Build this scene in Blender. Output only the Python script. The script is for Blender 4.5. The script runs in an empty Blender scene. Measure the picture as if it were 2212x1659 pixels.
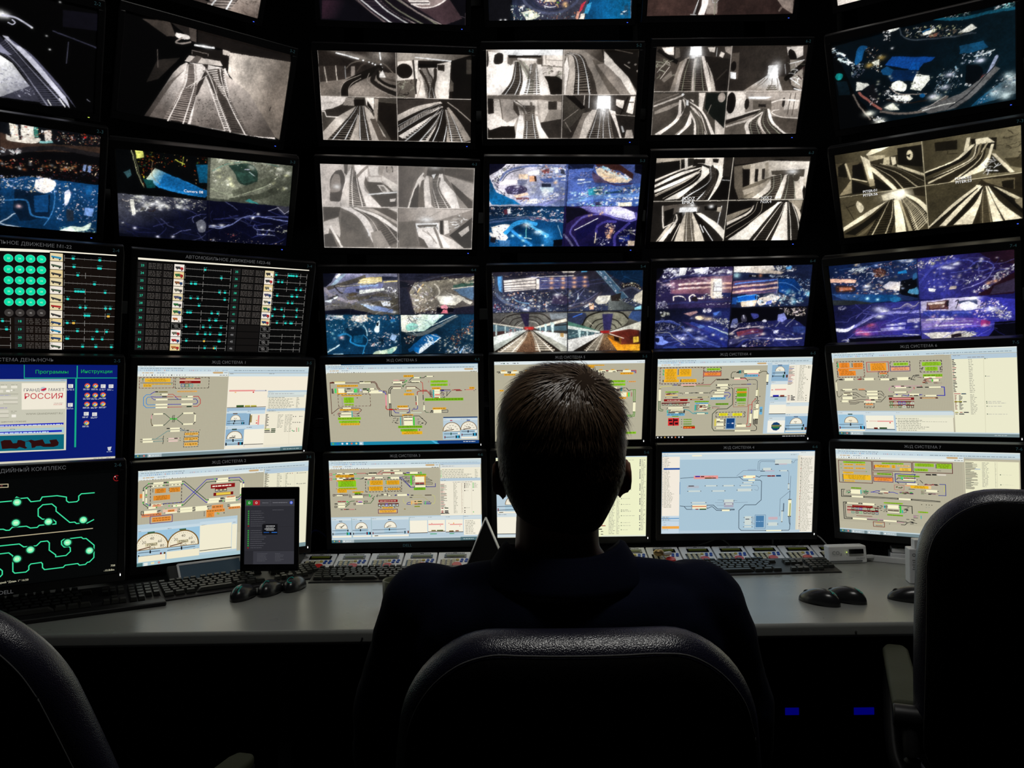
import math, random
import numpy as np
# ---------------------------------------------------------------- picture drawing (numbers 0..1600 across, 0..900 down)
GW, GH, SS = 320, 180, 2
def hexc(s):
    if s == '-': return None
    if len(s) == 3: s = ''.join(ch*2 for ch in s)
    return np.array([int(s[i:i+2], 16)/255 for i in (0, 2, 4)])
def spline(pts, n=10):
    P = [np.array(p, float) for p in pts]
    if len(P) < 3: return P
    P = [2*P[0]-P[1]] + P + [2*P[-1]-P[-2]]
    out = []
    for i in range(1, len(P)-2):
        a, b, c, d = P[i-1:i+3]
        for k in range(n):
            t = k/n
            out.append(.5*((2*b)+(c-a)*t+(2*a-5*b+4*c-d)*t*t+(3*b-a-3*c+d)*t**3))
    out.append(P[-2]); return out
def resample(pts, n):
    P = np.array(pts); d = np.r_[0, np.cumsum(np.hypot(*np.diff(P, axis=0).T))]
    t = np.linspace(0, d[-1], n); return np.stack([np.interp(t, d, P[:, 0]), np.interp(t, d, P[:, 1])], 1)
class Canvas:
    def __init__(s):
        s.w, s.h = GW*SS, GH*SS; s.k = s.w/1600
        s.a = np.zeros((s.h, s.w, 3)); s.clip = (0, 0, s.w, s.h); s.rng = np.random.RandomState(1)
    def box(s, x0, y0, x1, y1):
        c = s.clip; x0 = max(int(x0), c[0]); y0 = max(int(y0), c[1]); x1 = min(int(x1)+2, c[2]); y1 = min(int(y1)+2, c[3])
        return (x0, y0, x1, y1) if x1 > x0 and y1 > y0 else None
    def grid(s, b): return np.meshgrid(np.arange(b[0], b[2])+.5, np.arange(b[1], b[3])+.5)
    def mix(s, b, al, col):
        r = s.a[b[1]:b[3], b[0]:b[2]]; r += (col-r)*al[..., None]
    def inside(s, pts):
        P = np.array(pts)*s.k; b = s.box(P[:, 0].min()-1, P[:, 1].min()-1, P[:, 0].max()+1, P[:, 1].max()+1)
        if not b: return None, None, None
        X, Y = s.grid(b); m = np.zeros(X.shape, bool)
        for i in range(len(P)):
            (x0, y0), (x1, y1) = P[i-1], P[i]
            if y0 == y1: continue
            m ^= ((y0 > Y) != (y1 > Y)) & (X < (x1-x0)*(Y-y0)/(y1-y0)+x0)
        return b, m, (X, Y)
    def poly(s, col, pts, col2=None, ax=None, al=1.):
        b, m, XY = s.inside(pts)
        if b is None: return
        if col2 is not None:
            a0, a1 = np.array(ax[0])*s.k, np.array(ax[1])*s.k; d = a1-a0
            t = np.clip(((XY[0]-a0[0])*d[0]+(XY[1]-a0[1])*d[1])/(d@d+1e-9), 0, 1)[..., None]
            col = col*(1-t)+col2*t
        s.mix(b, m*al, col)
    def line(s, col, w, pts, soft=0, al=1.):
        P = np.array(pts)*s.k; hw = max(w*s.k/2, .5); pad = hw+1+soft*s.k*2.5
        b = s.box(P[:, 0].min()-pad, P[:, 1].min()-pad, P[:, 0].max()+pad, P[:, 1].max()+pad)
        if not b: return
        A = np.zeros((b[3]-b[1], b[2]-b[0]))
        for p, q in zip(P[:-1], P[1:]):
            c = s.box(max(b[0], min(p[0], q[0])-pad), max(b[1], min(p[1], q[1])-pad), max(p[0], q[0])+pad, max(p[1], q[1])+pad)
            if not c: continue
            X, Y = s.grid(c); d = q-p; t = np.clip(((X-p[0])*d[0]+(Y-p[1])*d[1])/(d@d+1e-9), 0, 1)
            D = np.hypot(X-p[0]-t*d[0], Y-p[1]-t*d[1])
            a = np.exp(-np.maximum(D-hw, 0)**2/(2*(soft*s.k)**2)) if soft else np.clip(hw+.5-D, 0, 1)
            v = A[c[1]-b[1]:c[3]-b[1], c[0]-b[0]:c[2]-b[0]]
            np.maximum(v, a[:v.shape[0], :v.shape[1]], out=v)
        s.mix(b, A*al, col)
    def glow(s, col, al, rx, ry, p, rot=0):
        x, y = p[0]*s.k, p[1]*s.k; rx *= s.k; ry *= s.k; R = max(rx, ry)*2.6
        b = s.box(x-R, y-R, x+R, y+R)
        if not b: return
        X, Y = s.grid(b); X = X-x; Y = Y-y; c, n = math.cos(rot), math.sin(rot)
        A = np.exp(-((X*c+Y*n)/rx)**2-((Y*c-X*n)/ry)**2)*al
        s.mix(b, A, col)
    def noise(s, amp, cell, seed, stretch=1.):
        r = np.random.RandomState(seed); out = 0
        for o in range(3):
            n = r.rand(int(s.h*stretch/(cell*s.k))*2**o+3, int(s.w/(cell*s.k))*2**o+3)
            yy = np.linspace(0, n.shape[0]-2.001, s.h); xx = np.linspace(0, n.shape[1]-2.001, s.w)
            y0 = yy.astype(int); x0 = xx.astype(int); fy = (yy-y0)[:, None]; fx = (xx-x0)[None]
            out = out+((n[y0][:, x0]*(1-fy)+n[y0+1][:, x0]*fy)*(1-fx)+(n[y0][:, x0+1]*(1-fy)+n[y0+1][:, x0+1]*fy)*fx-.5)/1.6**o
        c = s.clip; v = s.a[c[1]:c[3], c[0]:c[2]]; v *= 1+amp*out[c[1]:c[3], c[0]:c[2], None]*2
    def pick(s, pts, n):
        P = np.array(pts); lo, hi = P.min(0), P.max(0); out = []
        for _ in range(n*8):
            x, y = lo+(hi-lo)*s.rng.rand(2); m = False
            for i in range(len(P)):
                (x0, y0), (x1, y1) = P[i-1], P[i]
                if (y0 > y) != (y1 > y) and x < (x1-x0)*(y-y0)/(y1-y0)+x0: m = not m
            if m: out.append((x, y))
            if len(out) >= n: break
        return out
    def track(s, cb, cs, cr, ratio, L, R, wr=1.):
        L, R = resample(spline(L), 160), resample(spline(R), 160)
        if cb is not None: s.poly(cb, list(L+(L-R)*.42)+list((R+(R-L)*.42)[::-1]))
        g = np.hypot(*(R-L).T); mid = (L+R)/2; ds = np.hypot(*np.diff(mid, axis=0).T); acc = nxt = 0
        for i in range(1, 160):
            acc += ds[i-1]/max(g[i], 3)
            if acc >= nxt:
                nxt += ratio*.62; th = ratio*g[i]*.33
                if th > 2.2 and cs is not None: s.line(cs, max(th, 2.5), [L[i]+(L[i]-R[i])*.28, R[i]+(R[i]-L[i])*.28])
        for Q in (L, R):
            for i in range(0, 159, 8): s.line(cr, max(g[min(i+4, 159)]*.09*wr, 2), Q[i:i+10])
def toks(line):
    out = []; seg = [[]]
    for t in line.split():
        if ',' in t: seg[-1].append(tuple(map(float, t.split(','))))
        elif t == '|': seg.append([])
        else: out.append(t)
    return out, seg
QUAD = {'0': (0, 0, .5, .5), '1': (.5, 0, 1, .5), '2': (0, .5, .5, 1), '3': (.5, .5, 1, 1), '-': (0, 0, 1, 1),
        'T': (0, 0, 1, .5), 'B': (0, .5, 1, 1)}
def raster(text, seed=0):
    c = Canvas(); c.rng = np.random.RandomState(seed)
    for ln in text.split('\n'):
        a, sg = toks(ln)
        if not a or not a[0][0].isupper(): continue
        k = a[0]; P = sg[0]
        if k == 'Q': q = QUAD[a[1]]; c.clip = (round(q[0]*c.w), round(q[1]*c.h), round(q[2]*c.w), round(q[3]*c.h))
        elif k == 'Z': c.a[c.clip[1]:c.clip[3], c.clip[0]:c.clip[2]] = hexc(a[1])
        elif k == 'P': c.poly(hexc(a[1]), P)
        elif k == 'O': c.poly(hexc(a[1]), spline(P+P[:1]))
        elif k == 'PG': c.poly(hexc(a[1]), P[2:], hexc(a[2]), P[:2])
        elif k == 'L': c.line(hexc(a[1]), float(a[2]), P)
        elif k == 'LS': c.line(hexc(a[1]), float(a[2]), spline(P))
        elif k == 'S': c.line(hexc(a[1]), float(a[3]), spline(P), soft=float(a[4]), al=float(a[2]))
        elif k == 'B': c.poly(hexc(a[1]), spline(P)+spline(sg[1])[::-1])
        elif k == 'G':
            for p in P: c.glow(hexc(a[1]), float(a[2]), float(a[3]), float(a[4]), p, math.radians(float(a[5])) if len(a) > 5 else 0)
        elif k == 'E':
            for p in P:
                th = np.linspace(0, 2*math.pi, 25)[:-1]; c.poly(hexc(a[1]), [(p[0]+float(a[2])*math.cos(t), p[1]+float(a[3])*math.sin(t)) for t in th])
        elif k == 'T': c.track(hexc(a[1]), hexc(a[2]), hexc(a[3]), float(a[4]), sg[0], sg[1], float(a[5]) if len(a) > 5 else 1.)
        elif k == 'N': c.noise(float(a[1]), float(a[2]), seed+int(float(a[2])), float(a[3]) if len(a) > 3 else 1.)
        elif k == 'K':      # K n w h angle jitter colours : little blocks strewn over a polygon
            n, w, h, an = int(a[1]), float(a[2]), float(a[3]), math.radians(float(a[4])); cols = [hexc(x) for x in a[6].split('/')]
            for x, y in c.pick(P, n):
                r = an+c.rng.randn()*float(a[5]); ww = w*(.2+c.rng.rand()**1.5*1.2)/2; hh = h*(.2+c.rng.rand()**1.5*1.1)/2; C, Sn = math.cos(r), math.sin(r)
                c.poly(cols[c.rng.randint(len(cols))], [(x+u*C-v*Sn, y+u*Sn+v*C) for u, v in ((-ww, -hh), (ww, -hh), (ww, hh), (-ww, hh))], al=.6+.4*c.rng.rand())
        elif k == 'D':      # D n r alpha colours : lamps and their light strewn over a polygon
            cols = [hexc(x) for x in a[4].split('/')]
            for x, y in c.pick(P, int(a[1])):
                r = float(a[2])*(.4+c.rng.rand()); col = cols[c.rng.randint(len(cols))]
                c.glow(col, float(a[3])*(.4+.6*c.rng.rand()), r, r*.7, (x, y)); 
        elif k == 'W':      # W n len w curv colours : faint curving ways
            cols = [hexc(x) for x in a[5].split('/')]
            for x, y in c.pick(P, int(a[1])):
                r = c.rng.rand()*6.28; pts = [(x, y)]
                for _ in range(4):
                    r += c.rng.randn()*float(a[4]); x += math.cos(r)*float(a[2])/4; y += math.sin(r)*float(a[2])/4*.5; pts.append((x, y))
                c.line(cols[c.rng.randint(len(cols))], float(a[3])*(.4+c.rng.rand()), spline(pts), al=.5+.5*c.rng.rand())
    # small irregularities of a real picture: edges that wander, mottled light, camera softness and bloom
    city = seed in (23, 33, 53, 44, 54, 64, 74, 72, 51)
    def field(cell, sd):
        d = Canvas(); d.a += 1; d.noise(.5, cell, sd); return d.a[..., 0]-1
    if seed != 54:
        k = 3. if city else 1.2; yy, xx = np.mgrid[0:c.h, 0:c.w]; q = lambda v, n: np.clip(v.round().astype(int), 0, n-1)
        c.a = c.a[q(yy+k*field(60, 3), c.h), q(xx+k*field(60, 4), c.w)]
    c.a *= (1+.30*field(150, 5)+(.32 if city else .22)*field(13, 6))[..., None]
    im = c.a.reshape(GH, SS, GW, SS, 3).mean((1, 3)); b = im
    for r in (1, 2, 3):
        k = np.pad(b, ((r, r), (0, 0), (0, 0)), 'edge'); b = sum(k[i:i+GH] for i in range(2*r+1))/(2*r+1)
        k = np.pad(b, ((0, 0), (r, r), (0, 0)), 'edge'); b = sum(k[:, i:i+GW] for i in range(2*r+1))/(2*r+1)
    im = im*.80+b*.24
    if seed == 43: im = .17+im*.76
    return np.clip(im, 0, 1)

# ---------------------------------------------------------------- flat pictures on a screen, in the same 1600 x 900 numbers
import bpy, bmesh
from mathutils import Vector, Matrix
SW, SH = .476, .26775
def lin(c): return [x/12.92 if x <= .04045 else ((x+.055)/1.055)**2.4 for x in c]
GLY = {}
def glyphs(s):
    if s not in GLY:
        cu = bpy.data.curves.new('lettering', 'FONT'); cu.body = s; cu.size = 1; cu.resolution_u = 2
        o = bpy.data.objects.new('lettering', cu); m = bpy.data.meshes.new_from_object(o)
        v = [tuple(p.co[:2]) for p in m.vertices]; f = [tuple(p.vertices) for p in m.polygons]
        GLY[s] = (v, f, max([p[0] for p in v] or [0]))
        bpy.data.objects.remove(o); bpy.data.curves.remove(cu); bpy.data.meshes.remove(m)
    return GLY[s]
class Pic:
    def __init__(s, W=SW, H=SH, nx=1600, ny=900, step=6e-6):
        s.v = []; s.f = []; s.c = []; s.z = 2e-5; s.W, s.H, s.nx, s.ny, s.st = W, H, nx, ny, step; s.rng = random.Random(5)
    def pt(s, p): return ((p[0]/s.nx-.5)*s.W, -s.z, s.H*(1-p[1]/s.ny))
    def add(s, pts, col, up=True):
        if up: s.z += s.st
        pts = [(min(max(p[0], 0), s.nx), min(max(p[1], 0), s.ny)) for p in pts]; b = len(s.v); s.v += [s.pt(p) for p in pts]; s.f.append(tuple(range(b, b+len(pts)))); s.c += [(*lin(col), 1)]*len(pts)
    def rect(s, col, x0, y0, x1, y1, up=True): s.add([(x0, y1), (x1, y1), (x1, y0), (x0, y0)], col, up)
    def line(s, col, w, pts):
        s.z += s.st
        for a, b in zip(pts[:-1], pts[1:]):
            dx, dy = b[0]-a[0], b[1]-a[1]; L = math.hypot(dx, dy) or 1; nx, ny = -dy/L*w/2, dx/L*w/2; ex, ey = dx/L*w*.3, dy/L*w*.3
            s.add([(a[0]+nx-ex, a[1]+ny-ey), (b[0]+nx+ex, b[1]+ny+ey), (b[0]-nx+ex, b[1]-ny+ey), (a[0]-nx-ex, a[1]-ny-ey)], col, False)
    def disc(s, col, r, p, n=14, up=True): s.add([(p[0]+r*math.cos(t*2*math.pi/n), p[1]+r*math.sin(t*2*math.pi/n)) for t in range(n)], col, up)
    def text(s, col, size, p, txt, centre=False):
        s.z += s.st; v, f, w = glyphs(txt); b = len(s.v); ox = -w*size/2 if centre else 0
        s.v += [s.pt((p[0]+ox+x*size, p[1]-y*size)) for x, y in v]; s.f += [tuple(i+b for i in q) for q in f]; s.c += [(*lin(col), 1)]*len(v)
    def words(s, col, n, x0, y0, x1, y1, fill=.8, centre=False):
        s.z += s.st; h = (y1-y0)/n
        for r in range(n):
            lim = (x1-x0)*(1 if fill > 1 else s.rng.uniform(.55, 1)); x = x0+((x1-x0-lim)/2 if centre else 0); e = x+lim
            while x < e-3:
                w = min(s.rng.uniform(10, 34), e-x); s.rect(col, x, y0+h*(r+.28), x+w, y0+h*(r+.68), False); x += w+s.rng.uniform(5, 8)
    def mesh(s, name): 
        m = bpy.data.meshes.new(name); m.from_pydata(s.v, [], s.f)
        a = m.color_attributes.new('picture', 'FLOAT_COLOR', 'POINT'); a.data.foreach_set('color', np.array(s.c, np.float32).ravel()); return m
def mixc(a, b, t): return a*(1-t)+b*t
SPEED = (['10', '20', '30', '40', '50', '60', '70'], ['20', '40', '60', '80', '100'], ['0', '20', '40', '60', '80'])
def gauge(p, r, kind, col, c):
    p.disc(hexc('7a5a28'), r*1.03, c, 30); pts = [(c[0]+r*.95*math.cos(t), c[1]-r*.95*math.sin(t)) for t in np.linspace(-.06, math.pi+.06, 26)]
    p.rect(hexc('a9c6d6'), c[0]-r*1.05, c[1]+r*.1, c[0]+r*1.05, c[1]+r*1.08); p.add(pts, col)
    n = 21 if kind == 2 else 11; p.z += p.st
    for i in range(n):
        t = math.pi*i/(n-1); a, b = (.86, .78 if i % 5 == 0 else .82)
        d = .006*r; q = [(c[0]+r*k*math.cos(t+w), c[1]-r*k*math.sin(t+w)) for k, w in ((a, .012), (b, .012), (b, -.012), (a, -.012))]
        p.add(q, hexc('332211'), False)
    if kind == 2:
        for tx, a in (('20', 140), ('40', 90), ('60', 40), ('80', 8)):
            p.text(hexc('3a3020'), r*.26, (c[0]+r*.62*math.cos(math.radians(a)), c[1]-r*.62*math.sin(math.radians(a))+r*.08), tx, True)
        p.rect(hexc('cfc4a0'), c[0]-r*.4, c[1]-r*.34, c[0]+r*.34, c[1]-r*.12); p.text(hexc('222222'), r*.25, (c[0], c[1]-r*.14), '77867', True)
        p.text(hexc('222222'), r*.2, (c[0]+r*.02, c[1]+r*.06), 'km/h', True)
    else:
        L = ('10', '20', '30', '40', '50', '60') if kind == 1 else ('', '', '')
        for i, tx in enumerate(L):
            a = math.pi*(1-(i+.4)/len(L))
            if tx: p.text(hexc('3a3020'), r*.2, (c[0]+r*.64*math.cos(a), c[1]-r*.64*math.sin(a)+r*.06), tx, True)
        p.words(hexc('6a6050'), 1, c[0]-r*.35, c[1]-r*.42, c[0]+r*.35, c[1]-r*.2); p.words(hexc('6a6050'), 1, c[0]-r*.18, c[1]-r*.16, c[0]+r*.18, c[1])
def header(p, xr, blue):
    R = p.rect
    R(hexc('dfe6e2'), 0, 0, 1600, 16); R(hexc('c3d6de'), 0, 16, 1600, 60); R(hexc('d9e4e6'), 0, 58, xr, 82); R(hexc('e6ebe6'), 0, 82, xr, 106)
    if blue: R(hexc('1d4a70'), 160, 0, 1600, 12)
    p.words(hexc('8a98a0'), 1, 14, 4, 180, 14); p.words(hexc('84929a'), 1, 24, 22, 400, 36, 2)
    p.z += p.st; r = random.Random(3)
    for i in range(46):
        if r.random() < .85: R(hexc(r.choice(['99a', 'aab', '778', 'a8b4bc', 'aab', 'c99', '8ac'])), 22+i*17, 42, 22+i*17+r.uniform(4, 10), 53, False)
    p.words(hexc('7c8890'), 1, 860, 40, 1560, 54, 2); p.words(hexc('c89a58'), 1, 40, 64, 140, 80, 2); p.words(hexc('8a98a4'), 1, 165, 64, 280, 80)
    p.z += p.st
    for i in range(17):
        x = 24+i*24; R(hexc('222' if i in (4, 11) else ('889' if i % 3 else 'b8c0c0')), x, 88, x+(10 if i in (4, 11) else 7), 99, False)
    p.add([(xr-150, 68), (xr-135, 60), (xr-50, 60), (xr-50, 78), (xr-135, 78)], hexc('c9a878')); p.words(hexc('7c8890'), 1, xr-40, 62, xr-8, 76, 2)
    p.words(hexc('445058'), 1, xr-80, 88, xr-8, 100, 2)
def taskbar(p, k):
    R = p.rect; y = {0: 868, 1: 862, 2: 868, 3: 868, 4: 868, 5: 868}[k]
    if k in (0, 4, 5):
        R(hexc('c4d4da'), 0, y-12, 1600, y); R(hexc('73878c'), 0, y, 1600, 900); R(hexc('3c6a6c'), 0, y, 50, 900); R(hexc('56747a'), 52, y, 110, 900)
        for i in range(3 if k == 5 else 1): R(hexc('aab8bc'), 112+i*150, y, 235+i*150, 900); p.disc(hexc('e8ece8'), 8, (130+i*150, y+15)); p.words(hexc('d8e0e0'), 1, 150+i*150, y+8, 225+i*150, y+24)
        p.disc(hexc('d8d040'), 6, (26, y+14)); p.disc(hexc('3a6ab0'), 6, (18, y+18)); p.disc(hexc('c84a3a'), 9, (80, y+15)); p.disc(hexc('e8e8e0'), 4, (80, y+15))
        if k == 0: R(hexc('4a6a70'), 1370, y-6, 1600, 900)
        p.words(hexc('b8c4c4'), 1, 1400, y+8, 1580, y+24)
    elif k == 1:
        R(hexc('1b86a8'), 0, y, 1150, 900); R(hexc('123a78'), 1150, y, 1600, 900); p.add([(1080, y), (1110, y), (1170, 900), (1130, 900)], hexc('4ab0d8'))
        for i, c in enumerate(('5aa858', '2a6ac8', 'd8e0e8', 'e8e8e8', 'd86a4a', 'd8c878', 'e8ecf0')):
            if i == 6: R(hexc('9ac0d0'), 306, y, 352, 900)
            p.disc(hexc(c), 11, (26+i*50, y+19))
        p.words(hexc('e8ecf0'), 1, 1430, y+10, 1590, y+26)
    elif k == 2:
        R(hexc('06080a'), 0, y, 1600, 900)
        for i, c in enumerate(('eee', 'bbb', 'd8b060', 'ccc', 'ddd', 'e07a50', 'c8d8e0', 'eee')): p.disc(hexc(c), 8, (22+i*38, y+16))
        p.words(hexc('c8c8c8'), 1, 1350, y+8, 1590, y+26, 2)
    elif k == 3:
        R(hexc('a9c6d0'), 0, y-8, 1600, 900); R(hexc('4a7478'), 0, y, 50, 900); R(hexc('7c9498'), 1100, y-10, 1600, 900)
        R(hexc('dfe6e2'), 60, y+2, 92, 900); R(hexc('e8dfb0'), 120, y+4, 150, 890); p.disc(hexc('c84a3a'), 10, (190, y+14)); p.disc(hexc('e8e8e0'), 4, (190, y+14))
TCOL = ('a33a2a', '2a4a78', '7a2a1a', 'c8a878', '3a6a4a', '5a2a5a')
def route_row(p, x, y, h, num, lit, w, rng, pic=True, txt=True):
    R = p.rect; R(hexc('1d1c1c'), x, y, x+74, y+h*.9)
    p.text(hexc('2fd8ac' if lit else '9a9a9a'), h*.42, (x+36, y+h*.6), num, True)
    R(hexc('131110'), x+84, y, x+300, y+h*.9)
    if txt:
        for a, b in ((88, 150), (158, 200), (220, 296)): p.words(hexc('55504c'), 4, x+a, y+4, x+b, y+h*.86, 2)
    x0 = x+310; c = hexc(rng.choice(['f0e6d4', 'e6cf98', 'efe6dc', 'e4d4a8']))
    if pic:
        R(c, x0, y, x0+88, y+h*.93); k = rng.random()*.3
        b = hexc(rng.choice(['a3282a', '24406a', '8a5a3a', '3a3a3a', '6a6a5a', '2f6a3a', 'b06a3a', '52506a'])); d = hexc('2a2422')
        p.add([(x0+8, y+h*.3), (x0+52, y+h*(.24+k*.3)), (x0+56, y+h*.66), (x0+12, y+h*.56)], b)
        p.add([(x0+54, y+h*(.26+k*.5)), (x0+80, y+h*.4), (x0+80, y+h*.74), (x0+55, y+h*.68)], hexc(rng.choice(['a3282a', 'efe8dc', '24406a', '3a3a3a'])))
        p.disc(d, h*.08, (x0+26, y+h*.64)); p.disc(d, h*.08, (x0+66, y+h*.78))
    else:
        p.line(hexc('6a6866'), 3, [(x0+4, y+8), (x0+86, y+8), (x0+86, y+h*.86), (x0+4, y+h*.86), (x0+4, y+8)]); p.disc(hexc('6a6866'), h*.26, (x0+44, y+h*.46)); p.disc(hexc('0a0a0a'), h*.2, (x0+44, y+h*.46)); p.disc(hexc('6a6866'), h*.12, (x0+44, y+h*.46)); p.line(hexc('6a6866'), 3, [(x0, y+4), (x0+88, y+h*.9)])
    axis(p, x0+98, x+w-10, y+h*.5, h, rng, lit)
def axis(p, a, b, y, h, rng, lit, n=None):
    g = hexc('8e8c88'); p.line(g, 3, [(a, y), (b, y)]); p.line(g, 3, [(a, y-h*.36), (a, y+h*.36)]); p.line(g, 3, [(b, y-h*.36), (b, y+h*.36)])
    n = rng.choice([6, 8, 12, 20]); p.z += p.st
    for i in range(1, n): p.rect(hexc('4c4a48'), a+(b-a)*i/n-1, y-h*.16, a+(b-a)*i/n+1, y+h*.16, False)
    for i in range(1, rng.choice([1, 2, 3])): p.line(g, 3, [(a+(b-a)*i/2.5, y-h*.34), (a+(b-a)*i/2.5, y+h*.34)])
    if not lit: return
    for i in range(rng.choice([1, 2, 3, 4, 5])):
        x = rng.uniform(a+8, b-4); c = hexc('e8b84a' if rng.random() < .05 else '25d3c6'); q = rng.uniform(7, 10)
        p.rect(c, x-q, y-h*.12, x+q, y+h*.12); p.disc(c, h*.14, (x-q*.4, y), 10); p.words(hexc('2a6a66'), 1, x-14, y-h*.4, x+14, y-h*.2, 2)
def strip(p, c, x0, y0, x1, y1):
    v = y1-y0 > x1-x0; p.rect(c, x0, y0, x1, y1); k = hexc('2c2622')
    for i in (0, 1):
        if v: p.rect(k, x0, (y0-9 if i == 0 else y1), x1, (y0 if i == 0 else y1+9)); p.rect(hexc('bbb59e'), (x0+x1)/2-2, (y0-9 if i == 0 else y1), (x0+x1)/2+2, (y0 if i == 0 else y1+9))
        else: p.rect(k, (x0-11 if i == 0 else x1), (y0+y1)/2-3, (x0 if i == 0 else x1+11), (y0+y1)/2+3)
def vector(text, p, top=(0, 0)):
    rng = random.Random(9)
    for ln in text.split('\n'):
        a, sg = toks(ln)
        if not a or a[0][0].isupper(): continue
        k = a[0]; P = sg[0]
        if k == 'gb': p.rect(hexc('b9b39c'), 0, 0, 1600, 900)
        elif k == 'hd': header(p, float(a[1]) if float(a[1]) > 1500 else (P[0][0] if P else HDX), len(a) > 2)
        elif k in 'r': p.rect(hexc(a[1]), *P[0], *P[1])
        elif k == 'u': p.rect(hexc(a[1]), *map(float, a[2:6]))
        elif k == 'gr':
            (x0, y0), (x1, y1) = P; p.rect(hexc('b8b29b'), x0, y0, x1, y1); p.z += p.st; g = hexc('a9a48e')
            for i in range(int((x1-x0)/14)+1): p.rect(g, x0+i*14, y0, x0+i*14+2, y1, False)
            for i in range(int((y1-y0)/14)+1): p.rect(g, x0, y0+i*14, x1, y0+i*14+2, False)
        elif k == 'p': p.add(P, hexc(a[1]))
        elif k == 'l': p.line(hexc(a[1]), float(a[2]), P)
        elif k in ('f', 'box', 'box2'):
            c = hexc(a[1]); w = 5 if k != 'f' else float(a[2]); ds = 1e9 if k != 'f' else float(a[3])
            if k == 'box2': w = float(a[2])
            (x0, y0), (x1, y1) = P; p.z += p.st
            for (u0, v0), (u1, v1) in (((x0, y0), (x1, y0)), ((x1, y0), (x1, y1)), ((x1, y1), (x0, y1)), ((x0, y1), (x0, y0))):
                L = math.hypot(u1-u0, v1-v0); t = 0
                while t < L:
                    e = min(t+ds, L); p.line(c, w, [(u0+(u1-u0)*t/L, v0+(v1-v0)*t/L), (u0+(u1-u0)*e/L, v0+(v1-v0)*e/L)]); t += ds*1.8
        elif k == 't': p.text(hexc(a[1]), float(a[2]), P[0], a[3].replace('_', ' '))
        elif k == 'w': c = hexc(a[1]); p.words(mixc(c, hexc('d8d6c8'), .45) if c.mean() < .55 else c, int(a[2]), *P[0], *P[1])
        elif k == 'o':
            p.z += p.st
            for q in P: p.disc(hexc(a[1]), float(a[2])*.75, q, 9, False)
        elif k == 'ring':
            for r, c in ((38, '06140e'), (33, '1a6a48'), (31, '020303'), (27, '58e8ac'), (18, 'a8f4b8')): p.disc(hexc(c), r, P[0], 22)
            p.words(hexc('e8ffe8'), 1, P[0][0]-12, P[0][1]-7, P[0][0]+12, P[0][1]+7, 2)
        elif k == 'ring2':
            for r, c in ((26, '8a1418'), (20, '020303')): p.disc(hexc(c), r, P[0], 20)
            p.rect(hexc('8a1418'), P[0][0]-3, P[0][1]-12, P[0][0]+3, P[0][1]+10)
        elif k in ('strip', 'strip0'): strip(p, hexc('f6f1cc' if k == 'strip' else 'cdd8d4'), *P[0], *P[1])
        elif k == 'train':
            (x0, y0), (x1, y1) = P; c = hexc(a[1]); n = max(1, int((x1-x0)/40)); d = (x1-x0)/n; p.z += p.st
            for i in range(n): p.rect(c, x0+i*d, y0, x0+(i+1)*d-3, y1, False)
            p.rect(mixc(c, hexc('111'), .6), x0, y1-3, x1, y1)
        elif k == 'y':
            (x0, y0), (x1, y1) = P; n = int(a[2]); c = hexc(a[1]); p.rect(c, x0, y0, x1, y1); p.words(mixc(c, hexc('3a2a08'), .42), n, x0+6, y0+1, x1-6, y1-1, 2 if n == 1 else .8, True)
        elif k == 'k':
            w, h, n = float(a[1]), float(a[2])*.66, int(a[3]); cs = [hexc(x) for x in a[4].split('/')]; (x0, y0), (x1, y1) = P; p.z += p.st
            one = x1-x0 < w*1.6; col = n > 9 and x1-x0 < 2.5*w and w > 12
            for i in range(n):
                x = x0 if one or col else rng.uniform(x0, max(x0, x1-w)); y = y0+(y1-y0)*i/n if one or col else rng.uniform(y0, max(y0, y1-h))
                ww = (x1-x0)*rng.uniform(.35, 1) if col else (min(w*rng.uniform(.5, 1.1), x1-x) if w > 12 else w)
                p.rect(cs[rng.randrange(len(cs))], x, y, x+ww, y+(min(h, (y1-y0)/n*.5) if col else h), False)
        elif k == 'gauge': gauge(p, float(a[1])*.96, int(a[2]), hexc(a[3]), P[0])
        elif k == 'tb': taskbar(p, int(a[1]))
        elif k == 'auto34':
            r2 = random.Random(34)
            for i in range(12): route_row(p, 4, 40+i*71, 71, str(23+i), True, 836, r2, i != 8)
            for i in range(12): route_row(p, 846, 40+i*71, 71, str(35+i), i < 8, 746, r2, i < 8, i < 8)
        elif k == 'auto24':
            r2 = random.Random(24); c0, c1, p0, p1, ax, lx = P; h = (p1[1]-p0[1])/12; w = p1[0]-p0[0]
            p.rect(hexc('0c0909'), c0[0]-70, 40, c1[0]+70, p0[1]+h*8)
            for i in range(12):
                y = p0[1]+i*h; x = p0[0]
                p.rect(hexc(r2.choice(['f0e6d4', 'e6cf98', 'efe6dc', 'e4d4a8'])), x, y, x+w, y+h*.93)
                b = hexc(r2.choice(['a3282a', '24406a', '3a3a3a', '4a5a48', '2f8ab0', '2a2a5a'])); t = r2.uniform(.1, .3)
                p.add([(x+w*.08, y+h*.3), (x+w*.9, y+h*(.3+t)), (x+w*.88, y+h*(.55+t)), (x+w*.1, y+h*.52)], b); p.disc(hexc('2a2422'), h*.09, (x+w*.25, y+h*.6)); p.disc(hexc('2a2422'), h*.09, (x+w*.75, y+h*.74))
                axis(p, x+w+12, ax[0], y+h*.5, h, r2, True)
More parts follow.
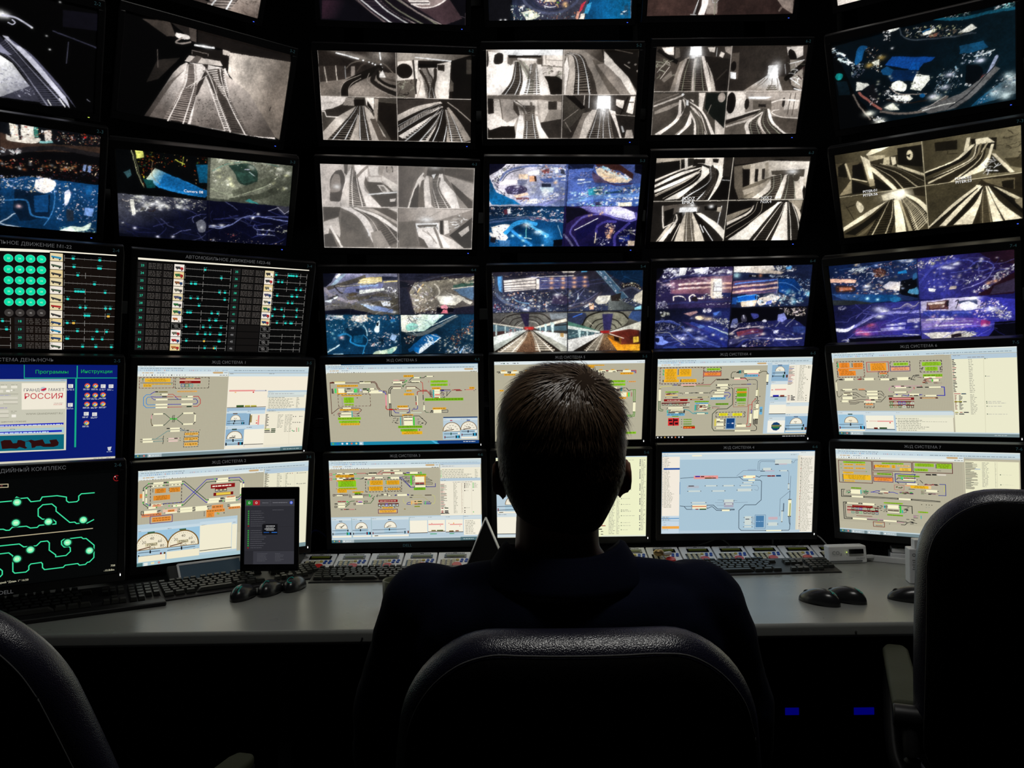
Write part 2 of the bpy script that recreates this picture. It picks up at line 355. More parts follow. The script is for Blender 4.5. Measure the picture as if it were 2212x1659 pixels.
                if i > 7:
                    p.rect(hexc('1d1c1c'), lx[0]+30, y, lx[0]+30+w*.78, y+h*.9); p.text(hexc('2fd8ac'), h*.4, (lx[0]+30+w*.39, y+h*.6), str(10+i) if i < 11 else '22', True)
                    for a0, b0 in ((.9, 1.5), (1.6, 2.05), (2.15, 3)): p.words(hexc('55504c'), 4, lx[0]+30+w*a0, y+4, lx[0]+30+w*b0, y+h*.86, 2)
                    axis(p, lx[0]-560, lx[0], y+h*.5, h, r2, True)
            for j in range(6):
                for i in range(4):
                    q = (c0[0]+(c1[0]-c0[0])*i/3, c0[1]+(c1[1]-c0[1])*j/5-i*3+3); lit = j < 5; r = (c1[0]-c0[0])*.135
                    p.disc(hexc('7af0c8' if lit else '2c2826'), r*1.06, q, 26); p.disc(hexc('08dca4' if lit else '3a3634'), r, q, 26)
                    p.text(hexc('c8ffd8' if lit else 'b0aca8'), r*.62, (q[0], q[1]+r*.25), str(23+j*4+i), True)
        elif k == 'chrome':
            for x, y in P:
                p.disc(hexc('d84a3a'), 22, (x, y), 20)
                p.add([(x, y), (x-22, y+2), (x-14, y+16), (x-2, y+22)], hexc('4aa858')); p.add([(x, y), (x-2, y+22), (x+16, y+15), (x+22, y-5)], hexc('e8c84a'))
                p.disc(hexc('efefe8'), 10, (x, y), 16); p.disc(hexc('3a6ad0'), 7, (x, y), 16); p.words(hexc('c8d0dc'), 2, x-32, y+25, x+32, y+42)
        elif k == 'doc':
            for x, y in P: p.rect(hexc('e4e4e0'), x-19, y-15, x+19, y+18); p.words(hexc('889'), 3, x-13, y-10, x+13, y+13); p.words(hexc('c8d0dc'), 2, x-30, y+25, x+30, y+42)
        elif k == 'bin':
            x, y = P[0]; p.add([(x-16, y-16), (x+18, y-20), (x+10, y+18), (x-9, y+18)], hexc('c8ccd0')); p.words(hexc('c8d0dc'), 1, x-22, y+24, x+22, y+34, 2)
HDX = 1000

# what every display shows, as drawing orders in its own 1600 x 900 frame
PICTURES = r"""
@22
Z 000
P 0b0a12 1328,76 1596,47 1602,185 1332,212
PG fff 556 870,622 1186,854 870,542 961,592 1056,712 1197,876 810,888 475,872 478,648
P 3b3b48 871,888 1197,876 1186,854 1099,751
K 200 20 8 20 .5 99a/dde/778 870,588 951,605 1175,844 571,899
B 1b1b24 819,407 1002,572 1176,880 | 869,385 1097,633 1317,878
T - 34343f 889 .3 839,481 1003,595 1230,894 | 909,410 1097,610 1361,870
B c9c9d8 889,381 1085,554 1407,887 | 929,383 1106,515 1370,795
B 55556a 929,383 1106,515 1463,883 | 970,430 1105,492 1324,707
B 8a8aa0 869,452 920,498 961,523 | 849,501 870,520 930,529
G fff 1 60 30 874,218
G fff .8 30 14 908,221
LS ccd 14 888,225 969,218 1030,237 1102,271
LS ccd 9 929,271 959,281 979,260 959,242
G fff .9 9 7 1212,314 1238,420 1102,274 1306,20
L 334 10 1259,263 1600,327
L 445 7 1379,329 1368,507
L fff 8 1234,845 1257,887
L fff 8 1321,816 1367,879
L 99a 5 1538,782 1568,802
@23
Z 050507
P 0a0c10 854,1 1604,1 1609,129 853,232
P 3a2a22 853,97 1117,141 1608,103 1610,155 853,244
B 1d1a1c 853,244 1226,149 1610,155 | 852,294 1226,187 1611,194
K 30 26 14 10 .3 eee/cbb/9ab 853,220 1000,209 1000,259 853,281
P e8e0d0 916,2 978,16 989,149 936,145
P f0e9dc 999,0 1094,9 1101,131 1010,152
O ece4d6 895,103 978,138 1127,96 1138,125 1063,152 915,154
P fff3e6 1169,27 1223,18 1230,111 1181,119
P 2f7a6a 1094,9 1128,9 1129,90 1097,88
P 8fd0cf 1138,119 1236,104 1242,122 1138,140
K 60 16 10 10 .5 fff/211/c54/fdb/9ab 916,8 1126,4 1127,121 915,142
K 30 14 10 10 .4 fff/e0a070/422 1126,16 1278,16 1280,116 1138,125
K 130 12 7 20 .8 fda/e85/fff/b42/733 1278,22 1604,1 1601,78 1573,96 1358,129 1280,103
K 200 14 7 10 .6 542/d74/a33/fdb/311 852,331 1064,275 1614,259 1582,356 1285,371 852,394
D 40 10 .8 fc8/fff/f84 852,331 1173,271 1614,259 1604,313 852,406
P 8fa6d8 1475,279 1498,276 1489,336 1468,333
P 7f96c8 1516,280 1539,280 1529,337 1507,335
E f22 10 8 1476,38 1471,492
K 120 14 9 20 .8 311/100/223 1174,374 1617,338 1620,418 1066,466
PG 0c3a66 07294a 1175,451 1182,918 852,482 1065,440 1621,445 1597,890 849,905
P 06172b 958,558 1222,577 1225,791 1002,842 947,742
LS 2a6aa5 14 883,671 1045,651 1090,779 1214,792
LS 3b78b0 8 1254,519 1252,706 1181,863
P 0e3f70 1100,605 1210,578 1213,738 1112,749
O fff3ea 1109,460 1197,435 1265,466 1243,534 1177,569 1110,538
K 240 16 9 10 .8 fff/fee/bcf/88a/235/fda 852,457 1175,425 1401,461 1357,546 1177,582 851,572
K 220 15 9 10 .8 fff/fdd/9be/446/123 1288,515 1622,472 1599,805 1271,799 1256,625
P 7fa6e6 1499,664 1570,669 1561,740 1490,734
P 1d2633 1349,695 1407,702 1410,798 1357,803
O eef 1334,536 1368,518 1380,557 1359,653 1336,643
L cde 10 850,872 963,780
G fcc .9 22 16 991,710
O d8e8d8 1296,899 1388,848 1481,846 1551,803 1530,868 1412,895
K 60 14 8 0 .5 dfe/8ba/cdc 1295,865 1589,848 1597,890 1319,911
L cde 10 849,879 1002,903
K 20 14 8 0 .5 fff/236 851,597 883,619 882,723 850,727
O 12497a 1499,461 1545,462 1547,522 1507,541
N .12 10
@24
r 120c09 -261,67 1632,885
p f5eedc -440,48 1092,-8 1092,24 -441,68
p f5eedc 1090,-4 1603,-9 1604,13 1090,16
auto24 795,90 1032,561 1095,26 1189,893 1605,848 805,864
@25
u 081a6e 0 0 1600 900
r 16a884 884,7 890,129
r 16a884 1279,12 1287,130
r 16a884 884,120 1602,127
r 16a884 1269,129 1283,763
t 18b04c 43.4 Программы 966,83
t 18b04c 43.4 Инструкции 1309,78
u d8d6c4 60 133 1204 786
u 9cb8cc 60 135 1202 152
u c8c6b4 60 152 1195 640
w 667 1 1158,140 1198,148
r efe8d6 868,167 1194,403
t 23264a 35 ГРАНД 881,241
t 23264a 35 МАКЕТ 1065,240
o b8c4cc 30 1027,223
p c8203a 1004,231 1023,219 1050,210 1050,227 1028,238
t c01834 70.0 РОССИЯ 884,309
t 8a2a3a 9.8 ГРАНД_МАКЕТ 1108,353
t c01834 15.4 РОССИЯ 1106,368
t 7a7868 23.8 WWW.GRANDMAKET.RU 899,451
r e8e4d4 717,189 763,211
r e8e4d4 791,189 836,212
w 443 1 717,178 769,186
w 443 1 792,178 842,186
r dcd8c8 686,226 735,249
r f3efe4 756,227 783,246
o f3efe4 10 795,230
w 443 1 756,246 784,251
w 443 1 805,225 831,232
l 9a9888 4 660,261 842,263
w 4a4ac0 1 712,268 789,278
r d6d2c2 686,286 839,314
r d6d2c2 686,324 734,349
r d6d2c2 738,322 839,348
l 9a9888 4 686,313 839,315
l 9a9888 4 737,347 839,349
w 4a2ac0 1 711,379 805,391
r d6d2c2 685,404 773,432
r d6d2c2 685,440 773,470
l 9a9888 4 685,431 773,433
l 9a9888 4 685,470 773,470
w 443 1 789,411 836,420
w 443 1 789,426 836,433
r f3efe4 795,445 827,469
t 443f32 15.4 ШИРОТНОЕ_СЛОЖЕНИЕ 718,514
p 1018b8 407,535 1183,529 1183,546 406,554
w cdf 1 710,535 1179,554
u a8c8d0 60 572 1188 622
t 334 14.0 НОЧЬ 781,581
p 1018b8 406,598 1171,596 1171,613 405,617
w cdf 1 710,599 1168,621
p 0c6478 -25,620 1188,637 1188,776 -29,760
p 2c0c0c 715,682 741,670 788,672 804,703 833,701 839,675 863,676 895,691 938,676 965,687 1025,677 1042,718 1086,718 1075,686 1130,681 1148,713 1142,739 1108,751 1031,747 1009,736 976,738 965,750 943,753 938,709 916,695 895,707 895,734 911,751 895,757 852,738 831,753 788,748 725,751
p 0c6478 895,694 922,690 938,710 938,749 908,747 895,727
chrome 1364,193 1427,194 1364,280 1427,281 1490,278 1363,363 1426,365 1490,363 1362,537
doc 1489,197 1552,198 1234,194 1233,366 1359,451 1425,457
bin 1551,791
u d4d0be 0 866 1600 900
w 665 1 1424,871 1506,884
w 665 1 1527,870 1578,887
@26
r 020303 -207,-62 1634,1048
l 3de0a0 8 452,192 764,210 850,208 874,179 896,193 948,192 971,226 1034,223 1049,194 1153,192 1219,209 1220,240 1236,255 1294,254 1308,241 1308,208 1327,191 1422,190
l 3de0a0 8 450,407 784,431 803,442 825,443 844,422 940,423 967,441 1014,441 1029,425 1145,426 1145,408 1116,379 1051,377 1021,348 1021,289 1053,258 1116,257 1146,288 1146,320 1244,424 1279,424 1293,438 1355,438 1370,443 1419,418
l b8ac8c 7 349,496 762,499 1411,492
l 3de0a0 8 449,547 762,564 891,563 921,591 1009,592 1038,562 1085,561 1099,579 1098,640 1144,685 1144,701 1218,699 1249,669 1248,638 1238,627 1204,627 1186,603 1185,573 1203,561 1328,558 1342,572 1364,573 1423,637 1422,743 1389,777 1374,778 1360,794 1316,795 1303,779 1212,781 1198,797 1065,798 1051,779 1051,749 1042,735 970,738 956,753 956,783 936,800 860,799 847,783 847,655 820,627 762,628
l 3de0a0 8 729,732 761,751 776,768 776,798 761,815
ring 877,222
ring 868,388
ring 1092,402
ring 1342,413
ring 967,620
ring 1228,591
ring 1389,680
ring 876,684
l b8ac8c 6 659,65 817,70 817,95 658,90
w a11 1 767,77 791,85
ring2 1588,78
o eee 6 1576,65
t c8c4a8 23.7 708 1548,839
t c8c4a8 23.7 -10.8dba 1495,875
t c8c4a8 22.2 Сценарий_"День_1"_16:50 696,872
@31
Z 000
P 3b332f 735,873 898,827 1203,910 895,911
T 221d1b 8c817a eee .35 1249,641 1113,907 1014,1034 | 1369,635 1295,827 1231,990
PG a3948a 5b4f48 1481,746 1541,906 1388,744 1650,640 1596,906 1293,907
K 90 26 8 30 .6 6b5f57/8c817a/4a403a 1359,752 1635,645 1589,908 1308,903
L fff 26 1760,624 1639,835
L fff 26 1813,565 1692,776
@32
Z 000
P 1f1b19 387,-4 559,-24 629,-15 645,128 543,74
P 15110f 642,-19 1574,-48 1595,78 959,132 899,119 657,112
P 4a423d 561,-4 629,-15 644,115 589,116
PG e2d6ca 6f655c 1023,173 1501,291 966,131 1594,71 1622,872 1556,853 977,325
N .05 10
P 201c19 311,359 512,290 335,528 234,578
PG 1a1614 d0c5bd 252,765 592,387 571,323 520,362 461,445 243,890 466,880 545,591 587,470
P f3e9e2 564,325 749,294 950,289 1064,476 1559,868 1259,886 1059,887 467,887 500,684 577,500
PG d9cec6 665d57 766,430 895,889 764,416 839,554 1013,881 677,888 701,599
PG c9bdb4 4a433e 988,350 1422,817 942,333 1215,472 1556,853 1259,886 1054,623
PG 6b625c 2d2825 569,557 263,886 565,393 568,544 438,879 243,890 430,534
PG f0e6df 5b534e 609,410 418,813 577,376 584,499 514,681 452,883 290,888 470,525
P 15110f 611,191 900,126 965,173 974,297 889,261 617,244
P d9cec5 590,250 885,234 919,275 556,313
B 5b534e 658,234 598,317 | 714,234 679,297
B 2b2522 584,320 591,497 548,618 439,886 | 640,320 666,425 699,585 648,887
B 2b2522 722,301 756,348 679,533 644,597 | 777,288 773,372 713,582 694,600
B 2b2522 759,375 849,524 934,620 1088,881 | 815,362 920,508 1021,601 1257,879
B 2b2522 866,308 910,425 996,520 1021,601 | 924,309 960,471 981,523 1054,623
P f3eae3 654,324 724,314 715,358 677,401
P f3eae3 786,300 865,302 871,349 854,388 799,352
T - 8c817a e9e0d9 .28 593,332 591,497 550,631 461,895 | 647,319 672,479 659,608 606,891
T - 4a433e e9e0d9 .28 770,345 841,455 938,648 1074,884 | 894,302 942,446 1039,626 1226,877
L e0d7d0 5 768,331 638,542
L e0d7d0 5 815,362 597,551
L bdb3ab 5 756,348 981,523
L a89e97 5 864,407 895,542
L fff 16 634,145 814,127
G fff .9 50 14 730,134
P e2d6ca 899,119 972,122 964,166 905,166
O f3ebe4 449,78 564,75 574,106 494,120 452,110
LS 998e87 14 506,110 458,162 512,162 590,129
P 3b342f 144,35 387,-4 452,110 374,130
L 5b534e 6 302,268 322,423
L 8c817a 6 616,231 612,198 766,194 768,214
K 160 12 7 20 .7 3b3531/2b2522 716,609 856,579 996,869 689,871
K 120 12 6 20 .7 4a433e/3b3531 1068,504 1236,615 1507,847 1271,861
K 80 12 6 -30 .7 4a433e 375,656 529,567 477,857 288,867
L 2b2522 9 1454,554 1449,593
P 0d0b0a 965,173 977,325 952,302
N .06 7
@33
Q 0
Z 030405
P 063 -240,25
K 120 16 9 30 .8 a30/c52/dc3/253/511 154,-9 330,-10 321,363 205,342
P cfd26a 166,4 229,-1 236,71 173,91
K 110 14 8 20 .8 a30/c52/fc8/352/100 331,19 639,-37 822,-68 814,390 703,305 644,126 332,152
PG c9d0b8 1a6fae 307,198 411,266 332,167 826,358 788,423 585,406 360,361 256,277
P 0f5a94 410,220 826,358 788,423 360,338
LS 443 7 104,-91 154,63 231,370
LS cc9 4 135,7 166,165 224,355
P 2c4a50 65,232 116,199 128,257 90,290
P 0b3a3a 230,279 308,289 334,362 257,376
P 0a4a6a 696,92 802,83 809,266 728,272
LS 8a7a5a 5 312,94 307,243 373,329
L dd5 9 511,62 591,101
L dd5 6 582,27 571,117
G f50 .6 30 20 731,-31 771,-19
Q 1
Z 3d4138
PG 7a7c6c 33362d 1185,129 1612,335 822,-68 1597,-5 1592,450 822,421
O 23372f 990,68 1179,29 1267,107 1248,249 1109,244 1048,140
P 2d4a40 1047,124 1213,127 1245,202 1136,242
LS 5f7f73 10 844,141 989,53 1246,1 1458,29
LS 9aa086 7 838,326 1060,373 1333,259 1466,138
D 60 22 .8 ffe/eeb/ccb 824,-39 1451,-63 1587,50 1563,274 1364,288 1434,94 907,44 996,190 1085,308 849,263
K 110 14 8 10 .8 ffe/cc9/887/332 838,-10 1454,-17 1506,278 1336,290 1380,114 936,72 1057,310 851,294
L dde 8 1141,94 1189,90
L cdd 7 1184,114 1242,155
B 55584a 1030,328 1219,235 1382,145 | 1047,390 1251,296 1442,187
B 3a3d33 1007,408 1268,343 1446,250 | 1009,456 1273,406 1480,312
P 2d7a78 1161,430 1202,403 1304,453
Q 2
Z 080a14
PG 4a4c58 0a0c1c 257,460 392,733 1,387 816,437 820,923 -3,866
K 240 22 8 10 .5 fff/fed/bba/887/334 1,387 816,437 807,581 323,579 128,654 51,566 1,447
D 60 18 .9 fff/ffe 77,396 520,442 803,470 657,558 363,593 128,639
P fffdf0 102,501 141,498 154,653 121,662
G fff 1 36 30 376,545
K 30 26 8 -10 .2 211/332 193,572 336,563 324,611 206,634
W 18 220 7 .3 3b3f78/1d2148/585c88 24,754 794,582 803,841 36,849
W 12 180 6 .3 0b0e2c/2c3058 24,723 795,614 803,841 36,849
G eef .9 16 12 141,803 347,881 488,873
O 6a6c78 702,700 755,664 798,710 788,792 732,795
G fff .8 16 14 759,753
G fff .8 10 8 37,754 134,662
Q 3
Z 07081a
W 30 260 8 .3 1b1f4a/2b3068/0c0e28/454a70 846,514 1582,500 1584,886 846,872
LS 6b74a8 12 827,725 1008,715 1213,588 1592,615
LS 8f98c8 9 827,741 939,743 1021,698
LS 4a5080 9 1074,629 1356,580 1588,566
G fff .9 26 12 868,723 951,710
G fff 1 14 12 1243,603 1297,559
G eef .8 12 10 875,879 862,904
L 9aa0c8 6 1294,732 1469,739
L 9aa0c8 6 1297,782 1473,790
G ffe .9 9 7 1352,729 1410,729 1355,779 1414,779
K 20 26 8 5 .2 fff/ffd/998 1479,672 1597,682 1589,767 1469,739
P 2a2a34 1461,442 1600,449 1599,532 1495,505
L 99a 6 1394,512 1492,473 1556,534 1597,499
K 40 14 6 5 .6 eee/99a/fdb 845,839 1229,853 1583,869 1585,895 848,913
K 20 16 8 5 .5 a55/444 970,799 1139,774 1142,840 1000,847
Q -
L 222 3 822,-68 827,923
N .15 10
t fff 40 Camera_08 585,383
@34
r 050505 -28,-4 1711,900
p f5eedc 0,0 1599,-12 1602,12 2,22
auto34
@35
gb
hd 1000 807,86
gr 8,115 808,858
r ece6d6 811,77 1657,863
r b4c8d6 810,58 1601,73
r ccdce2 811,77 1194,106
r ccdce2 1194,76 1600,106
w 456 1 823,72 880,86
w 456 1 1201,71 1270,85
r f3ead6 814,106 1212,423
r f3ead6 1193,106 1606,258
r b4c8d6 1203,254 1600,276
w 345 1 1209,265 1265,277
r d5dfdc 1202,271 1602,307
w 667 1 1210,282 1489,296
r eee8d2 1201,303 1602,457
r ccd4d0 1201,303 1579,326
w 665 8 1217,322 1501,454
w 665 8 1501,327 1539,455
r b4c8d6 1203,446 1604,480
w 345 1 1222,462 1297,476
r e6e2ce 1196,473 1594,516
w 556 1 1316,483 1344,494
w 556 1 1404,486 1591,501
r efe8d2 1188,489 1614,865
w 776 10 1322,508 1384,656
w 776 12 1397,510 1443,703
w 998 12 1444,511 1481,704
l d8d0bc 3 1438,496 1459,857
k 60 14 11 555/433/221/7a5a2a/112/222/333/433/532/322 1198,504 1236,659
r aab54a 1194,658 1250,668
r 1f3a1f 1263,658 1308,668
r 1f2a1f 1195,675 1251,685
r 1f3a1f 1264,674 1309,685
r 333 1197,693 1257,701
r 1f3a1f 1261,691 1308,702
o 444 7 1483,535 1507,536 1550,536 1485,599 1507,600 1529,600 1550,601
w 556 1 1559,530 1584,543
w 556 1 1559,596 1589,609
k 12 12 3 444/a55/3a6 1476,660 1512,701
o 3a5 7 1549,665 1550,681 1552,696
o a44 7 1528,664 1529,680 1530,696
r e89a94 825,244 1074,260
r c4c4cc 1073,248 1191,261
o 333 6 1179,252
r f0b478 878,263 893,274
r c23 1052,263 1066,275
l 222 5 815,425 1192,423
train 3d5a2a 903,401 978,422
train b8b04a 984,403 1040,421
train b8b04a 1043,404 1102,421
r 9cb8d0 814,429 1191,469
r c6d8e2 814,459 1188,496
w 345 1 816,460 859,470
w 345 1 1016,462 1061,473
r 8fb2cc 813,485 1007,612
r 8fb2cc 1000,490 1045,618
gauge 50 0 f3eedc 903,551
l 345 5 826,566 987,566
l 345 5 823,588 953,589
l 111 10 895,557 896,574
l 111 10 887,583 888,596
r 112 961,580 991,600
r 2f9ab8 970,580 980,599
r 5a3a22 875,483 919,492
r f0ead8 1040,499 1197,624
l 111 9 1043,499 1041,618
r 9a8a5a 1045,509 1063,585
r e89a94 1121,511 1137,612
r c33 1104,587 1118,599
r f0b478 1104,560 1118,572
r c6d8e2 816,612 1190,665
w 345 1 821,628 860,641
w 345 1 1017,629 1090,644
r 8fb2cc 816,650 1004,841
r 1a3a2a 875,646 922,658
gauge 78 0 f3eedc 904,746
l 111 9 857,740 905,735
l 345 5 823,769 986,771
l 345 5 820,807 935,807
l 111 12 891,757 893,780
l 111 12 826,793 827,817
r 5a2a30 940,788 967,820
r 2f9ab8 958,789 976,818
r 112 974,790 992,819
r f0ead8 819,821 1000,852
r f5efdc 994,657 1196,821
l 111 6 1000,817 1191,819
r e8e2ce 1199,829 1614,865
f 3a2a26 5 16 19,115 315,217
f b07868 3 16 21,118 312,215
y eab22a 4 64,124 285,159
l 444 4 28,167 309,168
y eab22a 1 51,174 290,185
y eab22a 1 52,186 124,206
o 3a5 6 297,178 46,129
k 10 8 3 333 42,122 53,158
f 3a2a26 5 16 328,115 630,220
r 7a1c1c 364,124 551,134
r d8a84a 418,124 497,131
r f3d8c0 364,135 552,146
r 8a1414 365,147 553,173
w fda 1 411,156 508,165
box 224a8a 380,179 410,206
box 2a6a3a 417,179 447,206
box 3a9a9a 454,179 484,206
box 9a9 524,183 544,201
o 222 4 395,192 433,193 470,193
o 2a2 5 534,192
strip 163,323 269,337
strip 388,323 494,338
strip 162,372 269,387
strip 388,372 493,387
strip 163,400 268,415
r a8b090 161,272 212,285
strip 212,273 267,286
r a8b090 387,297 442,310
strip 442,297 493,311
l 38c 6 120,280 82,280 57,308 60,382 86,407 163,408
l 38c 6 117,305 94,304 82,322 83,365 97,380 162,379
l 33a 6 120,300 163,305 260,305
l 33a 5 125,309 148,330 164,330
l 446 6 267,330 387,331
l 33a 6 269,378 388,379
l 33a 6 119,274 149,254 165,253
l b33 5 267,281 310,279 338,304 386,304
l 33a 5 330,304 363,331
l b33 5 260,303 315,304
l b33 6 492,304 539,302 560,335 562,375 535,404 500,404
l 339 6 493,329 520,329 535,348 536,366 523,379 494,379
l b44 5 268,405 399,406
l a98 5 399,406 447,405
train 222 157,248 184,258
train 776a2a 188,250 266,259
train 222 217,298 260,307
train 1a3a2a 438,398 486,410
r e6a84a 348,246 525,259
w 7a4a18 1 352,248 521,258
strip 148,464 233,478
strip 411,462 503,477
strip 148,576 238,591
strip 414,573 506,588
strip 514,483 527,559
l 333 4 148,469 135,481 133,516
l 5a4a2a 5 129,516 130,551 139,577 150,583
l e9a 5 132,481 134,516
l 243 5 233,468 247,470 296,517 356,519 410,469
l 243 5 238,584 252,579 297,529 356,531 415,580
l 4b4 9 296,518 356,520
l 4b4 7 297,528 356,530
l 222 5 323,487 315,504 325,532 316,556
l 222 5 335,487 329,505 339,532 330,557
l 333 4 503,470 522,484
l 333 4 527,559 504,582
strip 300,612 388,627
strip 301,637 389,653
l 357 5 388,621 426,644 450,645
l 578 4 389,646 426,646
train 222 450,640 473,649
w d99 1 486,636 532,649
train 222 269,613 297,623
strip 63,710 145,726
strip 64,735 155,752
l 5a8a8a 5 144,719 179,719 278,643 302,643
l 5a8a8a 5 155,745 243,742
l 5a8a8a 4 179,719 246,719
l 222 5 246,690 241,726 247,740 240,771
r e8c8c0 289,715 381,729
train 433 341,715 375,725
r e8c8c0 290,739 374,753
o 222 5 46,717 47,741 281,719 282,744 394,718 395,743 429,629 571,643
f 3a2a26 5 14 431,662 562,713
f 3a2a26 5 14 429,713 561,762
f 3a2a26 5 14 429,761 561,813
y efb24a 1 435,668 557,692
y efb24a 1 433,717 556,744
y efb24a 1 434,768 556,802
o 222 5 481,693 493,694 505,694 481,743 493,743 505,744 494,794
tb 0
@36
gb
hd 1000 1143,89
gr 5,93 1158,679
r b6ccd8 1,506 901,1005
r eae6cc 1147,75 1630,918
r b4c8d6 1151,62 1604,111
w 345 1 1169,71 1241,85
k 56 12 22 443a22/332/7a6a3a/222/665 1154,103 1203,333
w 776 14 1278,113 1330,335
w 998 14 1365,120 1386,341
o 555 6 1388,122 1412,124 1394,233 1416,235
o a55 6 1435,124
o 556 7 1486,125 1489,235
w 776 1 1500,118 1585,136
w 776 1 1503,229 1594,249
l d8d2bc 3 1462,104 1466,868
l d8d2bc 3 1351,96 1349,346
strip 128,120 216,138
strip 264,119 379,139
strip 113,144 216,164
strip 265,145 379,165
strip 701,121 803,140
strip 689,144 803,164
strip 917,179 932,296
strip 941,190 956,302
strip 624,313 731,336
strip 612,338 718,361
strip 777,316 879,338
strip 778,341 880,363
strip 40,193 52,291
strip 65,178 76,221
strip 65,258 77,311
strip 112,321 214,343
strip 303,346 379,366
strip 91,348 154,365
strip 366,379 478,402
strip 367,405 478,428
strip 503,380 610,404
strip 504,402 616,427
strip 238,400 341,424
strip 827,387 931,425
strip 53,380 165,409
l 243 6 128,125 88,129 45,164 45,193
l 222 6 113,150 81,157 70,174
l 22a 6 803,125 907,126 948,168 948,191
l 243 6 803,150 830,150 908,155 923,180
l 22a 6 702,125 599,126 396,327 218,327
l 243 6 689,149 600,152 400,352 379,360
l 243 6 378,126 397,128 603,324 624,322
l 22a 6 379,150 397,154 599,348 612,347
l 243 6 46,290 47,316 87,350
l 22a 6 71,310 91,329 112,328
l 243 6 879,324 905,324 924,306
l 22a 6 879,351 905,348 951,304
l 444 5 477,393 503,391
l 444 5 478,421 504,408
l 333 5 610,389 650,387
o 4c4 8 90,125 250,126 220,151 385,149 70,163 71,234 83,326 45,303 160,351 242,379 269,352 332,356 606,325 749,323 758,348 890,350 674,125 835,150 947,164 922,301 384,350
train 333 219,121 251,132
train 333 732,315 766,327
train 333 720,340 754,353
f 3a2a26 6 18 106,154 376,328
y e08a2a 3 143,179 238,222
y e08a2a 3 268,179 364,223
y e08a2a 3 132,244 276,289
k 9 9 3 333 121,179 134,214
k 9 9 2 333 262,183 267,214
r e88a3a 15,218 37,257
w 600 2 20,229 33,251
r 8a1414 640,178 866,218
w fed 1 654,184 853,212
box 2a3a5a 682,217 710,250
box 2a3a2a 722,218 749,251
box 2a3a2a 760,217 788,251
r 7a1414 680,214 790,231
o eda 8 696,233 736,235 774,235
r 7a1414 666,261 852,292
r e8c84a 691,264 827,287
y e8a078 1 791,304 868,319
y e8a078 2 125,328 200,349
y e89058 1 34,408 204,439
w 722 1 38,410 200,436
r e8c0a8 215,380 341,411
y e89048 1 258,388 317,409
y e89048 1 654,382 760,420
y e89048 1 810,412 923,436
k 22 8 4 222/433 164,384 200,417
k 22 8 4 222/433 789,383 828,418
box 221 30,382 50,414
f 6a3a6a 6 400 107,437 299,504
y e8903a 2 123,448 287,492
y e8903a 5 605,435 679,496
y e8903a 1 605,422 776,453
k 9 9 4 333 581,437 589,486
o 4b4 8 708,464 720,472
o c93 8 720,462 708,473
k 10 10 2 444 760,461 776,478
r c6d8e2 8,549 547,641
r c6d8e2 549,535 892,602
w 345 1 9,563 40,575
w 345 1 260,563 296,575
w 345 1 562,561 637,579
w 345 1 857,565 891,576
l 9ab 4 253,579 253,884
r 9cc4dc 8,575 253,796
r 9cc4dc 256,575 546,810
gauge 150 2 efe6cc 126,736
gauge 145 2 efe6cc 400,737
l 5a3018 9 15,742 114,724
l 5a3018 9 286,738 390,721
r 3a5a3a 87,581 149,597
r 3a5a3a 364,582 424,596
l 456 6 11,772 196,771
l 456 6 263,776 508,767
l 456 6 12,806 197,806
l 456 6 268,807 484,806
l 111 12 113,760 113,782
l 111 12 386,757 387,781
l 111 10 14,794 14,815
l 111 10 267,795 268,814
r 6a1420 197,789 213,821
r 5a3a14 229,789 246,821
r 6a1420 492,787 509,821
r 5a3a14 527,788 542,820
r f0e8cc 255,790 547,868
r f0e8cc 12,806 245,874
r f0ead0 550,569 845,837
r f0ead0 850,588 897,839
l 221 6 552,818 847,819
tb 3
@41
Z 08070c
PG 2b1a24 08070c 100,700 263,786 30,703 548,683 540,868 17,887
P 3b2c30 731,585 1355,561 1562,831 1356,905 1047,906
T 4a3f41 17121a ccc .3 410,652 584,783 802,920 | 569,646 725,778 965,909
B a0938f 609,644 805,784 1037,907 | 649,643 866,800 1139,908
T 1b161c 100c12 776 .25 669,642 856,773 1139,911 | 789,637 1029,766 1294,907
B 8c7f7c 809,637 1049,784 1325,906 | 830,636 1079,783 1356,905
B 665a5a 409,670 543,784 741,913 | 389,671 523,785 690,900
O e9dfda 930,641 1029,720 1141,742 1284,711 1396,623 1254,546 1052,554
O 8c7b78 940,632 1040,710 1141,731 1274,702 1375,615 1254,546 1052,554
P efe5df 960,667 1182,659 1202,677 1202,704 999,712
L 221a1e 10 969,693 1192,684
L 443a40 8 1597,774 1599,896
L 443a40 8 1546,808 1593,821
@42
Q 0
Z 1d1815
P 685f57 5,312 241,269 458,217 537,187 816,206 806,458 -7,455
G 8f857c .8 200 110 428,373
P 2b2521 9,154 279,146 270,277 5,312
L a39a90 12 61,166 78,310
L b3aaa0 10 178,149 186,289
L 888 8 274,151 275,268
P 8a8078 337,149 375,147 373,247 329,252
G e9dfd2 .45 260 30 372,49 14
G e9dfd2 .5 120 60 641,32
LS 5b534b 12 287,168 348,117 466,87 590,92 685,120 777,207
LS 37302b 16 401,192 463,127 560,110 635,157
L fff 14 192,24 305,47 418,75
L fff 14 638,-3 645,72
E fff 10 7 465,88 522,103 560,115 588,127 646,121 654,152
P e6e0da 506,215 625,162 634,175 543,241 514,242
P eee8e2 634,180 663,179 693,249 620,251
LS 14110e 75 256,470 262,378 316,307 436,245 526,206 625,165
LS a0968c 6 302,460 300,377 340,316 435,263
LS a0968c 6 209,444 219,370 278,295 437,228
LS 1d1916 46 808,417 673,365 569,304 557,259 624,176
LS 978d83 8 806,445 623,376 529,315 498,275 521,215
LS 8f857b 22 809,380 675,329 595,267 633,194
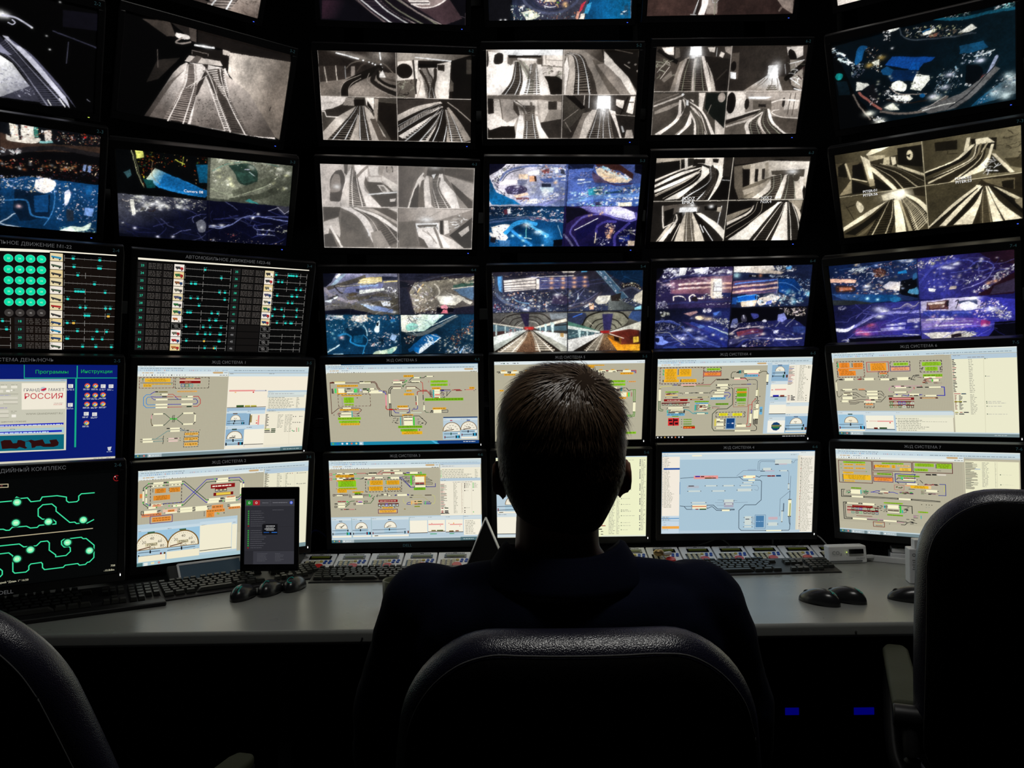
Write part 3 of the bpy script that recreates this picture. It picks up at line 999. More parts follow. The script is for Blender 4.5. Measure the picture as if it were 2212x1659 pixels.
LS 14110e 30 811,343 704,319 619,266 613,203
L 4a423b 20 697,264 808,288
N .12 8
Q 1
Z 15110e
PG 9d948a 3a342e 1218,15 1584,57 815,0 1603,3 1545,40 1371,68 976,75 816,107
P 8f857b 817,71 986,66 973,449 800,468
P e6dcd2 821,89 966,76 1008,273 813,279
E 15110e 85 75 890,181
P 5b534b 808,279 1009,255 1023,438 801,463
W 14 90 8 .8 15110e/998 818,279 999,264 1003,429 806,445
P efe6dc 976,71 1034,69 1033,254 999,255
P 0c0a08 1033,105 1235,108 1234,157 1036,163
P e6dcd2 1235,103 1381,72 1357,447 1229,450
P d8cec4 1041,145 1235,139 1249,459 992,467
L 2b2622 18 985,75 1009,401
P 221d19 1235,108 1313,105 1312,173 1244,166
P e9e0d6 1313,101 1342,100 1354,281 1330,281
P efe6dc 1352,75 1381,74 1364,317 1331,309
P 0d0b09 1381,67 1603,3 1604,449 1397,455
P 5a534b 1379,253 1408,288 1407,371 1358,372
T - 332d28 443d37 .3 1070,144 1097,243 1140,462 | 1119,143 1155,241 1209,460
LS 2b2520 26 1055,172 1106,243 1143,342 1150,462
LS 2b2520 34 1215,158 1214,239 1192,341 1190,461
LS 3b342e 16 1128,147 1146,196 1184,249 1173,332
T - 2b2520 ddd .5 1158,342 1145,462 | 1182,341 1209,460
LS 8c8278 8 1038,245 1056,308 1012,457
L fff 8 1006,43 1140,53
L fff 12 1121,51 1381,70
P 3b3630 1545,49 1598,52 1599,191 1545,193
Q 2
Z 3b3630
P ede3db -2,450 286,455 222,527 151,562 0,599
G 998f86 .6 30 10 86,512
P 9a9087 266,461 355,458 349,542 220,560
P 15110e 348,477 461,473 456,539 349,542
P e9dfd5 467,455 560,456 557,611 515,575 478,529
P b5aba1 2,818 153,661 358,551 458,539 514,584 697,895 -6,915
G f0e8df .7 90 50 228,716
P 2b2622 35,598 222,536 359,542 163,659 55,656
L f2e9e0 10 10,606 35,603 50,656 173,660
P 15110e 607,497 799,510 803,892 738,894 635,723 598,676
P 15110e 490,482 554,583 552,611 487,538
P 8f857b 565,461 609,469 579,763 554,763
T 5a524a 110e0c ccc .42 383,546 312,647 95,902 | 418,545 372,645 225,908
T 5a524a 110e0c fff .36 408,545 402,644 395,903 | 442,544 451,643 486,901
B a89e94 382,635 343,779 325,905 | 402,635 388,778 385,904
P 4a423b 509,669 569,668 649,847 738,894 597,898
Q 3
Z 1a1613
P 332d29 815,472 1249,450 1248,515 910,572 809,632
B c9bfb5 809,623 1010,532 1268,477 | 806,689 1059,568 1288,495
B e4dad0 803,756 1058,596 1287,524 | 802,804 1076,643 1297,533
B efe6dd 810,843 1096,671 1287,561 | 889,889 1135,689 1296,570
B e4dad0 1029,895 1205,687 1287,571 | 1171,891 1275,656 1301,570
T - 15110e aaa .4 1258,496 1058,596 804,737 | 1268,515 1077,634 802,804
T - 15110e ccc .36 1277,524 1135,689 878,899 | 1287,552 1205,706 1040,895
T 1a1613 15110e ddd .42 1297,561 1254,733 1181,900 | 1326,560 1334,731 1302,897
T 1a1613 8f857b ddd .42 1326,560 1364,730 1393,894 | 1356,559 1425,700 1504,891
B 998f85 1336,541 1425,681 1534,890 | 1356,531 1485,688 1605,869
P 998f85 1332,896 1344,750 1373,895
L 998f85 10 1347,484 1455,556 1600,675
Q -
L d6ccc2 6 804,-4 803,892
L d6ccc2 6 -2,450 1599,447
L d6ccc2 6 1,4 0,897
L d6ccc2 6 0,897 1600,898
N .05 6
@43
Q 0
Z a39890
P b9aea6 4,10 240,4 257,128 188,370 191,446 6,445
P 3b3530 240,4 283,6 267,119 243,94
O 322c28 158,72 218,69 247,155 222,262 187,388 90,392 89,285 100,153
O 6f655e 138,108 189,114 201,192 190,281 97,298 91,267 106,179
P c9beb6 90,392 190,397 187,442 95,441
G ddd .7 40 25 163,238
P ece1d9 257,128 326,13 481,15 484,118 437,173 449,269 616,442 314,454 200,441 197,369
B d0c5bc 262,189 209,324 200,450 | 297,188 270,322 280,447
P fbf1ea 356,7 412,9 389,97 363,98
T 998f86 2b2622 fff3ea .38 333,30 316,231 319,445 | 363,98 377,228 421,450
LS 776d65 26 370,132 426,69 480,23
LS 776d65 20 336,125 340,64 334,13
P 4a423b 457,120 480,180 620,183 782,273 767,435 616,442 499,312 444,199
P d9cfc6 487,127 613,130 628,182 489,179
P 3b342e 471,180 611,183 694,277 516,320 485,250
P d9cfc6 575,211 645,208 712,276 641,297
P 6b635b 600,219 644,226 677,277 633,279
L fff 14 490,312 782,282
P 332d28 525,319 781,295 776,435 616,442
P ece1d9 708,356 771,345 761,381 707,383
P e2d8cf 489,19 602,14 597,114 510,117
P 8c8279 593,18 654,11 632,112 589,96
P 15110e 671,19 740,12 746,72 677,75
E 8c8279 30 40 708,48
P ddd3c9 632,112 785,202 782,273 747,274 621,156
Q 1
Z 6b625a
PG 3f3833 5b534c 807,78 1068,67 792,5 1078,10 1068,67 961,176 891,448 785,434
B f0e6dd 1055,67 987,166 891,448 | 1068,75 1004,183 918,447
P 2b2622 968,247 1013,192 1007,443 909,447
P ded3ca 1000,166 1041,94 1076,128 1061,441 1012,443 1029,244
B 4a423b 1040,155 1011,290 1007,443 | 1067,137 1064,287 1074,440
P e6dbd2 1085,101 1111,100 1150,419 1176,436 1078,440 1065,198
P 332d28 1104,9 1269,15 1277,84 1242,77 1172,123 1094,92
G bbb .6 60 20 1182,18
P f9efe7 1225,77 1260,76 1277,145 1400,282 1453,442 1328,447 1206,219 1207,148
T 998f86 2b2622 ede3da .4 1146,124 1161,238 1230,452 | 1216,121 1214,236 1328,447
P 8c8279 1119,117 1154,115 1161,238 1135,240
P fff 1146,89 1190,79 1167,132
P 3b342e 1278,19 1591,22 1593,158 1277,84
P a89d94 1277,84 1593,175 1591,345 1400,246
P 332d28 1347,160 1400,202 1587,364 1587,436 1543,438 1400,282
P 8c8279 1400,282 1543,438 1453,442
Q 2
Z 5f574f
P 332d28 14,458 190,460 166,552 11,604
P c5bab1 10,614 165,561 184,793 67,685 6,660
P 2b2622 7,753 62,741 89,740 141,889 0,895
L f3e9e0 24 77,666 187,887
P d8cdc4 7,651 69,657 53,742 7,753
O 4d463f 197,496 309,537 428,633 483,771 469,866 196,877 183,690
B fbf1ea 182,451 378,570 541,882 | 297,455 554,628 714,894
T 4a423b 332d28 a89d94 .34 349,462 519,601 659,896 | 419,477 626,606 798,824
B fff5ed 314,459 566,562 784,720 | 350,453 585,534 785,673
B a89d94 385,456 612,533 787,636 | 526,464 640,513 789,581
P 3b342e 527,459 687,457 791,525 788,599
P e6dbd2 687,457 784,452 783,498
G d0c5bc .6 60 90 497,676
L fff 10 465,687 479,761
B 8c8279 495,723 532,892 | 604,700 705,885
Q 3
Z 776d65
PG b5aaa1 776d65 1094,558 877,614 802,452 1588,455 1238,571 797,589
P 5b534b 797,599 977,591 990,778 1025,871 805,880
G fff .9 70 30 1094,572
L 998f86 10 1256,469 1130,538
P fff 976,614 1237,603 1236,748 1009,748
P 4a423b 994,632 1210,623 1201,647 1002,655
W 16 60 10 .8 443d37/998 1011,645 1219,636 1200,703 1037,710
P fff5ed 1002,664 1201,656 1363,886 1125,886 1080,812 1009,758
P 4a423b 1009,758 1072,793 1116,887 1025,871
LS 6b625a 26 1182,666 1218,749 1271,890
LS 8c8279 9 1101,698 1163,770 1208,835
LS 998f86 8 1056,690 1145,752 1181,817
P e6dbd2 1254,729 1381,790 1510,885 1363,886
P f9efe7 1219,604 1237,603 1236,729
P 15110e 1238,580 1274,578 1281,737 1245,729
P e2d8cf 1283,578 1328,576 1345,715 1291,737
P 8c8279 1327,595 1471,478 1490,588 1372,705
W 18 70 9 .6 fff/443d37 1346,594 1489,477 1481,616 1363,696
P 1f1b18 1589,537 1592,881 1510,885 1345,744
P c9beb5 1445,711 1553,632 1563,687 1482,757
Q -
L efe5dc 6 792,-3 782,886
L efe5dc 6 1,448 1592,443
L efe5dc 7 2,3 1,897
L efe5dc 8 1,897 1600,895
L efe5dc 7 1598,4 1599,895
N .05 6
@44
Q 0
Z 5b5860
PG 6f7088 4b4740 254,125 329,399 0,2 788,5 787,451 -8,457
P 0a0c18 0,2 146,5 77,109 -2,173
P 0c0e1c -5,406 167,391 293,390 507,444 470,458 -4,462
P fffbe8 126,45 173,5 189,18 142,63
B 8fa6b8 76,136 152,54 225,9 | 111,145 186,72 243,18
PG 9a98b8 6a6c8c 349,17 346,80 243,9 420,7 400,52 167,90
B 4b4640 3,163 257,80 438,16 | 9,200 273,116 453,61
B d8c078 382,70 489,47 614,46 | 362,116 504,110 612,91
P e9d488 578,42 614,42 616,96 585,91
L f6edc8 9 381,75 595,60
L fff7d8 8 381,93 595,78
L f6edc8 9 362,111 576,98
LS 3a3638 9 111,135 254,125 381,88
LS 3a3638 9 111,145 253,148 566,114
LS c8c0a8 6 129,141 307,139 558,107
P 1d2030 614,33 783,41 777,77 621,78
L e8d488 12 638,94 777,87
PG 6f74a0 585c80 342,143 339,215 235,153 629,114 609,168 356,215 205,216
P 8fa8d8 379,134 575,119 574,146 386,156
P f4f9f0 371,188 636,163 644,186 374,229
P 2b2d40 341,179 377,170 375,202 339,202
P 443a2c 249,216 357,211 337,243 265,252
B 4f4a42 229,253 426,251 607,213 | 297,325 478,287 731,249
LS 8a8490 40 11,172 69,236 244,307 334,307
LS 2c2a30 16 111,145 161,199 196,216
O 3a3f50 480,251 685,268 693,295 487,297
LS 5f5f68 22 296,335 478,287 694,277
P dfeaf2 11,300 93,281 64,318 10,314
P 2f3038 22,282 141,226 158,253 48,291
P eef6f0 94,267 144,249 143,267 102,286
PG a8c0dc 6a7ca8 421,361 599,397 368,334 565,360 726,396 715,433 509,407
P e8eef8 603,314 693,304 700,359 619,360
G fff .8 26 12 440,334 503,347 734,424
K 160 18 10 0 .8 443c28/2c2a20/8a8468/5a5440 37,181 303,216 765,285 771,377 421,361 150,382 25,364
K 80 18 9 0 .8 fff/ccd/556/aa9 681,149 779,158 779,276 643,195
W 26 160 5 .3 8a8a98/3a3a40/b8b4a8 35,218 769,176 760,433 61,364
Q 1
Z 1b1c2a
P 2a2630 790,76 1030,84 1147,29 1600,26 1596,390 1321,448 950,446 874,248
P 14161f 790,85 914,112 895,157 796,158
P 20222f 796,167 877,166 941,432 796,442
PG 8f8878 5a5450 1145,119 1321,392 959,102 1591,39 1592,371 1366,382 959,432 902,211
P 5a7898 1377,181 1596,143 1596,298 1457,244
P 3a5c50 1368,135 1591,80 1591,134 1377,162
K 60 30 14 -10 .2 d8d0b8/554a3a/b8b098 1200,46 1591,39 1591,116 1217,100
LS fff8e8 9 1359,172 1466,157 1591,143
LS d8d0c0 16 1172,119 1216,164 1215,236 1142,301
P 5f5a60 1003,111 1047,115 973,247 946,229
P e8c88a 1047,111 1061,120 991,220 983,211
K 120 30 12 20 .6 fff/d8ccb8/665a50/9a8f9a 887,112 1199,137 1196,282 1142,319 960,413 900,284
P f0ead8 1197,255 1439,244 1502,280 1394,354 1232,337
G fff .7 90 36 1322,281
L 443f3a 12 1296,199 1466,280
P d8d2c4 1269,191 1583,316 1556,344 1466,299
K 150 22 10 0 .7 e8ddc8/fff/6a5a4a/30261c 952,358 1231,356 1393,382 1266,443 959,445
P 080810 1195,374 1384,382 1375,429 1194,439
P d88a98 1240,356 1286,341 1321,373 1312,392 1240,388
P c86a78 1267,402 1312,401 1312,443 1239,443
P 1a1a28 1384,382 1596,353 1597,446 1366,447
W 16 160 5 .2 2a2c3c/10121c 801,31 1147,20 1057,74 799,67
LS 3a3c4c 12 1030,84 1236,37 1502,-1
Q 2
Z 0c3a58
PG 0d4568 0a2c48 143,493 304,871 10,452 796,451 791,906 4,902
O 06263f 209,605 319,585 426,641 438,755 344,803 236,775
P 0c4a70 286,689 396,679 383,774 291,766
LS 1f7ab0 18 132,681 206,662 259,699 255,756 327,794 400,803
LS 2a86bc 9 396,679 439,736 398,832 376,899
O 05243c 131,700 223,680 237,766 196,833 142,814
G fcc .9 22 18 162,705
L d8eef4 14 5,873 134,790
LS b8e0ec 12 401,575 435,632 437,688
P fff6e8 289,464 444,454 450,510 376,548 269,511
O efe6dd 266,399 366,389 435,435 417,449 273,427
K 160 20 11 20 .7 fff/fee/9bc/246/fda 236,446 453,454 596,481 576,527 356,585 229,567
K 60 26 16 20 .3 fff/dde/234 28,452 191,456 206,502 6,513
P f6f9f0 119,451 182,456 188,493 99,475
O e0eef0 549,528 576,527 567,640 525,650 517,622
P 10161c 539,546 567,537 560,584 537,584
K 170 22 10 10 .7 fff/eee/fcb/8ac/245/356 455,603 589,659 790,648 775,810 546,812 436,812 459,707
P a8c8f0 707,668 761,696 731,753 678,725
P 0a1c2c 559,716 614,716 611,792 556,792
O 14588a 686,489 732,480 739,526 694,536
K 60 16 10 0 .8 533/223/fba/100 570,458 787,461 785,507 621,527
O c8dcc0 487,903 525,869 627,849 748,810 727,868 625,898
P 88b8a8 645,849 720,830 708,887 653,897
L bde 10 64,892 165,896
K 60 14 8 0 .8 fff/8cd/369 15,513 228,586 206,662 4,682
D 40 10 .8 fff/cff 18,466 795,479 763,897 18,892
Q 3
Z 071a2b
PG 071c2c 10314a 1136,674 1501,530 805,460 1601,455 1598,901 800,906
PG f9fbe8 c8e8d8 958,487 1092,580 805,460 1275,457 1137,580 1063,637 862,652 808,639
K 46 34 9 60 .15 222/334 868,469 994,478 982,600 857,544
P dfe9e8 1121,468 1212,458 1220,504 1147,523
O 8fd0c0 855,582 920,544 992,581 945,628 872,629
W 14 110 6 .4 8ab/cdd/567 913,488 1230,467 1137,580 908,638
B 5a6468 844,667 1045,646 1411,466 | 862,676 1063,684 1429,475
L d8e0dc 7 1137,580 1402,461
P 0c4f8a 1072,675 1191,674 1245,716 1003,895 939,857 893,877 875,848
P e8f2f8 1136,674 1245,716 994,900 957,886 1117,722
P 0f6ab0 1127,679 1227,716 1152,769 1080,732
K 50 24 8 25 .05 0f5aa0/fff/14406a 1043,741 1116,731 1189,769 1041,847 986,828
K 26 34 9 55 .05 14202c/fff 1080,703 1135,693 1162,741 1107,760
P 0a6ab8 949,828 1004,828 994,895 939,867
K 130 16 9 40 .8 a4522a/7a2f1a/311/d86a3a 1373,768 1336,720 1410,634 1501,624 1583,520 1597,595 1455,729 1409,825
K 60 10 7 0 .8 fff/fda/fb8 1465,606 1592,577 1574,690 1483,729
K 60 14 8 0 .8 a4522a/fdb/311/eee 834,705 980,685 932,771 859,790
K 110 22 12 0 .7 eee/ccc/345/9ac 1317,845 1593,785 1593,901 1270,903
L 9cf 12 1483,824 1446,892
D 60 9 .9 fff/fec/fda 1190,731 1592,614 1593,891 1187,894
W 18 180 6 .3 12405f/08182a 1174,579 1583,474 1556,577 1227,702
Q -
L 0a0a12 5 784,0 791,906
L 0a0a12 4 -4,457 1597,450
N .12 8
@45
gb
hd 1600 1
gr 8,95 1588,868
box2 6a3a2a 6 35,197 77,202
l 5a2a22 6 81,205 35,206 32,544 111,480 242,482
l 5a2a22 6 199,204 346,206
l 5a2a22 6 242,482 330,487 351,505 337,523
l 5a2a22 6 464,194 506,195 526,217 537,252 568,296
l 5a2a22 6 464,203 501,205 520,224 528,261 560,301
strip 82,195 194,214
r d8c878 82,188 195,197
strip 346,199 463,214
train 333 347,188 388,198
train 6a6a1a 397,192 464,200
train 7a3a2a 53,190 76,197
y e8a828 1 105,227 327,247
strip 117,264 180,315
r e8a828 105,262 114,317
r e8a828 100,314 204,327
r 4ad868 78,264 97,314
r 4ad868 282,268 316,311
strip 207,283 277,313
k 24 9 8 222/533 46,265 70,320
k 24 9 12 222/322/2a2 187,265 205,313
train 222 208,265 251,275
train 533 206,290 273,298
k 20 10 10 222/2a6 319,268 340,314
o 8a8ab8 18 354,285
o dde 12 354,285
train 1a3a1a 376,267 422,281
k 24 9 6 222/a44/4a4 410,268 450,312
strip 452,264 497,282
strip 374,298 433,312
strip 442,303 584,323
strip 459,290 568,305
l 33a 7 543,298 577,298
l 33a 8 585,305 606,310 616,332 615,350
l 5a2a22 6 589,297 623,301 630,341
f 5a2a22 5 20 110,330 450,461
y e8a828 1 145,337 362,350
y 8ac820 5 168,363 276,425
y 9ac830 1 173,436 273,453
k 9 9 7 888 147,368 151,449
k 9 9 4 533 297,365 338,374
y e8a828 1 119,492 325,510
strip 153,478 241,490
k 40 8 3 322/222 130,513 235,523
strip 133,533 242,550
strip 123,564 240,584
r 3ab0a8 243,515 253,584
l a55 4 257,522 337,518 314,549
l a55 4 256,540 315,545
l a55 4 254,562 283,580
l a55 4 125,520 90,546
l a55 4 124,538 93,557
k 12 8 8 222 294,536 338,576
k 12 8 8 433 99,537 126,582
y 8ac820 1 94,586 339,614
y 8ac820 2 104,622 322,649
y e8b828 2 119,650 325,675
o 543 7 324,634 324,646 55,557
r e88a98 610,339 624,473
r c8c8b0 623,359 626,474
l a22 8 613,464 612,491 626,505 728,506
l b33 6 741,506 847,505
strip 647,328 662,437
l 222 7 647,328 652,280 676,252 781,253
l 222 7 664,328 668,289 684,267 700,266
l 5a2a22 5 701,252 777,253
strip 695,261 782,274
strip 840,260 934,275
l 5a2a22 6 832,254 934,255 998,306 1057,307
l a22 7 950,363 952,314 965,306 1049,303
l a22 6 999,293 1050,292
l 222 7 653,438 647,572 652,585
l 222 7 667,439 664,572 678,577
r b22 644,496 690,512
o 4b4 7 686,497 713,497
y e8a828 1 732,462 844,484
o 533 7 850,469 889,517 911,493
strip 746,489 856,500
l 339 7 690,508 710,541 752,544
l 339 7 837,543 863,530 864,508 851,503
l 339 7 894,504 940,504 949,496 950,469
r c8d0b8 752,537 828,549
r c8d0b8 871,539 990,551
l 222 5 828,545 871,545
strip 944,350 952,460
r 333 931,358 939,416
r a22 931,424 940,460
l b33 6 990,201 1010,214 1014,302 1012,337
r 333 1008,346 1016,403
r 1a3a2a 1013,426 1018,461
strip 1014,461 1025,519
r c8d8b8 1007,483 1013,523
l 3a5a3a 6 1025,519 1037,541 1066,543
y e8a828 1 812,126 918,149
strip 916,150 982,163
o 4b4 7 917,154 989,155 1051,141
l 222 6 872,186 899,158 915,156
l 222 6 983,159 1025,158 1042,143 1055,143
strip 1055,138 1123,150
train a44 772,178 826,186
r e8a0a0 704,177 759,185
strip 698,197 795,219
train 333 703,217 782,225
l 222 6 796,203 834,199
l 22a62a 6 826,177 847,190 817,208
strip 893,191 985,207
train 443 893,204 976,212
l 222 6 859,205 893,206
l 3a6a3a 8 794,247 833,225
o 353 9 806,251
y e8a828 1 834,291 893,308
y e8a828 2 808,326 917,349
o 3a6 6 826,295 825,307
y 8ac820 2 1095,188 1278,213
y 8ac820 2 1094,224 1277,250
o a76 6 1076,196 1075,206 1299,231 1298,243
y e8a828 1 1108,264 1203,287
strip 1132,288 1193,309
strip 1132,312 1191,357
strip 1130,365 1195,386
r 3ab0b0 1117,293 1129,381
r e08070 1137,339 1191,353
train a44 1131,374 1182,384
l a33 6 1049,298 1114,383
l a33 4 1058,298 1115,365
l 433 4 1074,312 1116,321
l 433 4 1074,325 1116,339
l 433 4 1082,338 1115,352
k 18 8 16 222/433 1083,294 1113,374
k 18 8 22 222/533/339 1202,291 1250,384
l 5a2a22 6 1197,291 1303,293
l 339 5 1197,306 1303,306
l 222 5 1259,363 1311,306
k 16 8 6 222 1260,314 1284,367
l a33 7 1320,297 1387,294
train a33 1341,289 1413,299
train a33 1362,300 1429,309
l b66 5 1463,295 1552,292
r e09070 1472,295 1548,300
y e8a828 1 1505,265 1561,288
o 533 6 1459,295 1573,296 1556,307
y 78b818 1 1029,383 1440,414
y e8a828 1 1109,489 1253,512
strip 1118,512 1204,551
k 16 8 8 222 1084,515 1117,547
l 444 6 1205,521 1271,518
l 444 6 1204,544 1271,544 1273,520
l 222 6 1079,546 1101,524
y e8a828 1 781,561 899,580
strip 797,578 891,687
train 322 799,587 893,597
train 322 798,625 891,632
r 3ab0b0 757,591 767,685
r 3ac838 896,588 912,687
k 20 8 20 222/433 775,591 790,683
l 222 6 666,563 682,579 784,581
l 222 6 899,580 963,580 1039,656 1023,682
k 18 8 12 222 665,594 747,662
k 18 8 12 222 928,602 1011,684
w 776 6 920,602 976,684
y 78b818 1 733,689 991,715
y 78b818 2 757,725 941,753
y e8b020 2 769,753 990,787
o 543 7 962,733 961,742
r 1c3c6a 1220,596 1588,613
r b8ccd8 1218,608 1587,853
r d0dce0 1222,615 1405,636
r d0dce0 1412,616 1588,636
w 345 1 1226,620 1260,629
w 345 1 1413,620 1490,630
gauge 98 1 f0ead8 1309,753
gauge 90 1 f0ead8 1492,737
r b03048 1292,632 1317,642
r 22327a 1471,631 1507,641
l 4a3020 8 1230,755 1329,738
l 4a3020 8 1436,739 1514,722
l 345 6 1225,788 1367,788
l 345 6 1414,763 1551,762
l 345 6 1228,827 1336,824
l 345 6 1416,800 1525,797
l 254 12 1300,778 1299,798
l 223 12 1485,755 1484,773
l 723 10 1233,815 1232,836
l 723 10 1418,791 1417,810
r 123 1347,808 1393,838
r 2aa0c8 1362,808 1381,838
r 123 1534,783 1579,814
r 2aa0c8 1548,783 1565,813
r f0ead8 1374,775 1394,793
r f0ead8 1560,753 1578,771
r f0ead8 1409,823 1576,843
tb 1
@46
gb
hd 1000 1157,71
gr 5,97 1154,640
r b8ccd8 -12,620 1600,890
r d8dedc 1166,59 1595,123
r b4c8d6 1166,46 1596,71
w 345 1 1178,63 1220,73
w 667 1 1187,79 1353,92
r eee8d2 1170,102 1591,222
w 776 6 1186,115 1520,220
w 887 6 1533,121 1570,221
l 3a5 3 1178,124 1177,210
o 343 5 1176,136 1176,158
o 4b6 6 1175,184 1175,199
r b4c8d6 1164,216 1595,252
w 345 1 1176,234 1252,246
r f0ead6 1164,246 1594,626
w 556 1 1298,254 1569,267
k 60 11 34 222/322/a55/665/d77 1166,279 1236,537
w 776 21 1302,271 1349,604
w ba9 21 1385,272 1401,605
o 322 8 1424,278 1424,294 1423,308 1423,323 1423,355 1422,544 1421,575 1421,594
o 4b5 8 1513,276 1513,292 1513,308 1513,323 1513,592
o 555 7 1513,354
w 776 4 1436,271 1485,328
w 776 4 1523,270 1561,329
w 776 1 1435,350 1477,359
w 776 1 1433,539 1475,549
train a33 1171,540 1196,549
train 1a3a2a 1206,538 1248,548
train a33 1170,571 1196,581
train 222 1206,569 1248,580
train a33 1170,586 1195,596
train 222 1206,584 1248,595
train 222 1163,598 1256,606
l d8d0bc 3 1411,250 1407,623
l d8d0bc 3 1498,252 1498,625
box c55 5,143 27,163
box c55 4,193 25,213
o 3c5 8 44,153 58,153 42,203 56,203 268,152 281,152 275,200 292,200 309,201
strip 78,139 138,151
strip 162,141 255,153
y e8a820 1 66,159 259,186
train 222 83,151 117,158
train 322 209,151 255,161
strip 76,191 178,204
train 222 103,190 141,198
train a42 166,189 204,199
train 222 225,192 263,202
strip 76,202 140,213
train 222 145,205 262,216
y e8a820 1 73,216 274,230
y 88c818 4 89,226 277,290
y 88c818 1 91,299 285,313
y e8a820 1 78,309 280,322
y e8a820 2 78,320 178,352
o a33 6 70,309
o 4b5 6 284,319
k 8 8 8 888 72,233 79,285
l b55 6 285,146 314,146
l b55 6 314,146 382,145
train 222 415,139 499,149
l 543 6 381,150 683,151
l a44 6 516,144 550,121
strip 571,114 642,126
strip 672,116 738,127
train 222 642,116 663,123
strip 407,152 494,164
r e8b0a0 499,151 557,162
strip 559,151 645,164
strip 685,139 771,161
l a44 7 558,142 683,145
train 322 776,151 809,160
train 22a 809,143 843,152
strip 847,139 930,160
l 222 5 930,153 960,154
o 3c5 9 962,144 966,154
y 78b818 1 784,163 1018,177
strip 360,188 443,202
strip 477,188 561,201
box b66 448,192 466,207
train 222 367,204 397,211
r e8b0a0 401,204 447,214
l 335 6 338,207 364,195
l 222 5 317,207 355,199
strip 641,191 734,214
k 20 9 6 222/4b5 603,191 640,210
f 3a2a26 6 18 376,215 755,348
f 3a2a26 5 14 579,303 743,336
y e8a820 4 423,224 559,276
y e8a820 4 598,227 733,274
y e8a820 4 411,289 558,337
y e8a820 1 609,310 737,332
k 10 9 4 2a5 400,230 409,269
k 10 9 4 2a5 588,229 594,268
k 10 9 4 432 398,295 405,334
l 338 7 734,195 758,195 852,306 894,307
l 338 5 734,206 749,206 848,308
l 338 7 1008,304 1113,304 1113,269
l 222 5 762,189 850,195
l 222 5 783,209 850,211
l 222 5 799,227 850,228
l 222 5 816,242 849,243
l 222 5 820,255 849,256
r 4ad828 849,180 864,284
k 22 8 14 222/543 863,182 891,278
y e8a820 1 901,177 1018,191
strip 899,192 996,250
train a33 901,258 996,271
train 544 901,272 995,281
strip 897,287 1008,306
r e8a820 999,189 1008,285
l 443 5 1009,198 1034,200
l 443 5 1009,214 1051,216
l 443 5 1009,228 1067,229 1076,238
l 443 5 1009,244 1050,245 1080,234
l 443 5 1008,259 1084,260
l 443 5 1008,276 1079,277 1084,269
k 10 10 8 222 767,185 836,255
y 68b018 2 883,310 1007,338
box 433 32,368 46,387
l 433 5 47,371 190,372
train 433 99,367 135,377
strip 68,375 132,387
l 433 5 133,383 190,381
y e8a820 1 235,340 353,353
y 78b818 2 258,351 321,368
train 322 258,367 342,377
strip 232,388 345,413
k 20 8 10 222 199,370 227,405
l 433 5 346,377 409,376
l 433 5 346,387 409,391
o 4c5 9 413,378 417,389 417,397
l 2a5a2a 6 469,397 442,422 459,424 424,471 349,471
l 222 5 425,404 443,383
k 14 9 5 222 485,379 510,406
train 333 536,373 561,382
box 433 599,368 604,383
strip 565,375 598,386
strip 611,389 636,398
l 222 5 510,393 560,391
k 18 8 4 22a/222 679,381 708,396
strip 708,379 809,398
k 18 8 4 22a/222 812,378 842,396
train 222 851,388 880,397
l aaa468 4 880,393 968,395
train 222 838,414 867,421
l aaa468 4 867,417 968,416 997,423 1047,468
l c8c870 4 770,428 771,463 803,490
l c8c870 4 1074,394 1103,408 1106,452 1097,486 1064,494
train 543 998,390 1072,399
train a33 78,442 167,452
o 4c5 9 175,448 184,452 344,447
strip 79,466 155,483
strip 79,493 154,515
train 222 44,467 76,477
box 222 45,495 64,512
l 2a5a2a 6 166,487 196,457 222,444 256,443
l 2a5a2a 6 157,509 204,470
strip 268,470 347,483
r e8b0c0 289,444 344,455
train 22a 296,453 335,462
train a33 268,444 293,451
box 433 247,467 265,485
box 433 357,445 390,458
r 8a1414 509,436 709,464
w fed 1 521,444 698,457
r 7a1414 500,476 720,488
box 222 504,480 528,507
box 2a3a2a 542,481 566,507
box 22a 579,481 604,508
box 222 617,482 642,509
box 2a5a7a 655,483 680,509
box 222 692,483 716,510
o cde 9 516,495 554,496 592,496 630,497 668,498 705,498
y e8b030 1 545,516 659,533
o 433 8 528,520 676,519
f 7a2a3a 6 600 502,541 704,584
y f0b040 2 515,548 691,577
train 322 105,532 130,539
train a33 139,529 181,538
train 222 160,529 202,537
train d88 194,531 253,539
o 222 7 263,534
l 339 6 803,490 820,471 845,469
l 339 6 811,492 845,492
r e8c080 850,451 967,462
r e8b058 850,460 862,495
train 222 887,458 908,467
train 2a5a2a 921,457 967,468
train a42 887,484 921,494
train 2a5a2a 921,485 967,494
r e8c080 862,469 967,482
l 339 6 988,467 1039,468
l 339 6 988,480 1055,481
l 339 6 988,491 1060,493
o 4c5 8 1004,467 1003,480 1001,492
o 222 7 1047,466 1062,481
y 8a9a18 1 885,510 945,522
train 987a2a 775,537 793,546
r d0dce0 9,632 212,655
r d0dce0 221,630 419,653
r d0dce0 428,630 823,657
r d0dce0 832,630 1399,667
r d0dce0 1406,630 1593,661
w 345 1 13,639 72,649
w 345 1 225,639 292,649
w 345 1 432,636 512,646
w 345 1 834,632 901,642
w 345 1 1028,632 1078,642
w 345 1 1218,633 1272,643
w 345 1 1407,632 1466,642
l 8aa 4 218,633 217,845
l 8aa 4 426,632 424,844
l 8aa 4 827,635 827,846
gauge 66 0 f3eedc 107,743
gauge 66 0 f3eedc 318,743
gauge 66 0 f3eedc 625,738
l 3a3020 7 103,732 138,704
l 3a3020 7 285,742 332,727
l 3a3020 7 586,737 612,728
r 234 84,658 118,665
r 234 303,656 324,663
r 1c3c6a 601,651 637,659
l 345 5 10,766 179,765
l 345 5 225,766 387,765
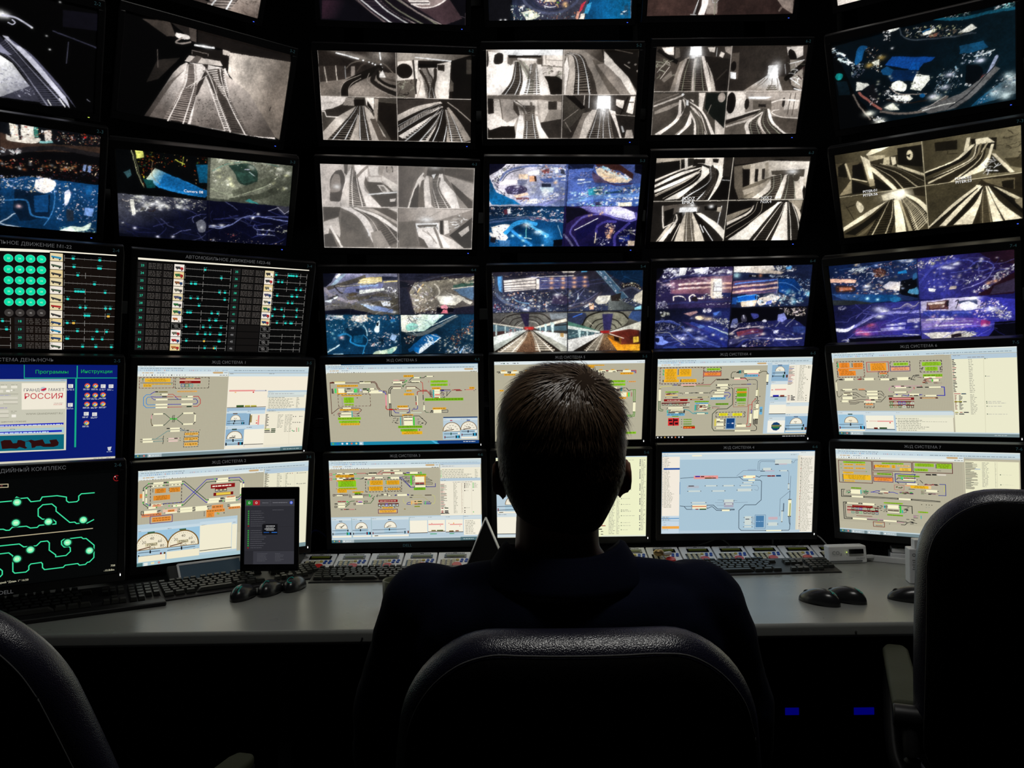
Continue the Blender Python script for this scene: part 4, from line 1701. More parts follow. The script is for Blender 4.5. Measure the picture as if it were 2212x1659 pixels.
l 345 5 435,764 789,762
l 345 5 12,803 156,800
l 345 5 228,803 364,800
l 345 5 437,801 763,798
l 111 11 175,758 174,774
l 111 11 308,757 307,773
l 111 11 614,755 614,771
l 111 9 15,792 14,812
l 111 9 232,793 232,812
l 711 9 439,791 439,810
r 2a8a5a 159,786 177,815
r 2ab0d0 178,786 192,815
r 112 193,787 208,815
r 6a1a28 369,786 385,815
r 2ab0d0 386,786 400,815
r 112 400,787 417,815
r 3a5a6a 770,782 787,811
r 7a3a2a 806,781 820,810
r f3eedc 11,823 210,842
r f3eedc 228,823 416,840
r f3eedc 432,822 817,842
l 111 7 457,831 491,829
r f5efdc 831,670 1017,808
r f5efdc 1026,669 1207,804
r f5efdc 1215,668 1399,803
r f5efdc 1407,667 1592,842
l 322 7 831,808 1019,808
l 322 7 1026,799 1208,795
l 322 7 1216,806 1399,806
r e89a94 1031,711 1189,724
r e89a94 1259,717 1390,728
o c55 6 1067,705 1157,735 1248,708 1364,741
o eaa848 9 1299,709
train 7a6a22 1060,780 1110,792
train 5a6a2a 1119,780 1188,792
train 7a5a22 1250,789 1300,802
train 8a4a2a 1317,788 1355,800
r 2a9a5a 1046,819 1117,827
r 2a9a5a 1252,819 1304,827
w 776 9 1424,676 1533,832
tb 0
@51
Z 0a1018
P 0c0c10 10,634 260,638 236,904 2,900
PG 22283c 3a3a48 280,740 795,795 260,638 1151,651 1093,762 1077,898 277,895
PG 0c4a78 0a6090 1155,753 1520,853 1141,651 1581,658 1596,901 1077,898
O 3a3550 486,678 588,754 712,775 856,758 947,667 853,555 588,551
LS 4a4f68 26 363,658 444,752 589,820 795,823 959,741 1028,650
LS 22263c 14 445,659 527,753 671,793 836,777 937,694
P e8d8b8 629,644 772,646 753,719 629,718
G fc8 .9 30 26 856,744
K 60 22 12 20 .7 fff/fc8/a64/3c2 506,679 957,685 857,777 609,773
LS fff 7 619,755 681,767 753,762
P eef0da 361,816 485,799 578,857 527,889 423,897
K 90 26 14 20 .7 fff/8a9/fda/345/566 248,749 362,751 485,799 630,849 630,901 277,895
G fff .9 14 10 393,751 377,765 132,893 184,894
P d83a4a 1031,752 1091,706 1053,789 1003,845
P e8a890 992,816 1023,817 1004,897 973,896
P fff0e0 1034,845 1085,827 1066,898 1014,897
P 3a9ac8 1065,836 1103,743 1154,725 1117,846
K 60 22 10 20 .7 8ab/3a2a28/a64/456 651,839 1002,817 973,896 651,896
P 1c4a68 1516,768 1567,769 1563,872 1511,871
K 12 26 12 0 .4 fff/fda/112 1477,824 1539,825 1531,853 1479,852
L 99a 4 1587,713 1595,896
N .1 8
@52
Q 0
Z d9cfc6
PG 998f85 eee 46,12 190,92 8,-2 811,1 808,58 229,56 142,34 7,20
P f3eae2 7,20 229,56 228,137 286,182 40,445 0,445
E 15110e 16 80 11,91
O 1d1916 89,56 132,34 176,47 178,110 160,136 102,145 78,118
P 6b635b 224,56 591,57 592,165 539,173 286,173 223,137
P 15110e 229,56 576,57 576,80 238,83
P cfc5bb 286,110 519,93 539,164 267,173
P 4a423b 538,93 591,93 587,165 549,164
P e0d6cc 596,66 808,58 813,237 597,165
L 6b625a 6 624,58 626,138
L 6b625a 5 625,102 805,111
L 5b534b 8 597,160 811,174
W 16 60 7 .9 3b342e/776 617,165 772,165 804,283 618,228
P fbf3ec 267,146 325,137 306,281 187,446 40,445 139,326
P fbf3ec 354,137 422,137 523,447 316,446 364,309
P f6eee6 519,146 577,147 599,273 681,448 523,447
P 17130f 608,259 745,264 810,301 814,448 681,448 649,328
T 5b534b 15110e ddd .4 315,119 286,308 187,455 | 345,119 355,309 296,456
T - 776 998 .5 345,119 443,282 444,456 | 383,119 481,264 483,456
T - 2b2622 fff .38 471,146 453,327 424,456 | 519,146 531,327 533,456
LS 7b736b 22 354,110 423,200 482,282
LS 7b736b 30 509,146 501,218 472,282
L fbf3ec 20 335,92 519,102
LS e0d6cc 8 568,164 560,282 611,447
Q 1
Z 6b635b
PG a59b92 3b342e 816,5 1160,148 816,1 1250,2 1238,149 1058,32 817,40
B 8a8178 817,23 961,5 1108,77 1471,450 | 819,94 953,58 1046,202 1135,449
P 5a524a 1109,95 1257,140 1530,450 1322,450 1163,202
B b5aba1 818,58 856,49 871,238 838,448 | 924,50 948,202 953,329 937,448
P f0e7df 820,147 847,67 870,192 838,448 824,448
T 15110e 5a524a eee .42 827,49 924,67 968,202 977,449 | 855,32 982,67 1046,202 1100,449
B 332d28 972,50 1116,238 1184,449 | 992,59 1077,238 1115,449
L 15110e 10 1211,6 1242,140
P e9e0d6 1231,19 1354,131 1509,285 1599,441 1530,450 1422,294 1238,140
B 8c8279 1238,140 1360,239 1540,450 | 1160,148 1285,293 1431,450
P 110e0b 1235,2 1597,3 1607,423 1498,267 1354,140 1251,33
L 9c938a 8 1452,149 1513,185
E 77706a 14 10 1499,131 1569,150 1597,213
L 5a524a 8 1346,6 1532,42
Q 2
Z a89e95
P 1a1613 10,464 69,464 77,632 12,642
P 665e56 0,450 809,453 811,522 563,494 286,493 10,482
P e2d8ce 286,502 538,503 545,644 316,643
P 3b342e 286,502 326,539 356,662 336,662 286,595
P d8cec4 78,511 138,492 166,728 26,737 17,661 77,632
L 5b534b 10 138,483 176,728 216,728
P c5bbb1 553,512 662,513 656,720 586,729
P 2b2622 657,513 751,513 753,597 659,597
P 8a8178 674,597 803,597 800,692 606,729
P 15110e 5,765 25,804 155,766 296,766 316,892 3,891
P 2b2622 576,729 805,692 806,894 649,893 587,777
P ece2d9 7,642 77,632 216,728 336,671 286,766 155,766 35,804 5,775
P f9f1ea 346,652 385,652 427,892 306,892 326,747
P f6ede5 485,643 545,663 587,777 669,893 538,893
T 8f857b 2b2622 ddd .42 405,558 431,700 427,902 | 484,559 496,700 528,902
LS 6b635b 40 316,521 405,605 446,700
LS 6b635b 26 474,531 485,606 465,681
LS 8f857b 5 306,521 355,577 376,662
LS f3eae2 10 296,511 385,568 425,634
G 2b2622 .7 130 40 405,587
Q 3
Z 2a2521
P 3b3630 819,457 928,458 1062,608 889,797 828,778
L d6ccc2 8 1046,458 1040,551
L fff 7 1096,458 1096,580
L 8c8279 8 826,711 982,598
L 8c8279 8 847,730 910,826
P 0f0c0a 839,457 937,458 1061,579 1012,598
P fff 1185,459 1323,459 1331,599 1181,599
G fff .9 90 90 1248,543
P 776e66 1033,636 1181,599 1104,895 922,894
B c9bfb5 1131,599 1056,702 1003,895 | 1191,599 1138,750 1094,895
B d8cec4 1241,599 1228,751 1225,895 | 1281,599 1259,751 1256,896
T 6b635b 1a1512 ccc .45 1201,589 1158,750 1114,895 | 1231,589 1218,751 1205,895
T 6b635b 1a1512 ccc .45 1270,590 1259,751 1266,896 | 1300,590 1319,751 1347,896
G fff .8 60 110 1250,580
B eae0d7 1311,599 1389,751 1448,896 | 1382,618 1452,800 1489,896
P 1d1916 1383,647 1604,666 1600,897 1468,896
L b5aba1 6 1383,651 1599,668
P e6dcd2 1384,492 1475,511 1460,590 1388,562
P e6dcd2 1541,464 1590,465 1573,647 1502,628
L 15110e 16 1512,478 1443,647
L 15110e 10 1388,562 1481,619
L 15110e 9 1515,525 1575,525
P a59b92 1513,809 1574,810 1600,897 1499,896
P bbb 1451,771 1471,771 1494,829 1475,838
N .1 10
Q -
L ded4ca 6 813,5 809,899
L ded4ca 6 8,445 1601,449
L ded4ca 6 4,3 3,898
L ded4ca 6 1,894 1600,899
N .05 6
@53
Q 0
Z 8f93b5
PG c9c4cf 6a78a8 352,102 667,322 3,0 818,18 824,457 1,455
PG 0b2038 0e6fae 2,61 179,417 2,140 24,193 72,300 268,389 331,429 28,436 1,391
P 0c0c1c 3,0 185,-2 133,51 2,131
K 140 26 12 -40 .3 fff/ccd/776/223 72,87 237,6 290,15 116,175 46,193
K 80 26 12 50 .3 fff/dcd/556/223 28,167 98,131 99,264 223,344 161,344 64,264
LS 5f6b98 22 116,175 186,86 360,31 622,24 798,44
LS 3b3f58 9 134,192 203,103 360,49
P f2d2b4 308,111 405,110 406,163 309,159
P fff 404,83 518,65 519,117 405,119
P e0a880 414,127 484,127 486,189 424,189
P 2b1614 467,131 489,131 496,189 477,189
P fff3f0 160,174 300,168 292,208 134,223 103,210
P 8a4a48 536,73 622,46 624,99 572,108
P 6a6f8c 292,173 397,176 390,234 301,235
K 160 30 12 0 .3 fff/ccd/8fa6d8/556/334/e8b090 499,12 814,27 813,186 521,188
P e6eef8 670,41 714,41 725,98 690,98
P 2a2c3b 745,54 781,62 792,115 748,106
P 4a5f9c 520,162 815,141 813,186 574,197
L fff 12 757,133 819,130
L dde 12 754,168 821,168
P 1f2638 548,210 650,209 651,248 549,249
P c9e0ee 523,251 682,249 675,303 569,313
G fff .8 40 26 595,295 596,331
O 3a3350 161,263 240,227 363,235 399,279 347,315 205,321
K 60 22 9 0 .6 889/223/99b 169,236 390,234 391,315 187,317
P e8c8b0 250,334 400,306 418,333 285,361
P 6b3a38 277,361 419,360 419,380 286,381
P fff 419,378 508,368 509,423 420,424
K 130 30 11 -8 .3 fff/ccd/446/aab/fda 294,370 544,368 807,257 820,366 581,422 349,434
L dde 12 680,322 720,312
L dde 12 686,347 734,332
L dde 9 527,405 669,367
LS 7a80b8 26 546,432 670,403 819,329
W 16 120 6 .3 a0a6d0/5a6090 562,368 808,275 815,448 492,451
D 40 14 .7 fff/ffe 290,15 814,27 815,448 295,407
G fc9 .9 18 14 694,196
Q 1
Z 3f4f88
PG 101428 101428 831,9 1535,1 822,0 1094,6 1079,50 1009,42 904,61 824,53
PG 4f66b0 3b5aa0 835,97 1557,268 834,61 1097,50 1285,208 1597,205 1609,451 833,457
P 04040c 1517,2 1601,1 1607,116 1524,90
P 3a1f1c 1094,2 1358,3 1517,108 1513,161 1364,74 1131,32
P f7e3c6 1105,32 1239,57 1504,161 1462,197 1248,199 1127,103
P ffd9b0 1170,93 1372,180 1319,199 1229,182
K 50 44 16 30 .15 fff/9bd8f8/eef/8a5a4a 1122,23 1237,40 1503,152 1487,179 1277,101
LS 3b2c50 16 1081,85 1165,147 1248,199 1375,221 1507,206
W 20 220 7 .2 6f86cc/2d3d78/8890c0 834,79 1098,68 1194,182 1107,219 839,185
P 5a4a68 1064,94 1145,120 1249,208 1106,192
K 40 14 10 0 .2 223/d8b090/446 949,87 1055,86 1059,148 961,149
L fff 16 936,171 998,169
L cde 9 929,211 1070,188
K 120 24 11 -20 .5 cff/fff/6fc0c8/234/8ad/fca 1020,255 1241,226 1257,325 1044,364 865,356
P 2d8fa6 1039,273 1127,245 1149,326 1061,345
K 30 50 12 0 .1 eed/1a3a48 1132,254 1181,254 1185,326 1136,327
P 1a3550 1237,298 1406,279 1408,301 1238,318
K 70 26 11 -5 .6 fff/9cd/fb8/234/56a 1252,253 1600,241 1596,304 1416,297
LS 5f86c8 30 840,411 1116,363 1384,343 1607,322
LS 7aa0d8 9 839,384 1114,336 1592,359
K 60 30 10 -5 .3 fff/eee/88a 1251,371 1600,350 1598,377 1298,398
P f2ead2 1371,411 1523,401 1523,449 1383,451
K 60 26 14 0 .6 fff/8fd/345/cde 939,410 1370,397 1374,448 941,451
P 2b2c48 1128,409 1199,403 1202,445 1134,445
D 60 12 .8 fff/ffd/cff 841,221 1597,214 1608,441 851,448
Q 2
Z 0a2540
PG 0d1f38 0b4a80 224,462 319,836 1,464 811,462 825,895 0,900
K 220 26 9 0 .5 fff/cde/88a/fcb/123 1,464 180,462 808,494 813,624 496,598 225,554 1,574
P fff 189,481 220,476 234,526 203,531
P 5a2a38 153,490 189,481 198,536 162,545
LS 3b5078 22 1,630 226,601 405,581 804,624
LS 6b7898 7 1,602 225,573 495,561
K 60 30 9 2 .2 b07a88/fff/a55/ddd 423,571 803,596 814,633 442,599
O f4efe8 19,677 136,648 217,652 226,675 163,723 136,751 46,742
P f6f0ea 5,743 173,742 209,798 164,846 10,780
K 60 22 10 30 .6 fff/224/fda/446 10,667 208,666 164,846 9,876
P 14141c 14,790 78,794 69,856 14,847
P 3a6a9a 109,827 228,827 219,894 119,894
LS 2f9ae0 44 182,741 262,656 370,618 497,645
LS 2f8ad0 34 227,703 318,778 457,883
LS 4ab0e8 34 397,627 499,702 637,776
PG 04223f 063a66 371,646 410,787 370,637 407,646 610,796 594,872 503,873 318,759 263,703
L 9fe 6 398,665 401,797
L dff 8 382,797 456,814
G cff .9 18 14 619,786 336,774 369,830 255,779
G fff .8 50 24 407,655 536,739
G 4ae .5 60 90 638,814
L bde 6 742,662 793,794
P 04060c 703,824 822,813 825,895 705,896
K 30 16 8 -40 .3 fff/8cf 407,646 628,786 611,805 398,674
G fff .9 14 10 586,887 384,893
Q 3
Z 14103a
PG 2a1c50 0c0c30 1034,501 1236,830 815,457 1573,451 1601,895 825,900
P 0b0a18 824,457 987,465 1081,529 947,567 832,643
PG cfc9ef 7a74b8 1396,508 1125,510 959,456 1265,444 1392,452 1560,516 1584,581 1522,600 1355,564 1079,510
G fff .9 90 28 1388,517
K 90 16 8 20 .7 fff/8a84c8/dde/445 986,460 1302,453 1562,534 1539,591 1125,519
LS 5a54a0 20 1579,525 1593,581 1532,609 1402,592 1217,537 1028,566 932,642 882,737 942,832 982,899
L fff 9 931,713 1170,584
P 100e3a 936,727 1175,593 1154,687 1050,793 960,832
LS 3a3480 26 1166,744 1171,678 1259,621 1368,620
LS 3a3480 30 1378,887 1371,781 1456,695 1516,638
K 90 22 10 60 .6 fda/eb9/fff/865/433 1260,640 1369,639 1367,733 1310,829 1261,791
G fb8 .9 20 26 1306,781 1330,724
K 60 16 9 0 .8 fff/99b/334 1141,783 1327,810 1314,887 1165,878
L edb 10 1162,744 1157,859
P 14206a 1417,790 1536,770 1541,837 1422,848
K 50 34 12 10 .2 dde/887/fed/445 1404,733 1583,675 1601,895 1415,886
P c9b49c 1523,838 1597,837 1597,895 1527,895
G fc8 .9 10 10 1073,555 1100,547 1194,537 1216,523
LS 6a6890 22 819,766 868,823 917,889
Q -
L 0a0a18 5 822,0 825,900
L 0a0a18 4 1,459 1605,451
N .1 8
@54
Q T
Z 1c1c26
PG 23202a 2c3450 288,9 283,453 5,-4 1591,4 1594,441 0,449
P 4a6f98 58,51 112,48 109,227 59,208
P 5aa0dc 62,56 98,52 95,217 64,198
K 60 14 10 70 .5 fff/ba9/665 4,23 31,23 49,263 12,300
B 3a4050 26,42 41,226 193,377 | 53,60 95,245 283,406
PG f9f0e8 e8ddd2 124,107 466,113 124,107 502,54 466,85 466,195 132,218
L 2b2430 7 124,126 466,94
L 2b2430 7 124,150 466,131
L 2b2430 7 128,176 466,168
L 2b2430 7 127,199 466,188
L 1a1620 7 466,81 470,200
L f6efe8 8 125,100 466,69 609,58 867,55
P fff3e6 471,85 547,82 538,196 470,195
PG 454a78 2d3058 511,141 1001,148 502,72 1009,62 1037,176 502,205
B e8e2e4 520,100 645,102 770,101 | 520,106 645,108 770,110
W 20 500 5 .02 7a7fa8/3b3f68/55598a 520,86 1089,73 1091,204 520,205
L 6a5a70 6 511,127 1027,117
L 6a5a70 6 511,159 1028,158
L c8c0d0 5 511,188 708,185
G fb8 .9 22 14 632,83 752,85 872,81 987,75 632,129 757,131 872,128 983,121 632,184 752,181 873,174 984,166
P 1a1a28 198,-1 804,0 805,54 134,57
K 90 26 8 0 .3 4a3a38/2c2228/8a7a70 198,-1 893,2 894,47 125,57
P c8bfb4 742,-1 893,0 867,24 751,22
P 4a90b8 946,-2 1008,-1 1008,17 946,19
P 0a1f38 1175,-3 1591,4 1598,185 1443,164 1354,118
W 16 200 5 .2 16406a/0c2a4a 1132,51 1570,31 1575,157 1268,180
P 3f5f7a 1087,-4 1175,-3 1448,301 1377,318
L 9ab0b8 6 1175,-3 1448,301
L 7a9098 6 1096,-4 1377,309
K 30 22 10 48 .2 eef/ccd/89a 1114,5 1149,6 1339,226 1304,226
O 141018 1355,154 1443,137 1531,147 1585,203 1498,210 1392,200
K 90 16 10 20 .8 ffe/eda/876/332 1372,145 1530,138 1595,221 1488,192 1373,181
LS 4a4e60 24 1357,227 1488,192 1596,248
P c8c0ae 1517,275 1599,221 1600,377 1502,339
PG 6a6f6c 3a3f40 1235,317 1452,430 1270,271 1504,394 1594,441 1238,437 1236,335
P f2ecd8 1128,278 1261,271 1253,317 1219,362 1130,370 1093,333
G fff .6 60 30 1182,316
K 60 20 12 10 .6 fff/d8d0c0/665 942,331 1236,353 1274,437 934,442
P d8a888 1031,360 1085,361 1086,425 1041,425
K 30 40 7 -20 .1 fff/332 942,359 1085,351 1068,397 942,405
P 221c1a 1261,280 1375,245 1360,337 1271,335
P 8ac8d8 1522,412 1592,386 1594,432 1523,436
K 60 14 9 0 .8 fff/998/443 1270,299 1537,321 1593,404 1449,356
LS 4a4450 22 808,413 1004,359 1163,242
LS 5a5870 12 808,385 986,332 1127,242
LS 22243a 16 609,345 663,253 771,273 879,330 772,384 646,373
P 3c3450 645,271 735,236 843,330 772,366 628,354
LS 55607a 30 41,244 148,339 338,407
LS 6a90b0 12 212,284 284,331 393,351
K 170 20 9 10 .8 fff/fda/c86/357/99b/223 122,227 609,225 610,419 192,405
K 60 18 9 60 .8 fff/c44/357 3,318 147,367 283,443 9,449
D 90 11 .9 fff/ffe/fda/cef 105,208 1091,223 916,423 101,441
K 60 10 7 0 .2 ffc/fda 37,426 790,412 790,440 46,450
G fff .9 34 14 356,416 690,258
L eee 8 573,335 573,391
L fff 6 914,248 914,312
K 60 14 9 0 .8 dcf/88a/446 1,374 374,407 555,437 9,449
Q 2
Z 3a3632
PG 5c5a58 2c2422 392,510 391,633 -9,454 799,450 805,638 -3,572
O 6a6862 81,507 210,452 392,445 555,465 619,532 501,587 391,624 281,604 135,564
LS 2b2624 14 71,582 127,507 246,466 392,459 537,470 619,532
LS 2b2624 10 171,593 218,527 319,500 392,496 483,507 555,569
LS 2b2624 8 226,598 282,547 392,527 464,544 510,587
LS e0d8cc 5 263,594 318,557 391,548 464,563 491,592
P 2a2440 292,457 392,459 386,605 345,604
LS e0d8cc 4 71,573 145,498
P 7f868c 610,466 799,459 800,515 628,532
P b4342c 336,609 437,610 432,643 345,642
G f33 .6 30 12 373,624 418,624
G fff .7 10 8 368,635
P eee6d4 -2,558 327,614 327,633 -3,572
P eee6d4 437,615 791,520 800,553 464,629
P 55707c -3,577 336,633 336,647 -5,677
P 3a2422 -4,658 143,650 142,688 4,706
K 40 20 14 0 .3 9aa/cdd/b66/844 171,602 336,628 336,647 170,679
P 4a6470 464,629 791,571 801,657 519,654
P d8f0ec 619,560 660,565 655,688 637,688
P c8e4e0 555,578 582,579 578,664 564,673
P c8e4e0 501,597 514,597 514,654 505,653
P c8e4e0 469,606 478,606 478,644
P d0e4e0 30,572 43,573 41,701 22,701
P c0d4d0 126,592 139,593 138,678 124,678
LS 1a1412 12 673,598 791,590
P e9efe9 4,715 170,669 345,642 363,652 2,811
P aab0a8 2,811 363,652 363,661 10,879
P eef0ea 427,648 801,694 804,847 610,731
P a8a89c 427,648 610,731 804,847 804,890 738,890
P 1d1712 363,652 427,648 738,895 647,899 9,897 28,870
P 3a3026 372,652 409,652 463,893 278,896
PG 8a6a50 5a4030 390,700 389,892 377,662 409,662 518,898 213,895
K 260 10 6 0 1 b08a68/5a3c2a/8a6648/2c1c14 377,671 413,672 500,898 213,895
T - c8bca8 fff3e4 .42 371,652 280,737 65,901 | 378,652 335,738 195,902
T - c8bca8 fff3e4 .42 405,648 454,739 509,898 | 414,648 500,739 651,899
P c8a060 728,684 765,685 765,732 728,722
K 24 12 14 0 .3 eee/345/a66 152,650 336,642 188,698 152,697
K 16 12 14 0 .3 eee/345/a66 464,639 619,655 610,683 519,673
Q 3
Z 23242c
PG 68665c 2c2822 1221,474 1226,661 808,450 1594,436 1590,580 1280,671 1172,670 805,572
P 2a3048 808,459 997,462 1025,537 918,611 809,572
P 2c4068 1497,449 1594,436 1595,580 1455,523
L 3a70e0 9 863,507 961,470
O 7a7868 972,592 1025,499 1114,463 1239,455 1364,466 1455,542 1412,607 1279,661 1172,665 1054,640
LS 14120e 16 963,602 1016,508 1114,463 1238,448 1382,466 1455,532
LS 14120e 12 1045,631 1097,556 1169,534 1240,530 1330,549 1386,606
LS 14120e 9 1099,650 1143,594 1224,576 1296,596 1333,634
LS 14120e 7 1144,655 1179,613 1233,605 1279,643
P 2b2850 1177,478 1293,474 1270,661 1198,661
LS e8e0c8 5 1016,546 1080,603
P a01c1c 1158,665 1261,661 1253,694 1172,693
P eef4ec 809,600 1154,670 1154,689 810,638
P 4a7868 809,553 1054,631 1154,670 809,600
P 3c5860 810,638 1154,689 1100,707 811,752
K 46 22 9 0 .2 9cc/dee/577 810,666 1055,678 1010,734 811,742
P cfe9e6 914,639 950,644 947,758 933,758
P cfe9e6 1009,659 1027,659 1027,735 1015,735
P cfe9e6 1063,664 1072,664 1073,716
K 40 12 16 0 .3 eee/444/a99 964,696 1136,679 1056,744 965,753
P eae8e2 811,761 1181,689 1190,698 867,891 812,893
P 1a140f 1190,698 1217,699 1122,893 1003,892 867,891
PG 8a7050 4a3426 1236,708 1194,889 1190,698 1244,699 1339,890 1122,890
K 200 10 6 80 .6 b08a60/4a3020/7a5838/2c1a10 1195,708 1245,708 1321,890 1131,888
T - b8ac98 f6ecd8 .42 1186,698 1128,755 1013,892 | 1199,698 1173,755 1113,890
L 7a4a38 8 1245,708 1348,885
PG eef0e8 b8b4a4 1280,671 1591,599 1253,680 1598,562 1598,674 1486,654 1280,690
PG 8a3a2c 3a1510 1281,709 1595,712 1226,689 1476,649 1584,665 1594,816 1554,825 1392,833 1372,747
P 5a2018 1370,672 1548,664 1577,712 1416,738 1253,699
PG d88018 f0a828 1282,756 1555,863 1241,737 1392,824 1594,821 1597,897 1349,890
P 7a4a18 1240,708 1390,748 1392,819 1245,737
P 1a0c08 1308,728 1363,743 1373,795 1318,775
L fff3e0 7 1262,699 1417,753
P f2cc48 1520,739 1578,735 1584,797 1522,806
L 8a5a18 5 1551,740 1553,801
Q -
L 060608 5 804,0 804,890
L 060608 4 0,449 1594,436
N .06 6
@55
gb
r dfe8ea 0,0 1602,45
w 345 1 11,8 74,15
w 345 1 1520,20 1597,29
k 9 9 9 333 24,19 268,30
r 142 96,19 109,30
r 223 215,20 225,29
gr 2,39 1633,900
strip 63,112 139,133
strip 176,112 259,134
strip 301,113 369,134
y e8a828 1 75,100 116,109
y e8a828 1 200,100 238,109
y e8a828 1 325,101 365,110
l 222 7 27,117 61,116
l 222 7 139,118 176,117
l 222 7 266,118 301,117
o 222 7 44,128 61,129 158,130 170,130 280,130 297,130
y f0b030 1 103,139 223,158
strip 420,113 504,135
strip 555,114 640,135
strip 708,115 793,136
l 222 7 369,118 792,119
y 88c820 4 335,225 471,296
y e8a828 2 556,226 709,262
l 6a9a4a 8 370,420 370,563 799,565 796,351 1138,353
strip 455,456 670,493
strip 455,510 670,538
k 20 8 14 222/433/2a6 421,456 454,536
y 6ab0d8 1 841,458 1013,486
strip 887,638 1061,675
l 33a 7 284,689 456,690 508,636 887,638
y 88c820 1 215,724 508,753
y e8a828 1 969,51 1169,62
y e8a828 2 982,62 1063,86
y f0b030 1 45,314 97,332
strip 1030,112 1077,134
strip 1102,113 1188,134
strip 1213,113 1303,134
strip 1366,115 1456,135
y e8a828 1 1115,101 1153,110
y e8a828 1 1241,100 1277,110
y e8a828 1 1389,101 1430,110
l 222 7 1077,118 1102,117
l a33 7 1187,116 1213,117
l 5a2222 7 1302,117 1366,117
l b22 7 1456,118 1509,118 1510,147
l 339 7 1460,126 1499,128 1500,147
train 222 1141,125 1184,134
train 332 1260,125 1294,133
y f0a828 1 1341,140 1481,161
y 88c820 2 1188,224 1399,249
y 88c820 2 1189,260 1400,285
o 4b5 6 1422,242
y e8a050 1 1434,235 1512,248
strip 1197,301 1310,346
strip 1353,361 1417,409
r 3ab0b0 1351,302 1368,347
k 20 8 20 222/533 1313,304 1413,345
l 222 6 1411,310 1438,342 1464,332
l 6a9a4a 8 1464,332 1511,332 1510,462
l 6a9a4a 8 1490,337 1493,461
k 20 8 16 222/433 1315,362 1350,409
r 4ad868 1432,363 1451,409
k 12 8 6 a55 1465,363 1484,408
r e8a828 1417,361 1431,412
y f0a828 1 1303,414 1412,434
f 5a2222 6 20 1141,451 1388,582
strip 1491,475 1518,578
l 6a9a4a 8 1501,580 1496,619 1388,618
l 6a9a4a 8 1514,580 1510,633 1397,632
strip 1389,648 1440,661
l 464 5 1439,656 1484,637
y 88c820 1 1359,809 1536,833
y e8b028 2 1314,487 1354,515
@56
gb
r e6ead8 -19,-14 1606,22
r b4c8d6 -19,-5 1605,13
r eef0c8 534,13 1611,899
r eef0c8 -19,9 532,395
w 776 50 1200,32 1273,876
w 776 24 534,41 630,396
w 776 24 673,42 812,398
w 776 24 881,43 952,399
k 60 16 26 222/322/a33/6a6a2a 1048,38 1131,874
w aa9 29 1282,435 1319,876
o 445 8 1531,47 1531,63 1530,79 1530,110 1530,157 1530,173 1530,251 1531,315 1531,364 1531,380 1533,476 1533,538 1533,603 1533,618 1532,667 1533,746 1534,778 1533,810 1533,826 1530,93 1529,189 1530,205 1530,221 1530,237 1532,331 1532,347 1531,428 1532,491 1532,507 1533,524 1532,683 1533,699 1533,714
w 776 50 1542,41 1592,834
o 565 7 1335,474 1336,538 1336,601 1336,618 1336,665 1336,744 1336,777 1336,824
w 776 1 1346,469 1453,479
w 776 1 1347,534 1454,543
w 776 2 1347,595 1454,623
w 776 1 1348,661 1493,671
w 776 1 1349,740 1455,750
w 776 1 1349,772 1486,782
w 776 1 1350,820 1414,830
w 776 1 1379,42 1494,51
w 776 1 1382,247 1454,256
w 776 2 1351,359 1452,383
train 6a8a3a 1122,707 1152,716
train a22 1123,772 1169,781
train 112 1116,837 1143,844
train 112 1116,869 1143,876
r dde4d4 1124,886 1604,900
r b8ccd8 -6,334 209,665
r d0dce0 -6,334 212,384
gauge 90 2 f0ead8 178,520
l 345 6 7,546 210,542
l 345 6 6,587 210,582
l 711 9 13,567 13,594
r f0ead8 6,601 209,624
l 111 7 26,612 65,610
r d0dce0 -1,628 209,661
w 345 1 12,631 117,643
r f3eedc -1,663 206,852
r 345 -5,854 206,864
r d0dce0 -5,861 206,894
@61
Z 30221e
PG 3a2a26 251a18 209,788 1425,852 -22,649 1599,673 1606,910 1,904
P 8c8078 640,677 760,679 774,888 652,886
P fff3ee 590,676 660,677 662,786 633,895 562,894 593,803
B 221a17 542,693 533,802 501,893 | 592,694 583,803 562,894
L ccc 7 564,712 521,894
L ddd 7 549,766 510,884
L ccc 7 480,888 542,894
L bbb 7 706,732 711,773 751,778 786,733
L 776 10 738,751 744,897
P 8c7d74 1399,742 1590,745 1600,900 1483,835
P 6b5d55 1483,835 1450,880 1437,861 1462,825
N .1 40
@62
Q 0
Z 2b2622
P 3b342e -3,85 186,141 256,159 183,451 5,448
P e9dfd6 59,14 184,6 191,87 113,77
P 0d0b09 9,49 31,23 245,141 229,177 188,159
W 14 80 9 .5 e0d6cc/776/998 17,94 188,159 172,322 21,265
L b5aba1 7 25,256 128,140
L c9bfb5 7 64,320 153,203
P 6b635b 175,240 190,295 106,357 75,330
P fff 364,4 476,5 485,90 357,89
G fff .8 80 80 416,89
P 83796f 256,159 358,98 302,452 173,450
B a89e95 312,124 256,268 223,451 | 359,107 315,269 292,452
T 4a423b 15110e 776 .4 361,125 325,269 303,461 | 419,125 404,270 403,463
T 4a423b 15110e 887 .4 437,107 434,270 442,463 | 477,108 503,271 542,465
B a89e95 410,125 404,270 407,454 | 434,125 424,270 436,454
B ded4ca 485,99 532,271 591,456 | 510,99 582,272 631,457
B b9afa5 541,163 592,272 621,457 | 561,163 621,273 671,457
G fff .5 60 140 439,125
P 1a1613 515,99 793,129 821,460 681,458 612,272
P ded4ca 545,15 623,11 619,64 569,55
P ded4ca 687,56 728,75 713,119 672,101
P 8c8279 721,12 799,8 799,93 736,57
L bbb 6 644,20 643,101
L 332d28 14 668,337 766,238
P 5b534b 205,16 244,16 261,105 204,123
Q 1
Z 2e2824
PG 1f1a17 352f2a 779,3 1284,98 799,4 1370,0 1413,375 1031,453 814,446
